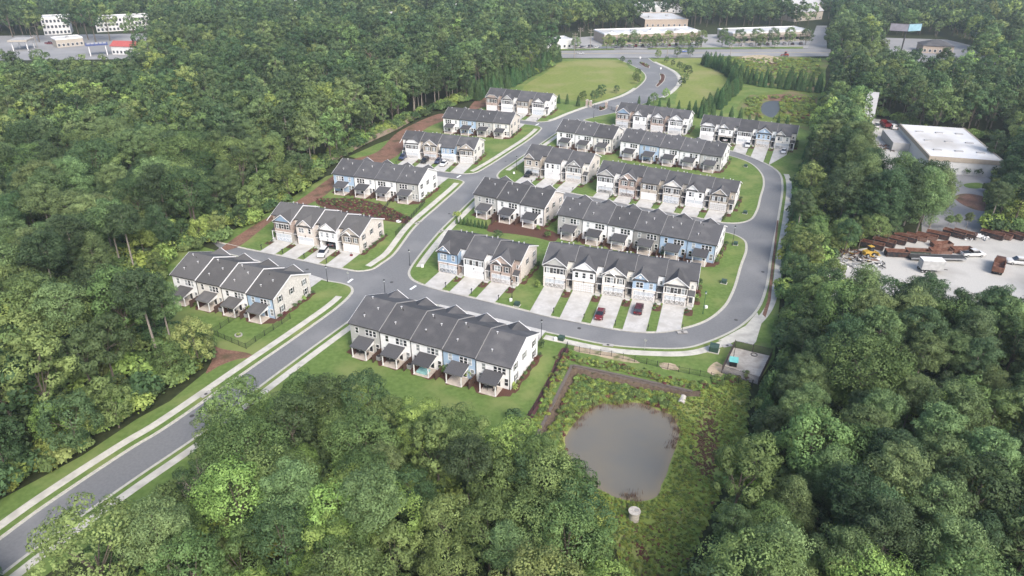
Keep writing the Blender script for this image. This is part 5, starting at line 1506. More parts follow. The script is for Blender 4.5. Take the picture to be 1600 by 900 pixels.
def place_tree(x, y, kd, lod, vi, s, rot, cl, label, group):
    r = empty(NAMES[kd], (x, y, float(ground_z([(x, y)])[0])), rot, s)
    cm, tm = MESH[kd, lod, vi]
    c = ob('crown', cm, r)
    c.material_slots[0].link = 'OBJECT'; c.material_slots[0].material = LEAF[cl]
    ob('trunk', tm, r)
    tag(r, label, 'tree' if kd == 'b' else 'pine tree', group)
    return r
for i, (px, kd, s, cl, lab) in enumerate(SPECIAL):
    x, y = P(*px)
    d_ = math.hypot(x, y)
    if 'strip mall' in lab or 'pediment' in lab or 'verge' in lab or 'entrance drive' in lab:
        place_tree(x, y, kd, 0, 7 + i % 4, s * 1.15, i * 1.7, cl, lab, 'car park trees by the strip malls'); continue
    place_tree(x, y, kd, 0 if d_ < 260 else 1, (6 + i % 2) if (kd == 'p' and d_ < 260 and s > .5) else i % 4, s, i * 1.7, cl, lab, None if 'strip mall' not in lab else 'car park trees by the strip malls')
# the 300 of each kind that show largest stand singly; the rest are woodland
arr = np.array([(t[0], t[1], (18 if t[2] == 'p' else (10.5 if (t[3] == 0 and t[4] > 6) else 15.5)) * t[5]) for t in TREES])
uu, vv, ww = project(np.column_stack([arr[:, :2], arr[:, 2] * .75]))
size = arr[:, 2] / ww * ((uu > -10) & (uu < 1610) & (vv > -10) & (vv < 925))
single = set()
for kd in 'bp':
    ids = [i for i, t in enumerate(TREES) if t[2] == kd]
    ids.sort(key=lambda i: -size[i])
    single |= set([i for i in ids[:285] if size[i] > 0])
for i in single:
    t = TREES[i]
    ph, gr = zone_of(t[0], t[1])
    hgt = (18 if t[2] == 'p' else (10.5 if (t[3] == 0 and t[4] > 6) else 15.5)) * t[5]
    sz = 'very tall' if hgt > 19 else ('tall' if hgt > 15.5 else ('mid-sized' if hgt > 12 else 'small'))
    kdn = 'pine' if t[2] == 'p' else 'broadleaf tree'
    place_tree(*t, f'{sz} {CW[t[7]]} {kdn} {ph}', f'{gr}, {sz} {CW[t[7]]} {kdn}s')

def gn_scatter(name, pts, idx, rot, scl, sources, tilt=None):
    """one object that instances the source meshes on its vertices"""
    cc = bpy.data.collections.new(name + '_sources')
    for k, (nm, me) in enumerate(sources):
        o = bpy.data.objects.new(f'{name}_{k:03d}', me); cc.objects.link(o)
    me = bpy.data.meshes.new(name)
    me.from_pydata([tuple(q) for q in pts], [], [])
    a = me.attributes.new('pick', 'INT', 'POINT'); a.data.foreach_set('value', np.asarray(idx, np.int32))
    a = me.attributes.new('turn', 'FLOAT_VECTOR', 'POINT'); rv = np.zeros((len(pts), 3), np.float32); rv[:, 2] = rot
    a.data.foreach_set('vector', rv.ravel())
    a = me.attributes.new('grow', 'FLOAT', 'POINT'); a.data.foreach_set('value', np.asarray(scl, np.float32))
    o = ob(name, me); o['kind'] = 'stuff'
    ng = bpy.data.node_groups.new(name + '_nodes', 'GeometryNodeTree')
    ng.interface.new_socket('Geometry', in_out='INPUT', socket_type='NodeSocketGeometry'); ng.interface.new_socket('Geometry', in_out='OUTPUT', socket_type='NodeSocketGeometry')
    N = ng.nodes; L = ng.links
    gi = N.new('NodeGroupInput'); go = N.new('NodeGroupOutput'); ip = N.new('GeometryNodeInstanceOnPoints'); ci = N.new('GeometryNodeCollectionInfo')
    ci.inputs['Collection'].default_value = cc; ci.inputs['Separate Children'].default_value = True; ci.inputs['Reset Children'].default_value = True
    def attr(nm, ty):
        n = N.new('GeometryNodeInputNamedAttribute'); n.data_type = ty; n.inputs['Name'].default_value = nm; return n.outputs['Attribute']
    L.new(gi.outputs[0], ip.inputs['Points']); L.new(ci.outputs[0], ip.inputs['Instance']); ip.inputs['Pick Instance'].default_value = True
    L.new(attr('pick', 'INT'), ip.inputs['Instance Index'])
    e2r = N.new('FunctionNodeEulerToRotation'); L.new(attr('turn', 'FLOAT_VECTOR'), e2r.inputs[0]); L.new(e2r.outputs[0], ip.inputs['Rotation'])
    L.new(attr('grow', 'FLOAT'), ip.inputs['Scale']); L.new(ip.outputs[0], go.inputs[0])
    md = o.modifiers.new('scatter', 'NODES'); md.node_group = ng
    return o
src, key = [], {}
rest = [i for i in range(len(TREES)) if i not in single]
def source_of(t):
    kd, lod, vi, cl = t[2], t[3], t[4], t[7]
    if lod == 0 and not (kd == 'b' and vi > 6):
        lod, vi = 1, vi % len(VAR[kd][1])
    k_ = (kd, lod, vi, cl)
    if k_ not in key:
        v, tt, tr = VAR[kd][lod][vi]
        key[k_] = len(src); src.append(('woodland_tree', leaf_mesh('woodland_tree', v, tt, LEAF[cl], tr, bark)))
    return key[k_]
picks = [source_of(TREES[i]) for i in rest]
wl = gn_scatter('woodland', [(TREES[i][0], TREES[i][1], 0) for i in rest], picks, [TREES[i][6] for i in rest], [TREES[i][5] for i in rest], src)
tag(wl, 'mass of forest trees stretching to the horizon round the estate', 'forest')

# undergrowth along the edges and below the crowns
bsrc = []
for k, cl in enumerate(['mid', 'bright', 'dark', 'weed', 'mid', 'olive']):
    v, t = bush(300 + k, 1.5, 2.0, 420, .2)
    bsrc.append(('bush', leaf_mesh('bush', v, t, LEAF[cl])))
pts = []
for c in (CLEAR[0], CLEAR[3]):
    n = len(c)
    for i in range(n):
        a, b = c[i], c[(i + 1) % n]
        L_ = np.hypot(*(b - a))
        m = (a + b) / 2
        if math.hypot(*m) > 420: continue
        k = int(L_ / .8)
        nn = np.array([(b - a)[1], -(b - a)[0]]) / (L_ + 1e-9)
        for j in range(k):
            q = a + (b - a) * rg.uniform()
            for _ in range(2):
                w = q + nn * rg.uniform(-.3, 6.5) * (1 if not inside(c, [q + nn * .6])[0] else -1)
                if not inside(c, [w])[0]:
                    pts.append(w)
pts = np.array(pts)
under = scatter_ring(40, 250, 3.6, rg)      # thicket below the crowns
uu_, vv_, _w = project(np.column_stack([under, np.zeros(len(under))]))
under = under[~blocked(under, extra) & (uu_ > -60) & (uu_ < 1660) & (rg.uniform(size=len(under)) < .8)]
n_edge = len(pts)
pts = np.concatenate([pts, under]); gz_ = ground_z(pts)
gs_ = rg.uniform(.6, 1.9, len(pts)); gs_[n_edge:] = rg.uniform(1.2, 2.6, len(pts) - n_edge)
ug = gn_scatter('undergrowth', np.column_stack([pts, gz_]), rg.choice(6, len(pts), p=[.25, .15, .25, .08, .17, .10]), rg.uniform(0, 6.28, len(pts)), gs_, bsrc)
tag(ug, 'leafy undergrowth along the edge of the woods', 'bushes')
# ================================================================== PLANTING IN THE ESTATE
def proto_tree(name, v, t, m, tr, bk):
    return (leaf_mesh('foliage', v, t, m), tr.mesh('trunk', bk))
CONE = [proto_tree('cypress', *((lambda r: (r[0], r[1], LEAF['cypress'], r[2]))(cone_tree(400 + k, 9.0, 2.0, 1900, .24))), bark) for k in range(3)]
def put(name, meshes, x, y, s, rot, label, cat, group, sz=None):
    r = empty(name, (x, y, LAWN_Z if sz is None else sz), rot, s)
    ob('foliage', meshes[0], r); ob('trunk', meshes[1], r)
    return tag(r, label, cat, group)
def along(px, sp):
    q = smooth(PP(px), .5)
    d = np.concatenate([[0], np.cumsum(np.hypot(*np.diff(q, axis=0).T))])
    t = np.arange(0, d[-1], sp)
    return np.stack([np.interp(t, d, q[:, 0]), np.interp(t, d, q[:, 1])], 1)
k = 0
for px, sp, s0, lab in (([(745, 158), (790, 141), (825, 122), (874, 95)], 3.0, 1.0, 'dense dark cypress in the screen left of the meadow'),
                        ([(738, 156), (785, 137), (822, 116), (868, 90)], 3.4, 1.15, 'taller dark cypress in the back of the screen left of the meadow'),
                        ([(1096, 102), (1122, 110), (1142, 124), (1147, 136), (1135, 152), (1112, 170), (1092, 186)], 2.8, .85, 'dense cypress curving round the right hand meadow'),
                        ([(1102, 101), (1128, 109), (1150, 122), (1154, 138), (1141, 154), (1120, 172)], 3.0, .9, 'outer cypress of the curve round the right hand meadow'),
                        ([(1150, 122), (1190, 129), (1235, 133), (1286, 138)], 2.9, .95, 'cypress in the screen across the wild field'),
                        ([(1152, 127), (1192, 136), (1236, 141), (1286, 147)], 3.1, .95, 'front cypress in the screen across the wild field'),
                        ([(1100, 186), (1130, 188), (1158, 190)], 3.6, .8, 'cypress behind the far right row'), ([(1262, 245), (1255, 285), (1248, 330), (1240, 380), (1232, 420)], 2.8, .75, 'cypress in the row right of the loop road'), ([(1206, 622), (1198, 655), (1190, 690), (1182, 725)], 2.4, .9, 'cypress at the right edge of the pond meadow')):
    for q in along(px, sp):
        q = q + RNG.uniform(-.9, .9, 2); k += 1
        put('cypress_tree', CONE[k % 3], q[0], q[1], s0 * RNG.uniform(.66, 1.22), k * 2.1, lab, 'cypress', lab.replace('cypress', 'cypresses'))
spots = [((886, 163), .55), ((903, 166.5), .6), ((873, 162), .5), ((998, 163), .45), ((1013, 164.5), .5), ((1030, 167), .45), ((1044, 169), .55), ((1060, 171.5), .5), ((1076, 174), .55), ((1085, 178), .7), ((1170, 193), .5), ((1181, 193), .5), ((1215, 196), .5), ((1228, 199), .55)]
labs = ['conical evergreen left of the entrance posts, middle of three', 'conical evergreen nearest the entrance posts', 'conical evergreen against the farthest left row']
for j, (px, s) in enumerate(spots):
    q = P(*px)
    lab = labs[j] if j < 3 else ('small conical evergreen behind the row below the boulevard' if j < 10 else 'small conical evergreen behind the far right row')
    put('evergreen_tree', CONE[j % 3], q[0], q[1], s, j, lab, 'evergreen', 'small conical evergreens round the entrance')
for j, q in enumerate(along([(714, 350), (738, 354.5), (762, 358.5)], 1.15)):
    put('hedge_conifer', CONE[j % 3], q[0], q[1], (.28), j * 1.3, 'narrow conifer in the hedge behind the three-house row', 'conifer', 'hedge of narrow conifers')
YT = [((972, 99), .30, 'dark'), ((983, 103), .26, 'mid'), ((996, 121), .36, 'mid'), ((993, 126), .34, 'mid'), ((995, 132), .38, 'mid'), ((963, 146), .30, 'dark'), ((939, 153), .46, 'dark'), ((928, 160), .42, 'dark'), ((911, 158), .34, 'mid'), ((1041, 99), .30, 'dark'), ((1051, 104), .30, 'dark'), ((1061, 110), .36, 'dark'), ((1069, 113), .32, 'mid'), ((1074, 119), .44, 'dark'), ((1071, 129), .34, 'mid'), ((1065, 136), .36, 'dark'), ((1040, 157), .40, 'bright'), ((1021, 164), .42, 'mid'), ((908, 153), .2, 'mid')]
YL = ['first young tree from the highway, left of the boulevard', 'second young tree from the highway, left of the boulevard', 'third young tree left of the boulevard curve', 'fourth young tree left of the boulevard curve', 'fifth young tree left of the boulevard curve', 'lone small round tree on the left meadow', 'largest round dark tree near the entrance posts', 'round dark tree left of the largest by the entrance', 'small tree behind the conical evergreens at the entrance',
      'first young tree from the highway, right of the boulevard', 'second young tree from the highway, right of the boulevard', 'third young tree right of the boulevard', 'fourth young tree right of the boulevard', 'largest round tree right of the boulevard', 'sixth young tree right of the boulevard', 'lowest young tree right of the boulevard', 'light green tree at the foot of the boulevard', 'round tree behind the row below the boulevard', 'smallest sapling on the left meadow']
for j, (px, s, cl) in enumerate(YT):
    q = P(*px)
    r = empty('young_tree', (q[0], q[1], LAWN_Z), j, s * 1.35)
    cm, tm = MESH['b', 0, 7 + j % 4]
    c = ob('crown', cm, r); c.material_slots[0].link = 'OBJECT'; c.material_slots[0].material = LEAF[cl]
    ob('trunk', tm, r)
    tag(r, YL[j], 'tree', 'young trees along the boulevard')

# shrubs in the beds: one leafy mesh each
SHR = []
for j, cl in enumerate(['mid', 'dark', 'olive', 'red', 'bright']):
    v, t = bush(500 + j, .62, .95, 190, .10)
    SHR.append(leaf_mesh('shrub', v, t, LEAF[cl]))
SN = ['green', 'dark green', 'olive', 'dark red', 'light green']
def shrub(q, c, s, lab, grp):
    o = ob('shrub', SHR[c], None, (q[0], q[1], LAWN_Z), float(RNG.uniform(0, 6)), s)
    return tag(o, lab, 'shrub', grp)
for rk, h in HOUSE.items():
    ph = ROWS[rk][8]; s = h['s']
    e0 = h['o'] + h['d'] * (h['k'] * WU + .7) * s
    for j, y in enumerate(np.linspace(.6 if ROWS[rk][2] != 'r' else 3.0, DEPTH - .3, 8)):
        c = int(RNG.choice(5, p=[.35, .35, .15, .08, .07]))
        shrub(e0 + h['n'] * y * s + RNG.uniform(-.15, .15, 2), c, RNG.uniform(.75, 1.25), f'{SN[c]} shrub in the gable-end bed of the {ph}', f'{SN[c]} gable-end shrubs of the {ph}')
for (rk, i, base, dr, t, h) in FRONTS:
    if ROWS[rk][2] == 'rear': continue
    sg = 1 if ROWS[rk][2] == 'r' else -1
    e0 = base + h['d'] * sg * 2.55 * h['s']
    for j in range(3):
        c = int(RNG.choice(5, p=[.35, .25, .15, .17, .08]))
        shrub(e0 + h['d'] * sg * (.55 + .5 * (j % 2)) + dr * (1.5 + .95 * j), c, RNG.uniform(.45, .85), f'low {SN[c]} shrub, {ORD[i]} drive, {ROWS[rk][8]}', f'{SN[c]} drive-side shrubs, {ORD[i]} house, {ROWS[rk][8]}')
for px, c, s, lab in (((695, 583), 0, 2.0, 'large leafy shrub left of the blue porch in the row nearest the pond'), ((737, 592), 4, 2.2, 'large light green shrub right of the blue porch nearest the pond'), ((549, 541), 1, 1.3, 'round dark shrub at the left corner of the row nearest the pond'), ((846, 543), 1, 1.6, 'dark shrub at the front right corner of the row nearest the pond'),
                      ((806, 608), 4, 1.4, 'light green shrub at the back right corner of the row nearest the pond'), ((389, 490), 4, 2.2, 'bright banana-like plant between porches of the first left row'), ((308, 480), 0, 1.4, 'leafy plant by the second porch of the first left row'), ((806, 662), 1, 3.0, 'dark evergreen bush on the near lawn by the retaining wall'),
                      ((838, 450), 4, 1.9, 'round bright green bush between two rows on the near cross street'), ((1072, 400), 0, 2.2, 'leafy shrub behind the blue houses inside the loop road'), ((1035, 400), 1, 1.5, 'dark shrub left of the leafy one behind the blue houses'), ((1100, 256), 0, 2.4, 'leafy shrub behind the grey house in the fourth loop row'), ((778, 372), 1, 2.3, 'dark cone-shaped bush on the mulched bank'), ((855, 372), 0, 2.2, 'leafy bush at the right end of the mulched bank'), ((842, 360), 4, 1.5, 'light bush on the mulched bank'),
                      ((715, 342), 4, 2.2, 'light green bush at the left end of the conifer hedge'), ((1130, 345), 0, 1.5, 'bush at the loop road corner')):
    shrub(P(*px), c, s, lab, None)
clover = [('red', 12, [(500, 314), (640, 343)])]
ivy = []
for poly, n in ((PP([(495, 312), (560, 312), (600, 322), (640, 340), (640, 349), (600, 344), (560, 335), (500, 321)]), 260),):
    lo, hi = poly.min(0), poly.max(0)
    c = RNG.uniform(lo, hi, (n * 3, 2)); ivy.append(c[inside(poly, c)])
ivy = np.concatenate(ivy)
bk = gn_scatter('bank_planting', np.column_stack([ivy, np.full(len(ivy), LAWN_Z)]), RNG.choice(3, len(ivy), p=[.5, .3, .2]), RNG.uniform(0, 6, len(ivy)), RNG.uniform(.35, .8, len(ivy)), [('a', SHR[3]), ('b', SHR[2]), ('c', SHR[1])])
tag(bk, 'low reddish ground cover on the bank behind the second left row', 'ground cover')

# ---- weeds round the pond
wsrc = []
for j, (cl, R_, H_) in enumerate([('weed', .8, .8), ('mid', .9, 1.0), ('bright', .8, .9), ('red', .8, .7), ('dry', .8, .5), ('olive', .9, .8)]):
    v, t = bush(600 + j, R_, H_, 230, .13); wsrc.append(('w', leaf_mesh('weed', v, t, LEAF[cl])))
lo, hi = BASIN.min(0), BASIN.max(0)
c = RNG.uniform(lo, hi, (13000, 2)); c = c[inside(BASIN, c)]; c = c[seg_dist(WALL_LINE, c, closed=False) > 1.5]
dpond = seg_dist(POND, c); c = c[~inside(POND, c) & (dpond > .1)]
cu, cv, _ = project(np.column_stack([c, ground_z(c)]))
dry_c = np.exp(-(((cu - 1105) / 20) ** 2 + ((cv - 700) / 60) ** 2)); brown2 = np.exp(-(((cu - 1010) / 45) ** 2 + ((cv - 860) / 30) ** 2))
red_c = ((cu < 905) | (cv < 640)) & (cu < 1060)
pick = np.zeros(len(c), int)  # weed kinds
for i in range(len(c)):
    x = RNG.uniform()
    if x < dry_c[i] * 1.6 - .25: pick[i] = 4
    elif x < brown2[i] * .55: pick[i] = RNG.choice([3, 4, 5])
    elif red_c[i]: pick[i] = RNG.choice(6, p=[.32, .28, .16, .13, .03, .08])
    else: pick[i] = RNG.choice(6, p=[.50, .14, .24, .01, .03, .08])
wd = gn_scatter('pond_weeds', np.column_stack([c, ground_z(c)]), pick, RNG.uniform(0, 6, len(c)), RNG.uniform(.4, 1.0, len(c)) * np.where(pick == 4, 1.1, 1) * np.where(red_c, .9, .42), wsrc)
tag(wd, 'tangle of bright green and reddish weeds on the pond banks', 'weeds')
# strip of weeds between fence and wall, and along the far wall top
pa = along([(888, 553), (862, 610), (835, 672)], .5); pb_ = along([(897, 562), (985, 580), (1080, 602), (1165, 592)], .45)
ws = np.concatenate([pa + RNG.normal(size=pa.shape) * .55, pa + RNG.normal(size=pa.shape) * .5, pb_ + RNG.normal(size=pb_.shape) * [.9, .7], pb_ + RNG.normal(size=pb_.shape) * [.9, .7], pb_ + [.3, -.9]])
ws = ws[~inside(BASIN, ws) | (seg_dist(WALL_LINE, ws, closed=False) < .4)]
w2 = gn_scatter('wall_weeds', np.column_stack([ws, np.full(len(ws), LAWN_Z)]), RNG.choice(6, len(ws), p=[.3, .22, .2, .03, .1, .15]), RNG.uniform(0, 6, len(ws)), RNG.uniform(.35, .8, len(ws)), wsrc)
tag(w2, 'yellow-green weeds along the top of the retaining walls', 'weeds')
# reeds at the waterline
def reed_mesh(seed):
    rg_ = np.random.default_rng(seed); n = 26
    p = np.column_stack([rg_.normal(size=(n, 2)) * .5, np.full(n, .45)])
    v = cards(p, np.column_stack([rg_.normal(size=(n, 2)), np.zeros(n)]), .55, .05, rg_, along=np.column_stack([rg_.normal(size=(n, 2)) * .15, np.ones(n)]), fold=0)
    return leaf_mesh('reed', v, rg_.uniform(size=n), LEAF['dry'])
rs = []
for q in POND:
    u_, v_, _ = project([(q[0], q[1], POND_Z)])
    if v_[0] < 668 or (u_[0] > 1035 and v_[0] < 700) or (v_[0] > 770 and 970 < u_[0] < 1000):
        for _ in range(2): rs.append(q + (_pc - q) * RNG.uniform(0, .11) + RNG.normal(size=2) * .3)
rs = np.array(rs)
rd_ = gn_scatter('reeds', np.column_stack([rs, np.full(len(rs), POND_Z - .05)]), RNG.integers(0, 2, len(rs)), RNG.uniform(0, 6, len(rs)), RNG.uniform(.5, 1.1, len(rs)), [('a', reed_mesh(1)), ('b', reed_mesh(2))])
tag(rd_, 'thin brown reeds standing in the far edge of the pond', 'reeds')
# wild growth on the field at upper right
wf = PP([(1100, 91), (1282, 93), (1280, 122), (1160, 118)]); wf2 = PP([(1165, 152), (1275, 152), (1268, 195), (1165, 184)])
fp = []
for poly, n in ((wf, 900), (wf2, 900)):
    lo, hi = poly.min(0), poly.max(0); q = RNG.uniform(lo, hi, (n, 2)); fp.append(q[inside(poly, q)])
fp = np.concatenate(fp)
dw = PP([(1190, 157), (1220, 155), (1218, 182), (1205, 188), (1188, 182)])
fp = fp[~inside(dw, fp)]
w3 = gn_scatter('field_weeds', np.column_stack([fp, np.full(len(fp), LAWN_Z)]), RNG.choice(6, len(fp), p=[.45, .15, .2, .02, .06, .12]), RNG.uniform(0, 6, len(fp)), RNG.uniform(.5, 1.5, len(fp)), wsrc)
tag(w3, 'rough green weeds over the wild field at upper right', 'weeds')

# ---- dead trees
def dead_tree(px, H, label, seed, m=bark_pale, zb=0):
    q = P(*px); rg_ = np.random.default_rng(seed)
    r = tag(empty('dead_tree', (q[0], q[1], zb), 0), label, 'tree')
    tr = MB(); tr.tube((0, 0, -.3), (0, 0, H * .55), H * .014, H * .009, 7)
    ob('trunk', tr.mesh('trunk', m), r)
    br = MB()
    def grow(p, d, L_, rad, lev):
        e = p + d * L_
        br.tube(p, e, rad, rad * .55, 5, cap=False)
        if lev:
            for _ in range(3):
                nd = d + rg_.normal(size=3) * .55 + [0, 0, .15]; nd /= np.linalg.norm(nd)
                grow(p + d * L_ * rg_.uniform(.45, 1), nd, L_ * rg_.uniform(.5, .75), rad * .55, lev - 1)
    for _ in range(5):
        d = np.array([rg_.normal() * .6, rg_.normal() * .6, 1.0]); d /= np.linalg.norm(d)
        grow(np.array([0, 0, H * rg_.uniform(.38, .55)]), d, H * .24, H * .007, 3)
    ob('branches', br.mesh('branches', m), r)
dead_tree((318, 800), 9, 'bare grey tree right of main street in the near woods', 1)
dead_tree((45, 560), 19, 'tall bare pale tree at the left picture edge', 2)
dead_tree((12, 620), 17, 'second bare pale tree at the left picture edge', 3)
dead_tree((550, 205), 17, 'bare trunk at the edge of the forest above the fence', 4)
dead_tree((588, 132), 19, 'reddish dead tree in the forest top centre', 5, mat('dead_bark', (0.20, 0.13, 0.11), .95, .2, 3))
# ================================================================== VEHICLES
def car_paint(name, c, rough=.25):
    return mat('paint_' + name, c, rough, .04, 2, spec=.6, metal=.0)
wheel_me = MB().tube((0, -.11, 0), (0, .11, 0), .33, n=14).mesh('wheel', rubber)
rim_me = MB().tube((0, -.125, 0), (0, .125, 0), .2, n=10).mesh('rim', galvanized)
lamp_w = mat('headlamp', (0.7, 0.7, 0.68), .2, .05, 3); lamp_r = mat('tail_lamp', (0.25, 0.02, 0.02), .3, .1, 3)
plate_m = mat('chrome', (0.5, 0.5, 0.5), .3, .05, 2, metal=.8)
def loft(secs, m=0):
    """car-like shell from cross sections (x, half width bottom, half width top, z0, z1)"""
    mb = MB()
    rings = []
    for x, wb, wt, z0, z1 in secs:
        zm = z0 + (z1 - z0) * .55
        rings.append([(x, -wb * .93, z0), (x, -wb, zm), (x, -wt, z1), (x, wt, z1), (x, wb, zm), (x, wb * .93, z0)])
    s = 0
    for r in rings: mb.v += r
    for i in range(len(rings) - 1):
        for j in range(6):
            k = (j + 1) % 6
            mb.f.append((i * 6 + j, i * 6 + k, (i + 1) * 6 + k, (i + 1) * 6 + j)); mb.m.append(m)
    mb.f.append(tuple(range(6))); mb.m.append(m)
    mb.f.append(tuple(range((len(rings) - 1) * 6 + 5, (len(rings) - 1) * 6 - 1, -1))); mb.m.append(m)
    return mb
SH = {
 'sedan': dict(L=4.7, body=[(-2.33, .72, .66, .42, .82), (-2.2, .86, .80, .30, .98), (-1.3, .91, .82, .24, 1.02), (1.1, .91, .82, .24, .98), (1.9, .88, .78, .26, .86), (2.3, .74, .62, .38, .68)], cab=[(-1.95, .80, .72, .98, 1.0), (-1.2, .80, .60, .98, 1.40), (.25, .80, .60, .98, 1.43), (1.15, .80, .72, .96, 1.0)], roof=(-1.2, .25, .6, 1.40, 1.45), wx=(-1.4, 1.42)),
 'suv': dict(L=4.8, body=[(-2.38, .80, .78, .45, 1.05), (-2.25, .92, .86, .34, 1.12), (-1.2, .95, .88, .30, 1.14), (1.1, .95, .86, .30, 1.10), (2.05, .92, .82, .34, 1.0), (2.38, .78, .68, .46, .85)], cab=[(-2.3, .84, .74, 1.10, 1.14), (-1.95, .84, .68, 1.10, 1.66), (.35, .84, .68, 1.10, 1.70), (1.2, .84, .76, 1.08, 1.12)], roof=(-1.95, .35, .68, 1.66, 1.73), wx=(-1.42, 1.45)),
 'pickup': dict(L=5.7, body=[(-2.85, .90, .88, .48, 1.05), (-.75, .95, .92, .38, 1.10), (1.3, .97, .90, .36, 1.12), (2.4, .95, .86, .38, 1.08), (2.8, .82, .74, .48, .92)], cab=[(-.75, .86, .80, 1.08, 1.12), (-.6, .86, .70, 1.08, 1.75), (.75, .86, .70, 1.08, 1.78), (1.55, .86, .80, 1.08, 1.12)], roof=(-.6, .75, .7, 1.75, 1.81), wx=(-1.75, 1.75), bed=(-2.72, -.85, .78, 1.02, 1.12)),
}
_cm = {}
def car(kind, paint, px, heading, label, group=None, z=None, scl=1.0, xy=None):
    S = SH[kind]
    key_ = (kind, paint.name)
    if key_ not in _cm:
        glass = glass_pane('car_glass', (0.012, 0.014, 0.018))
        body = loft(S['body'])
        x0, x1, w, z0, z1 = S['roof']
        d = dict(body=body.mesh('body', paint), cabin=loft(S['cab']).mesh('cabin', glass), roof=MB().box(x0, -w, z0, x1, w, z1).mesh('roof', paint))
        if 'bed' in S:
            a, b, w, z0, z1 = S['bed']
            d['bed'] = MB().box(a, -w, z0 + .02, b, w, z1 + .006).mesh('bed', black_metal)
        _cm[key_] = d
    d = _cm[key_]
    q = P(*px) if xy is None else xy
    r = empty('car' if kind != 'pickup' else 'pickup_truck', (q[0], q[1], z if z is not None else LAWN_Z + .03), heading, scl)
    for nm, me in d.items(): ob(nm, me, r)
    for wx in S['wx']:
        for s in (-1, 1):
            w_ = ob('wheel', wheel_me, r, (wx, s * .84, .33)); ob('rim', rim_me, w_)
    L_ = S['L'] / 2; zb = S['body'][0][4] - .2
    hl = cached('hl', lambda: MB().box(-.12, -.17, -.07, .06, .17, .07).mesh('headlight', lamp_w)); tl = cached('tl', lambda: MB().box(-.06, -.16, -.1, .1, .16, .1).mesh('tail_light', lamp_r))
    for s in (-1, 1):
        ob('headlight', hl, r, (L_ - .16, s * .56, S['body'][-1][4] - .02)); ob('tail_light', tl, r, (-L_ + .04, s * .6, zb))
    return tag(r, label, 'car' if kind != 'pickup' else 'pickup truck', group)
white_p, black_p, navy_p, red_p, maroon_p, silver_p, grey_p = car_paint('white', (.62, .62, .61)), car_paint('black', (.015, .015, .018)), car_paint('navy', (.03, .04, .085)), car_paint('red', (.13, .012, .016)), car_paint('maroon', (.065, .012, .02)), car_paint('silver', (.38, .385, .39)), car_paint('grey', (.10, .10, .105))
blue_p = car_paint('blue', (.05, .10, .28))
def hd(rk, rev=False):
    h = HOUSE[rk]; n = h['n'] if rev else -h['n']
    return math.atan2(n[1], n[0])
car('sedan', red_p, (937, 495), hd('R1'), 'red sedan on the middle drive of the first loop row')
car('suv', maroon_p, (997.5, 487), hd('R1', True), 'dark red minivan before the blue house inside the loop road')
car('suv', white_p, (505, 399), hd('L2') + .25, 'white suv before the open garage, second row left of main street')
car('suv', navy_p, (630, 248.5), hd('L4'), 'navy suv on the left drive of the fourth left row')
car('suv', black_p, (664, 254), hd('L4'), 'black suv on the second drive of the fourth left row')
car('sedan', navy_p, (685, 254.5), hd('L4'), 'dark blue car on the third drive of the fourth left row')
car('sedan', white_p, (693.5, 258.5), hd('L4'), 'white car beside the dark blue one, fourth left row')
car('suv', black_p, (826, 275.5), hd('M3'), 'black suv on the drive beside main street')
car('suv', white_p, (1168, 229.5), hd('R5'), 'white car on the middle drive of the far right row')
car('sedan', white_p, (1224, 239), hd('R5'), 'white car on the rightmost drive of the far right row')
for rk, i, p_, lab in (('L2', 2, grey_p, 'grey car inside the open garage left of main street'), ('R5', 1, white_p, 'white car inside the open garage of the far right row')):
    h = HOUSE[rk]; e = ROWS[rk][2]
    cx_ = WU * .775 / 2 if e == 'r' else WU - WU * .775 / 2
    q = h['o'] + h['d'] * (i * WU + cx_) * h['s'] + h['n'] * 3.3 * h['s']
    car('sedan', p_, None, hd(rk, True), lab, xy=q)
car('sedan', silver_p, (907, 84.5), .0, 'silver car on the highway left of the entrance', z=.04); car('suv', blue_p, (1068, 82), .0, 'blue car on the highway right of the entrance', z=.04)
for j in range(13):
    car(('sedan', 'suv')[j % 2], (white_p, grey_p, silver_p, red_p, black_p)[j % 5], (962 + 10.5 * j, 73.5 - .25 * j), 1.4, f'{["white", "grey", "silver", "red", "black"][j % 5]} parked car before the long strip mall', f'{["white", "grey", "silver", "red", "black"][j % 5]} cars before the long strip mall', z=.05)
for j in range(8):
    car(('sedan', 'suv')[j % 2], (white_p, silver_p, black_p, grey_p)[j % 4], (1160 + 13 * j, 71.5 - .3 * j), 1.4, f'{["white", "silver", "black", "grey"][j % 4]} parked car before the right hand strip mall', f'{["white", "silver", "black", "grey"][j % 4]} cars before the right hand strip mall', z=.05)
for j in range(6):
    car(('suv', 'sedan')[j % 2], (white_p, silver_p, grey_p)[j % 3], (905 + 9 * j - (40 if j > 3 else 0), 74 + (j % 2)), .8, f'{["white", "silver", "grey"][j % 3]} car parked by the white restaurant', f'{["white", "silver", "grey"][j % 3]} cars by the white restaurant', z=.05)
car('pickup', red_p, (78, 69), .1, 'red pickup parked by the filling station', z=.05)
car('pickup', white_p, (1370, 198.5), 1.2, 'white pickup left of the red truck by the metal shed', z=.06)
car('suv', white_p, (1394, 201), 1.5, 'white van right of the red truck by the metal shed', z=.06, scl=1.15)
car('suv', white_p, (1405, 202), 1.4, 'rightmost white van by the metal shed', z=.06, scl=1.15)
car('pickup', white_p, (1592, 413), 2.9, 'white pickup at the right edge of the gravel yard', z=.04, scl=1.1)
car('pickup', white_p, (1519, 400), .05, 'white pickup towing the flatbed trailer in the gravel yard', z=.04, scl=1.05)

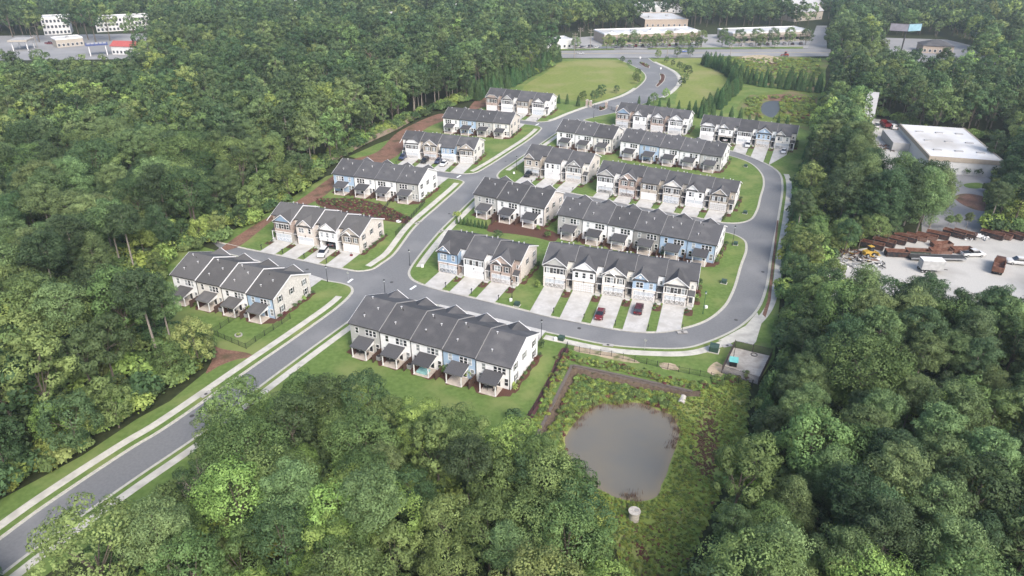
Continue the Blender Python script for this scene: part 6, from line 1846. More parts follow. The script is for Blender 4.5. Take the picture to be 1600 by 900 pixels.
def truck(px, heading, label, body_m, cab_m, box=True, L_=6.0):
    q = P(*px)
    r = tag(empty('truck', (q[0], q[1], .04), heading), label, 'truck')
    ob('chassis', MB().box(-L_ / 2 - .2, -.5, .55, L_ / 2 + 1.8, .5, .8).mesh('chassis', black_metal), r)
    cb = ob('cab', loft([(L_ / 2 - .1, 1.1, 1.05, .7, 2.5), (L_ / 2 + 1.0, 1.12, 1.0, .6, 2.5), (L_ / 2 + 1.5, 1.12, 1.0, .6, 1.6), (L_ / 2 + 2.1, 1.0, .9, .6, 1.4)]).mesh('cab', cab_m), r)
    ob('windscreen', MB().face([(L_ / 2 + 1.06, -.9, 2.35), (L_ / 2 + 1.06, .9, 2.35), (L_ / 2 + 1.52, .95, 1.65), (L_ / 2 + 1.52, -.95, 1.65)]).mesh('windscreen', glass_dark), cb)
    if box:
        mb = MB(); a, b, w = -L_ / 2 - .2, L_ / 2 - .3, 1.2
        mb.box(a, -w, .85, b, w, 1.0); mb.box(a, -w, 1.0, b, -w + .1, 2.2); mb.box(a, w - .1, 1.0, b, w, 2.2); mb.box(a, -w + .1, 1.0, a + .1, w - .1, 2.2); mb.box(b - .1, -w + .1, 1.0, b, w - .1, 2.5)
        for k in range(6):
            x = a + .3 + k * (b - a - .5) / 5
            mb.box(x, -w - .08, .9, x + .14, -w, 2.15); mb.box(x, w, .9, x + .14, w + .08, 2.15)
        ob('tipper_body', mb.mesh('tipper_body', body_m), r)
    for x in (-L_ / 2 + .6, -L_ / 2 + 1.8, L_ / 2 + 1.1):
        for s in (-1, 1):
            w_ = ob('wheel', wheel_me, r, (x, s * .95, .5), 0, 1.5); ob('rim', rim_me, w_)
truck((1558, 423), .95, 'rusty brown dump truck parked in the gravel yard', rust, mat('brown_cab', (.10, .055, .045), .6, .2, 2))
truck((1383, 199), 1.5, 'red fire-engine-coloured truck by the metal shed', red_p, red_p, True, 5.0)
# flatbed trailer, white box trailer
q = P(1462, 406); r = tag(empty('flatbed_trailer', (q[0], q[1], .04), -.03), 'long low flatbed trailer in the gravel yard', 'trailer')
ob('deck', MB().box(-7, -1.2, .75, 7, 1.2, .95).mesh('deck', gutter_dark), r); ob('rail', MB().box(-7, -1.3, .6, 7, -1.2, 1.0).box(-7, 1.2, .6, 7, 1.3, 1.0).mesh('rail', galvanized), r)
for x in (-4.5, -3.4):
    for s in (-1, 1):
        w_ = ob('wheel', wheel_me, r, (x, s * 1.0, .38), 0, 1.1); ob('rim', rim_me, w_)
def box_trailer(px, L_, hd_, lab):
    q = P(*px); r = tag(empty('box_trailer', (q[0], q[1], .04), hd_), lab, 'trailer')
    ob('box', MB().box(-L_ / 2, -1.25, .9, L_ / 2, 1.25, 3.3).mesh('box', mat('grey_trailer', (.38, .38, .375), .6, .12, 1)), r)
    ob('roof', MB().box(-L_ / 2 - .03, -1.28, 3.3, L_ / 2 + .03, 1.28, 3.36).mesh('roof', trim), r)
    ob('drawbar', MB().tube((L_ / 2, 0, .8), (L_ / 2 + 1.6, 0, .6), .08).mesh('drawbar', black_metal), r)
    for x in (-L_ / 4, -L_ / 4 - .9):
        for s in (-1, 1):
            w_ = ob('wheel', wheel_me, r, (x, s * 1.1, .4), 0, 1.15); ob('rim', rim_me, w_)
box_trailer((1452, 424), 5.2, -.1, 'white box trailer behind the yard trees')

# skips: open topped roll-off containers
ext_dark = mat('skip_dark', (.028, .027, .03), .7, .3, 2, color3=(.09, .05, .04), scale2=.7); ext_green = mat('skip_green', (.05, .065, .05), .7, .2, 2)
def skip_meshes(L_, H_, m):
    w = 1.2; mb = MB()
    mb.box(-L_ / 2, -w, .25, L_ / 2, -w + .08, H_); mb.box(-L_ / 2, w - .08, .25, L_ / 2, w, H_); mb.box(-L_ / 2, -w + .08, .25, -L_ / 2 + .08, w - .08, H_); mb.box(L_ / 2 - .08, -w + .08, .25, L_ / 2, w - .08, H_)
    for k in range(8):
        x = -L_ / 2 + .3 + k * (L_ - .7) / 7
        mb.box(x, -w - .1, .25, x + .12, -w + .01, H_ - .05); mb.box(x, w - .01, .25, x + .12, w + .1, H_ - .05)
    rim = MB().box(-L_ / 2 - .06, -w - .1, H_, L_ / 2 + .06, -w + .1, H_ + .12).box(-L_ / 2 - .06, w - .1, H_, L_ / 2 + .06, w + .1, H_ + .12).box(-L_ / 2 - .06, -w + .1, H_, -L_ / 2 + .1, w - .1, H_ + .12).box(L_ / 2 - .1, -w + .1, H_, L_ / 2 + .06, w - .1, H_ + .12)
    liner = MB().box(-L_ / 2 + .09, -w + .09, .3, L_ / 2 - .09, w - .09, .45)
    liner.box(-L_ / 2 + .085, -w + .085, .45, L_ / 2 - .085, -w + .1, H_ - .02).box(-L_ / 2 + .085, w - .1, .45, L_ / 2 - .085, w - .085, H_ - .02).box(-L_ / 2 + .085, -w + .1, .45, -L_ / 2 + .1, w - .1, H_ - .02).box(L_ / 2 - .1, -w + .1, .45, L_ / 2 - .085, w - .1, H_ - .02)
    rail = MB().box(-L_ / 2, -.6, 0, L_ / 2, -.45, .25).box(-L_ / 2, .45, 0, L_ / 2, .6, .25)
    return [('side_wall', mb.mesh('side_wall', m)), ('rim', rim.mesh('rim', rust)), ('lining', liner.mesh('lining', rust)), ('skid', rail.mesh('skid', black_metal))]
SK = [skip_meshes(6.4, 1.7, ext_dark), skip_meshes(6.4, 1.7, ext_green), skip_meshes(6.0, 1.3, rust)]
back = [((1362, 387), 0), ((1380, 383), 0), ((1397, 379), 0), ((1414, 375.5), 0), ((1431, 374), 2), ((1447, 373), 2), ((1464, 371.5), 0)]
names_b = ['leftmost rusty skip in the back row beneath the pines', 'second skip from left in the back row beneath the pines', 'third skip from left in the back row beneath the pines', 'fourth skip from left in the back row beneath the pines', 'fifth skip from left in the back row beneath the pines', 'sixth skip from left in the back row beneath the pines', 'rightmost skip in the back row beneath the pines']
rest_s = [((1400, 400), 0, -.12, 'dark rusty skip at the left of the front row'), ((1432, 399), 1, -.12, 'green ribbed skip in the middle of the front row'), ((1468, 396), 2, -.1, 'low rusty skip right of the green one'), ((1470, 385.5), 2, .05, 'low rusty skip behind the front row'), ((1502, 394), 2, .02, 'low rusty skip behind the flatbed trailer'),
          ((1490, 369), 0, -.75, 'dark skip left of the white scrap'), ((1506, 370), 0, -.75, 'second dark skip left of the white scrap'), ((1549, 371), 0, -.8, 'leftmost skip of the right hand group'), ((1563, 371), 2, -.8, 'second skip of the right hand group'), ((1581, 371), 0, -.85, 'third skip of the right hand group'), ((1598, 368), 0, -.85, 'rightmost skip at the picture edge')]
def put_skip(px, t, rot, lab):
    q = P(*px); r = tag(empty('skip', (q[0], q[1], .04), rot, .88), lab, 'skip', 'skips in the gravel yard')
    for nm, me in SK[t]: ob(nm, me, r)
for (px, t), lab in zip(back, names_b): put_skip(px, t, -.62, lab)
for px, t, rot, lab in rest_s: put_skip(px, t, rot, lab)
# scrap heaps (nobody could count the pieces)
def heap(px, R_, n, lab, mats_, seed, hmax=1.6):
    rg_ = np.random.default_rng(seed); q = P(*px); mb = MB()
    for k in range(n):
        r_ = R_ * math.sqrt(rg_.uniform()); a = rg_.uniform(0, 6.28); x, y = math.cos(a) * r_ * 1.7, math.sin(a) * r_
        z = hmax * max(0, 1 - r_ / R_) * rg_.uniform(.2, 1)
        d = rand_unit(1, rg_)[0]; d[2] *= .35
        L_ = rg_.uniform(.5, 2.2)
        mb.hexa([np.array([x, y, z + .15]) + d * L_ * s + np.array(o) for s, o in ((-.5, (0, -.15, -.1)), (.5, (0, -.15, -.1)), (.5, (0, .15, -.1)), (-.5, (0, .15, -.1)), (-.5, (0, -.15, .1)), (.5, (0, -.15, .1)), (.5, (0, .15, .1)), (-.5, (0, .15, .1)))], int(rg_.integers(len(mats_))))
    o = ob('scrap_heap', mb.mesh('scrap_heap', mats_), None, (q[0], q[1], .05)); o['kind'] = 'stuff'
    tag(o, lab, 'scrap heap')
yellow = mat('machine_yellow', (.42, .27, .05), .5, .12, 2)
heap((1322, 401), 4.5, 130, 'heap of mixed scrap metal left of the skips', [rust, galvanized, black_metal, wood_brown, yellow], 1)
heap((1340, 412), 4.5, 70, 'pale scrap sheets below the mixed scrap heap', [galvanized, trim, galvanized, black_metal], 2, .6)
heap((1520, 371), 2.6, 70, 'white scrap heap between two groups of skips', [trim, trim, galvanized], 3, 1.4)
heap((1390, 232), 4.0, 60, 'stack of brown pallets by the warehouse dock', [wood_brown, rust, wood_brown], 4, 1.6)
def loader(px, rot, m, lab):
    q = P(*px); r = tag(empty('loader', (q[0], q[1], .05), rot), lab, 'loader')
    ob('body', loft([(-1.8, .7, .65, .6, 1.6), (-.3, .75, .7, .5, 1.7), (1.0, .6, .55, .5, 1.1)]).mesh('body', m), r)
    c = ob('cab', loft([(-.4, .62, .5, 1.6, 2.7), (.6, .62, .5, 1.5, 2.7), (.8, .6, .55, 1.4, 1.6)]).mesh('cab', glass_dark), r); ob('cab_roof', MB().box(-.5, -.6, 2.7, .7, .6, 2.8).mesh('cab_roof', m), c)
    ob('arm', MB().tube((.6, -.5, 1.4), (2.3, -.5, .7), .12).tube((.6, .5, 1.4), (2.3, .5, .7), .12).mesh('arm', m), r)
    ob('bucket', MB().prism([(2.2, .2), (3.1, .15), (2.4, .45), (2.3, 1.0), (2.1, 1.0)], -1.0, 1.0, 'y').mesh('bucket', m), r)
    for x in (-1.2, .7):
        for s in (-1, 1):
            w_ = ob('wheel', wheel_me, r, (x, s * .85, .55), 0, 1.7); ob('rim', rim_me, w_)
loader((1357, 400), .3, yellow, 'yellow loader beside the scrap heap'); loader((1227, 88), 2.5, mat('machine_red', (.30, .06, .04), .5, .1, 2), 'red digger on the bare ground by the highway')

# ================================================================== FENCES, POSTS AND SMALL THINGS
def metal_fence(px, label, h=1.3, m=black_metal, cat='fence', sp=2.4, solid=None, zb=LAWN_Z, closed=False, gap=.012):
    q = PP(px)
    if closed: q = np.concatenate([q, q[:1]])
    r = tag(empty('fence', (q[0][0], q[0][1], zb)), label, cat)
    o0 = q[0]
    post = cached(('fpost', h, m.name), lambda: MB().box(-.04, -.04, -.1, .04, .04, h + .08).box(-.055, -.055, h + .08, .055, .055, h + .13).mesh('post', m))
    rails = MB(); pk = MB()
    for a, b in zip(q[:-1], q[1:]):
        L_ = np.hypot(*(b - a)); n = max(1, int(round(L_ / sp)))
        for k in range(n):
            p_ = a + (b - a) * k / n - o0; ob('post', post, r, (p_[0], p_[1], 0), math.atan2(*(b - a)[::-1]))
        A, B = a - o0, b - o0
        for z in (.15, h - .12):
            rails.tube((A[0], A[1], z), (B[0], B[1], z), .022, n=4)
        if solid is None:
            for k in range(int(L_ / .14)):
                p_ = A + (B - A) * (k + .5) / int(L_ / .14)
                pk.tube((p_[0], p_[1], .08), (p_[0], p_[1], h), .011, n=3, cap=False)
        else:
            d = (B - A) / L_; n_ = np.array([-d[1], d[0]]) * .02
            w = solid
            for k in range(int(L_ / w)):
                s = A + (B - A) * k / int(L_ / w) + d * gap; e = A + (B - A) * (k + 1) / int(L_ / w) - d * gap
                hh = h + RNG.uniform(-.02, .02)
                pk.hexa([(*(s - n_), .04), (*(e - n_), .04), (*(e + n_), .04), (*(s + n_), .04), (*(s - n_), hh), (*(e - n_), hh), (*(e + n_), hh), (*(s + n_), hh)])
    b = q[-1] - o0
    if not closed: ob('post', post, r, (b[0], b[1], 0))
    ob('rail', rails.mesh('rail', m), r)
    if pk.f:
        p_ = ob('picket' if solid is None else 'plank', pk.mesh('picket', m), r); p_['kind'] = 'stuff'
    return r
metal_fence([(332, 523), (352, 532), (385, 546), (400, 535), (454, 499)], 'black metal fence round the back lawn of the first left row')
metal_fence([(332, 523), (371, 497), (392, 484)], 'black metal fence dividing the back lawn of the first left row')
metal_fence([(618.5, 369), (639, 346), (651, 333), (664, 318)], 'black metal fence beside the walk at the second left row')
metal_fence([(606, 341), (625, 342), (640, 345)], 'black metal fence across the back of the second left row')
metal_fence([(613, 312), (606, 322), (598, 333)], 'black metal fence stepping down the bank behind the third left row')
metal_fence([(886, 545), (866, 585), (842, 630), (800, 694)], 'dark chain-link fence along the plum strip left of the pond', 1.5)
metal_fence([(886, 545), (905, 551), (955, 558), (1010, 570), (1060, 582), (1110, 592), (1175, 604)], 'dark chain-link fence along the far side of the pond', 1.3)
patch('mulch_bed', [(880, 544), (888, 545), (866, 592), (838, 645), (806, 690), (796, 688), (828, 642), (858, 588)], mat('plum_mulch', (0.072, 0.034, 0.034), .95, .3, 6, color2=(0.12, 0.06, 0.058), spec=.1, bump=.4), 0.014)
metal_fence([(455, 294), (500, 269), (532, 247), (575, 224), (625, 201), (660, 179), (695, 164)], 'weathered wooden fence along the forest behind the left rows', 1.9, wood_fence, solid=.32, sp=2.4)
metal_fence([(213, 495), (236, 480), (259, 466)], 'pale board fence at the left end of the first left row', 1.5, mat('pale_boards', (.46, .43, .38), .9, .15, 2), solid=.3)
metal_fence([(768, 352), (775, 345), (790, 335), (800, 326)], 'dark fence beside the conifer hedge', 1.4, wood_brown, solid=.25)
# pump enclosure
E0 = [(1146.5, 544), (1205, 557.5), (1184, 602), (1127, 583.5)]
sheet('pump_pad', PP(E0), LAWN_Z + .05, mat('pad_concrete', (.42, .385, .335), .9, .12, 2, color3=(.30, .27, .235), scale2=.5))
slat = mat('fence_slats', (.075, .062, .058), .8, .2, 2)
metal_fence(E0, 'tall slatted fence round the concrete pump enclosure', 1.8, slat, solid=.2, sp=3.0, closed=True, gap=.055)
q = P(1145, 572); r = tag(empty('control_cabinet', (q[0], q[1], LAWN_Z + .05), -.3), 'teal topped control cabinet inside the pump enclosure', 'cabinet')
ob('cabinet_body', MB().box(-.7, -.55, 0, .7, .55, 1.25).mesh('cabinet_body', gutter_dark), r); ob('cabinet_roof', MB().hexa([(-.85, -.9, 1.25), (.85, -.9, 1.25), (.85, .7, 1.5), (-.85, .7, 1.5), (-.85, -.9, 1.33), (.85, -.9, 1.33), (.85, .7, 1.6), (-.85, .7, 1.6)]).mesh('cabinet_roof', mat('teal_metal', (.16, .46, .42), .5, .08, 2)), r); ob('door', MB().box(-.6, -.58, .1, .6, -.55, 1.15).mesh('door', black_metal), r)
q = P(1145, 564); r = tag(empty('light_mast', (q[0], q[1], LAWN_Z + .05), -.25), 'thin mast with an arm inside the pump enclosure', 'light mast')
ob('mast', MB().tube((0, 0, 0), (0, 0, 4.6), .06, .05).mesh('mast', black_metal), r); ob('arm', MB().tube((0, 0, 4.55), (2.0, 0, 4.55), .035).mesh('arm', galvanized), r); ob('lamp_head', MB().box(1.8, -.12, 4.42, 2.2, .12, 4.52).mesh('lamp_head', galvanized), r)
for px, rr, lab in (((1178, 555.5), .55, 'round manhole ring on the pump enclosure floor'),):
    q = P(*px); mb = MB()
    for k in range(14):
        a, b = k * 2 * math.pi / 14, (k + 1) * 2 * math.pi / 14
        mb.hexa([(math.cos(a) * rr, math.sin(a) * rr, 0), (math.cos(b) * rr, math.sin(b) * rr, 0), (math.cos(b) * (rr + .12), math.sin(b) * (rr + .12), 0), (math.cos(a) * (rr + .12), math.sin(a) * (rr + .12), 0), (math.cos(a) * rr, math.sin(a) * rr, .12), (math.cos(b) * rr, math.sin(b) * rr, .12), (math.cos(b) * (rr + .12), math.sin(b) * (rr + .12), .12), (math.cos(a) * (rr + .12), math.sin(a) * (rr + .12), .12)])
    tag(ob('manhole', mb.mesh('manhole', gutter_dark), None, (q[0], q[1], LAWN_Z + .05)), lab, 'manhole')
# pond outlet and pipe
q = P(990, 812, -1.2); r = tag(empty('pond_outlet', (q[0], q[1], -1.35)), 'round pale concrete outlet tower at the near end of the pond', 'outlet')
def ringm(r0, r1, z0, z1, n=20):
    mb = MB()
    for k in range(n):
        a, b = k * 2 * math.pi / n, (k + 1) * 2 * math.pi / n
        c_ = lambda t, r_, z: (math.cos(t) * r_, math.sin(t) * r_, z)
        mb.face([c_(a, r1, z0), c_(b, r1, z0), c_(b, r1, z1), c_(a, r1, z1)]); mb.face([c_(a, r0, z1), c_(a, r1, z1), c_(b, r1, z1), c_(b, r0, z1)]); mb.face([c_(a, r0, z0), c_(a, r0, z1), c_(b, r0, z1), c_(b, r0, z0)])
    return mb
pale_c = mat('pale_concrete', (.50, .46, .40), .9, .12, 3, color3=(.34, .30, .26), scale2=1.2)
ob('shaft', ringm(.62, .78, -.4, 1.7).mesh('shaft', pale_c), r); ob('lid', MB().tube((0, 0, 1.8), (0, 0, 1.95), .92, n=20).mesh('lid', pale_c), r); ob('hatch', MB().tube((.3, .1, 1.95), (.3, .1, 2.0), .33, n=12).mesh('hatch', concrete_grey), r)
for k in range(4): ob('support', MB().box(-.1, -.1, 1.7, .1, .1, 1.8).mesh('support', pale_c), r, (.66 * math.cos(k * 1.57), .66 * math.sin(k * 1.57), 0))
q = P(1068, 620, -.6); r = tag(empty('drain_pipe', (q[0], q[1], -.75), -2.0), 'round concrete pipe mouth in the bank above the pond', 'pipe')
o = ob('pipe_wall', ringm(.5, .66, 0, 2.2).mesh('pipe_wall', pale_c), r); o.rotation_euler = (0, math.pi / 2, 0); o = ob('pipe_inside', MB().tube((0, 0, .6), (0, 0, .7), .5, n=16).mesh('pipe_inside', black_metal), r); o.rotation_euler = (0, math.pi / 2, 0)

# street lamps
def lamp(px, h, lab, green=False):
    q = P(*px); m = black_metal if not green else mat('green_post', (.03, .10, .05), .5, .1, 2)
    r = tag(empty('street_lamp', (q[0], q[1], LAWN_Z)), lab, 'street lamp', 'street lamps of the estate')
    ob('pole', MB().tube((0, 0, -.1), (0, 0, .5), .13, .09, 8).tube((0, 0, .5), (0, 0, h), .065, .05, 8).mesh('pole', m), r)
    o = ob('lamp_head', MB().tube((0, 0, h), (0, 0, h + .5), .14, .22, 8).tube((0, 0, h + .5), (0, 0, h + .75), .26, .05, 8).mesh('lamp_head', m), r)
    ob('lens', MB().tube((0, 0, h + .08), (0, 0, h + .42), .19, .215, 8, cap=False).mesh('lens', glass_light), o)
for px, h, lab in (((640.5, 415), 3.6, 'black street lamp at the corner of main street and the near cross street'), ((845.5, 532), 4.2, 'black street lamp at the right end of the row nearest the pond'), ((512, 441), 3.6, 'black street lamp on the corner lawn of the first left row'), ((1144, 384), 5, 'street lamp inside the loop road near its transformer'), ((807, 266), 4.2, 'street lamp beside main street at the black suv'), ((927.5, 184.5), 3.6, 'street lamp near the entrance gate'), ((602, 463), 3.6, 'street lamp behind the roofs nearest the pond'), ((800, 466), 4, 'street lamp on the lawn between two rows facing the near cross street')):
    lamp(px, h, lab)
lamp((1098, 491), 5.0, 'green lamp post on the lawn at the bend of the loop road', True)
# transformers and meter boxes
tgreen = mat('transformer_green', (.035, .065, .05), .5, .1, 2)
for px, s, lab in (((1115, 549), 1.5, 'large dark green transformer on a pad beside the loop walk'), ((877, 532), 1.0, 'green transformer on the corner lawn nearest the pond'), ((1164, 334), .9, 'green transformer on the loop lawn by the third row'), ((1165, 261), .9, 'green transformer on the loop lawn by the fourth row'), ((1131, 443), 1.0, 'pale green transformer on the lawn right of the first loop row'), ((1149, 383), .9, 'green transformer below the loop street lamp'), ((808, 478), .95, 'green transformer between drives on the near cross street')):
    q = P(*px); r = tag(empty('transformer', (q[0], q[1], LAWN_Z), -.4, s), lab, 'transformer', 'green transformers on lawns')
    ob('pad', MB().box(-.75, -.7, -.05, .75, .7, .08).mesh('pad', concrete), r); ob('case', MB().prism([(-.55, .08), (.55, .08), (.55, .95), (-.2, 1.0), (-.55, .8)], -.6, .6, 'x').mesh('case', tgreen), r); ob('door', MB().box(-.5, -.58, .15, .5, -.55, .75).mesh('door', tgreen), r)
for px, lab in (((798, 471), 'white utility pedestal beside the near cross street, left of the transformer'), ((868, 532), 'white utility box left of the corner transformer'), ((660, 418), 'white meter cover on the corner lawn by main street'), ((803, 272), 'white meter cover on the lawn by the black suv'), ((1103, 482), 'white marker post on the lawn at the loop bend')):
    q = P(*px); o = ob('utility_box', cached('ubox', lambda: MB().box(-.3, -.2, 0, .3, .2, .55).prism([(-.33, .55), (.33, .55), (0, .68)], -.23, .23, 'y').mesh('utility_box', trim)), None, (q[0], q[1], LAWN_Z), .3); tag(o, lab, 'utility box')
# mailbox posts
for (rk, i, base, dr, t, h) in FRONTS:
    if ROWS[rk][2] == 'rear' or t > 20: continue
    sg = 1 if ROWS[rk][2] == 'r' else -1
    q = base + h['d'] * sg * 2.9 * h['s'] + dr * (t - 1.6)
    r = tag(empty('mailbox', (q[0], q[1], LAWN_Z), math.atan2(dr[1], dr[0])), f'dark mailbox, {ORD[i]} drive, {ROWS[rk][8]}', 'mailbox', 'mailboxes at the drives')
    ob('post', cached('mbp', lambda: MB().box(-.05, -.05, 0, .05, .05, 1.15).mesh('post', black_metal)), r); ob('box', cached('mbb', lambda: MB().prism([(-.1, 1.15), (.1, 1.15), (.1, 1.3), (0, 1.37), (-.1, 1.3)], -.25, .3, 'x').mesh('box', black_metal)), r)
# air conditioners by the porches
for rk, us in (('M0', (0, 1)), ('L1', (1, 2)), ('L3', (2,)), ('R4', (1,))):
    h = HOUSE[rk]
    for i in us:
        q = h['o'] + h['d'] * (i + 1.06) * WU * h['s'] - h['n'] * 1.6
        r = tag(empty('air_conditioner', (q[0], q[1], LAWN_Z), h['yaw']), f'grey air conditioner behind the {ORD[i + 1]} house of the {ROWS[rk][8]}', 'air conditioner')
        ob('case', cached('acc', lambda: MB().box(-.42, -.42, .05, .42, .42, .9).mesh('case', mat('ac_grey', (.28, .285, .29), .5, .1, 3))), r); ob('fan_grille', cached('acf', lambda: ringm(.08, .36, .9, .95, 14).mesh('fan_grille', black_metal)), r)
# hydrants / small signs
for px, lab in (((829 + 178, 547), 'small marker sign on the walk above the pond'), ((545, 440), 'stop sign on the corner of the first left cross street'), ((838, 197.5), 'stop sign at the far left cross street')):
    q = P(*px); r = tag(empty('road_sign', (q[0], q[1], LAWN_Z), 0), lab, 'sign')
    ob('post', cached('sgp', lambda: MB().tube((0, 0, 0), (0, 0, 2.2), .035, n=6).mesh('post', galvanized)), r); ob('sign_plate', cached('sgf', lambda: MB().prism([(.33 * math.cos(a * math.pi / 4 + .39), 2.25 + .33 * math.sin(a * math.pi / 4 + .39)) for a in range(8)], -.03, 0, 'y').mesh('sign_plate', galvanized)), r)
# things on the lawns and patios
h = HOUSE['M0']
q = h['o'] + h['d'] * (2.5 * WU) * h['s'] - h['n'] * 1.7
r = tag(empty('paddling_pool', (q[0], q[1], LAWN_Z + .1), h['yaw']), 'turquoise paddling pool on the third porch nearest the pond', 'paddling pool')
tq = mat('turquoise_vinyl', (.26, .48, .47), .35, .1, 2)
ob('rim', MB().box(-1.1, -.8, 0, 1.1, -.6, .35).box(-1.1, .6, 0, 1.1, .8, .35).box(-1.1, -.6, 0, -.9, .6, .35).box(.9, -.6, 0, 1.1, .6, .35).mesh('rim', tq), r); ob('water', MB().box(-.9, -.6, .02, .9, .6, .22).mesh('water', tq), r)
def patio_set(rk, i, lab, fx=.52):
    h = HOUSE[rk]; q = h['o'] + h['d'] * ((i + fx) * WU) * h['s'] - h['n'] * 1.6
    r = tag(empty('patio_table', (q[0], q[1], LAWN_Z + .09), h['yaw'] + .3), lab, 'table')
    ob('table_top', MB().box(-.6, -.45, .70, .6, .45, .75).mesh('table_top', gutter_dark), r)
    for sx in (-1, 1):
        for sy in (-1, 1): ob('leg', MB().box(sx * .5 - .03, sy * .36 - .03, 0, sx * .5 + .03, sy * .36 + .03, .7).mesh('leg', gutter_dark), r)
    for k, (dx, dy, rz) in enumerate(((-1.0, 0, 0), (1.0, 0, math.pi))):
        p_ = q + h['d'] * dx + h['n'] * dy
        c_ = tag(empty('patio_chair', (p_[0], p_[1], LAWN_Z + .09), h['yaw'] + rz), lab.replace('table', ('left chair', 'right chair')[k]), 'chair')
        ob('seat', MB().box(-.25, -.25, .40, .25, .25, .46).mesh('seat', gutter_dark), c_); ob('backrest', MB().box(-.27, -.25, .46, -.21, .25, .95).mesh('backrest', gutter_dark), c_)
        for sx in (-1, 1):
            for sy in (-1, 1): ob('leg', MB().box(sx * .22 - .025, sy * .22 - .025, 0, sx * .22 + .025, sy * .22 + .025, .4).mesh('leg', gutter_dark), c_)
for rk, i, lab in (('M0', 0, 'dark patio table on the leftmost porch nearest the pond'), ('M0', 1, 'dark patio table on the second porch nearest the pond'), ('M0', 4, 'dark patio table on the rightmost porch nearest the pond'), ('L1', 2, 'dark patio table on the third porch, first left row'), ('M2', 1, 'dark patio table on the middle porch of the hedge row'), ('R4', 1, 'dark patio table on the blue porch, fourth loop row')):
    patio_set(rk, i, lab)
def garden_chair(px, rot, m, lab, lounger=False):
    q = P(*px); r = tag(empty('sun_lounger' if lounger else 'garden_chair', (q[0], q[1], LAWN_Z), rot), lab, 'lounger' if lounger else 'chair')
    L_ = 1.3 if lounger else .55
    ob('seat', MB().box(-L_ / 2, -.3, .30, L_ / 2, .3, .36).mesh('seat', m), r); ob('backrest', MB().hexa([(-L_ / 2 - .05, -.3, .33), (-L_ / 2 + .05, -.3, .33), (-L_ / 2 + .05, .3, .33), (-L_ / 2 - .05, .3, .33), (-L_ / 2 - .45, -.3, .95), (-L_ / 2 - .37, -.3, .95), (-L_ / 2 - .37, .3, .95), (-L_ / 2 - .45, .3, .95)]).mesh('backrest', m), r)
    for sx in (-1, 1):
        for sy in (-1, 1): ob('leg', MB().box(sx * L_ * .42 - .03, sy * .26 - .03, 0, sx * L_ * .42 + .03, sy * .26 + .03, .3).mesh('leg', m), r)
garden_chair((662, 637), 1.2, black_metal, 'left black chair on the near lawn'); garden_chair((667, 638.5), 1.2, black_metal, 'right black chair on the near lawn')
garden_chair((746, 334), -.9, trim, 'left white lounger behind the hedge row', True); garden_chair((751, 334.5), -.9, trim, 'right white lounger behind the hedge row', True)
for px, rr, lab, m in (((623, 347), .75, 'white stone fire ring on the lawn of the second left row', trim), ((373, 525), .8, 'stone planting ring on the back lawn of the first left row', concrete_grey)):
    q = P(*px); tag(ob('stone_ring', ringm(rr - .22, rr, 0, .28, 12).mesh('stone_ring', m), None, (q[0], q[1], LAWN_Z)), lab, 'stone ring')
shrub(P(373, 525), 4, .8, 'small plant inside the stone planting ring', None)
h = HOUSE['L2']; q = h['o'] + h['d'] * (3.75 * WU) * h['s'] - h['n'] * 1.8
r = tag(empty('toy_hoop', (q[0], q[1], LAWN_Z)), 'red and white toy hoop by the rightmost garage, second left row', 'toy')
ob('base', MB().box(-.35, -.3, 0, .35, .3, .35).mesh('base', red_p), r); ob('pole', MB().tube((0, 0, .35), (0, 0, 1.4), .05).mesh('pole', black_metal), r); ob('board', MB().box(-.4, -.05, 1.1, .4, 0, 1.7).mesh('board', trim), r)

# ---- entrance: islands, gate posts, gate, signs
def island(px, lab):
    q = smooth(PP(px), .6, closed=True); c_ = q.mean(0)
    mb = MB(); qq = np.concatenate([q, q[:2]]); ribbon(mb, qq, 0, .35 if False else -.3, .16, zb=.02)
    struct(ob('kerb', mb.mesh('kerb', gutter_mat))); sheet('median', c_ + (q - c_) * .98, .13, mulch)
    n_ = 0
    inn = q.min(0), q.max(0)
    pts_ = RNG.uniform(inn[0], inn[1], (60, 2)); pts_ = pts_[inside(c_ + (q - c_) * .8, pts_)]
    for p_ in pts_[:16]:
        cc = int(RNG.choice(5, p=[.2, .3, .1, .35, .05])); shrub(p_, cc, RNG.uniform(.6, 1.1), f'{SN[cc]} shrub on the {lab}', f'{SN[cc]} shrubs on the {lab}')
island([(999, 98), (1004, 97.5), (1014, 104), (1015, 106.5), (1009, 105.5)], 'upper boulevard median')
island([(1031, 115), (1037, 116), (1039, 124), (1034, 131), (1026, 136.5), (1024.5, 134), (1030, 127), (1032, 121)], 'lower boulevard median')
island([(935, 171.5), (941, 168), (948, 167.5), (947, 170), (938, 173)], 'gate island')
stone_m = C['stone']
def gate_post(px, lab):
    q = P(*px); r = tag(empty('gate_post', (q[0], q[1], LAWN_Z), -.4), lab, 'gate post')
    ob('pillar', MB().box(-.5, -.5, -.1, .5, .5, 2.6).mesh('pillar', C['brick']), r); ob('cap', MB().box(-.62, -.62, 2.6, .62, .62, 2.8).prism([(-.5, 2.8), (.5, 2.8), (0, 3.1)], -.5, .5, 'y').mesh('cap', pale_c), r); ob('plinth', MB().box(-.58, -.58, -.1, .58, .58, .5).mesh('plinth', stone_m), r)
gate_post((917, 166), 'left brick pillar of the estate entrance'); gate_post((922.5, 167.5), 'right brick pillar of the estate entrance'); gate_post((947, 169.5), 'short brick pillar on the gate island'); gate_post((964, 175.5), 'brick pillar on the right of the estate gate')
metal_fence([(924, 167.5), (934, 170.5)], 'left black gate across the entrance drive', 1.6); metal_fence([(949, 170.5), (962, 174.5)], 'right black gate across the entrance drive', 1.6)
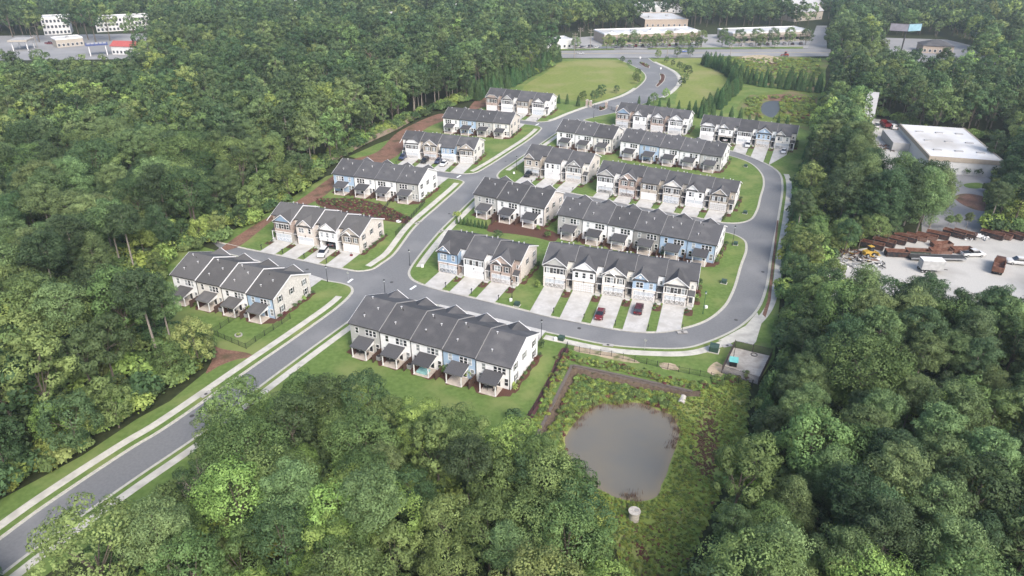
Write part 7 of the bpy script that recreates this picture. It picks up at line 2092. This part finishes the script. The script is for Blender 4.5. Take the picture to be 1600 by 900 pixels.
for px, lab in (((1000, 95.5), 'sign post at the top of the upper boulevard median'), ((1032, 112.5), 'sign post at the top of the lower boulevard median')):
    q = P(*px); r = tag(empty('sign_post', (q[0], q[1], .1)), lab, 'sign'); ob('post', MB().tube((0, 0, 0), (0, 0, 2.0), .05).mesh('post', galvanized), r); ob('sign_plate', MB().box(-.4, -.03, 1.5, .4, 0, 2.4).mesh('sign_plate', trim), r)
for px, s in (((1442, 272), 0), ((1489, 271), .9), ((1507, 273), .9), ((1525, 274), 1.0)):
    if s:
        tag(ob('round_bush', SHR[1], None, (*P(*px), .05), px[0], 3.0 * s), f'round clipped bush before the warehouse, {["left", "middle", "right"][int((px[0] - 1489) / 17.9)]} of three', 'shrub')
sheet('car_park_island', smooth(PP([(1492, 310), (1498, 304), (1515, 303), (1538, 308), (1540, 330), (1528, 329), (1508, 322)]), .8, closed=True), .06, clay); sheet('car_park_island', smooth(PP([(1506, 288), (1530, 286), (1540, 290), (1525, 295), (1510, 293)]), .8, closed=True), .06, grass)

# manholes in the street and drain inlets at the kerb
for px, lab in (((612, 441), 'manhole cover at the near cross street junction'), ((702, 334), 'manhole cover on main street below the hedge row'), ((300, 650), 'manhole cover on the lower stretch of main street'), ((905, 513), 'manhole cover on the street before the red cars'), ((1192, 425), 'manhole cover on the right side of the loop road'), ((480, 421), 'manhole cover on the first left cross street'), ((790, 252), 'manhole cover on main street by the black suv'), ((1150, 500), 'manhole cover at the bend of the loop road')):
    q = P(*px); tag(ob('manhole_cover', cached('mhc', lambda: MB().tube((0, 0, 0), (0, 0, .012), .42, n=16).tube((0, 0, .012), (0, 0, .018), .3, n=12).mesh('manhole_cover', mat('cast_iron', (.06, .058, .055), .7, .2, 5))), None, (q[0], q[1], .021)), lab, 'manhole')
for px, rot, lab in (((322, 617), 1.1, 'drain inlet at the left kerb of main street, lower left'), ((653, 349), 1.05, 'drain inlet at the left kerb by the second left row'), ((689, 362), 1.05, 'drain inlet at the right kerb above the corner'), ((1136, 541), .3, 'drain inlet at the outer kerb of the loop bend'), ((1066, 520), .1, 'drain inlet at the inner kerb of the loop bend'), ((950, 540), -.2, 'drain inlet at the kerb above the pond')):
    q = P(*px); r = tag(empty('drain_inlet', (q[0], q[1], .03), rot), lab, 'drain inlet')
    ob('throat', MB().box(-.9, -.35, 0, .9, .35, .13).mesh('throat', black_metal), r); ob('slab', MB().box(-1.1, -.5, .13, 1.1, .5, .19).mesh('slab', concrete_grey), r); ob('lid', MB().tube((0, 0, .19), (0, 0, .21), .3, n=12).mesh('lid', gutter_dark), r)

# ================================================================== AIR
hz = bpy.data.materials.new('haze'); hz.use_nodes = True
hn = hz.node_tree
hn.nodes.remove(hn.nodes['Principled BSDF'])
pv = hn.nodes.new('ShaderNodeVolumePrincipled')
pv.inputs['Color'].default_value = (0.80, 0.89, 1.0, 1)
pv.inputs['Density'].default_value = 0.00015
pv.inputs['Anisotropy'].default_value = 0.2
hn.links.new(pv.outputs[0], hn.nodes['Material Output'].inputs['Volume'])
ho = ob('haze', MB().box(-9000, -3000, -6, 9000, 9000, 82).mesh('haze', hz)); ho['kind'] = 'stuff'
tag(ho, 'thin pale summer haze in the air over the far trees', 'haze')
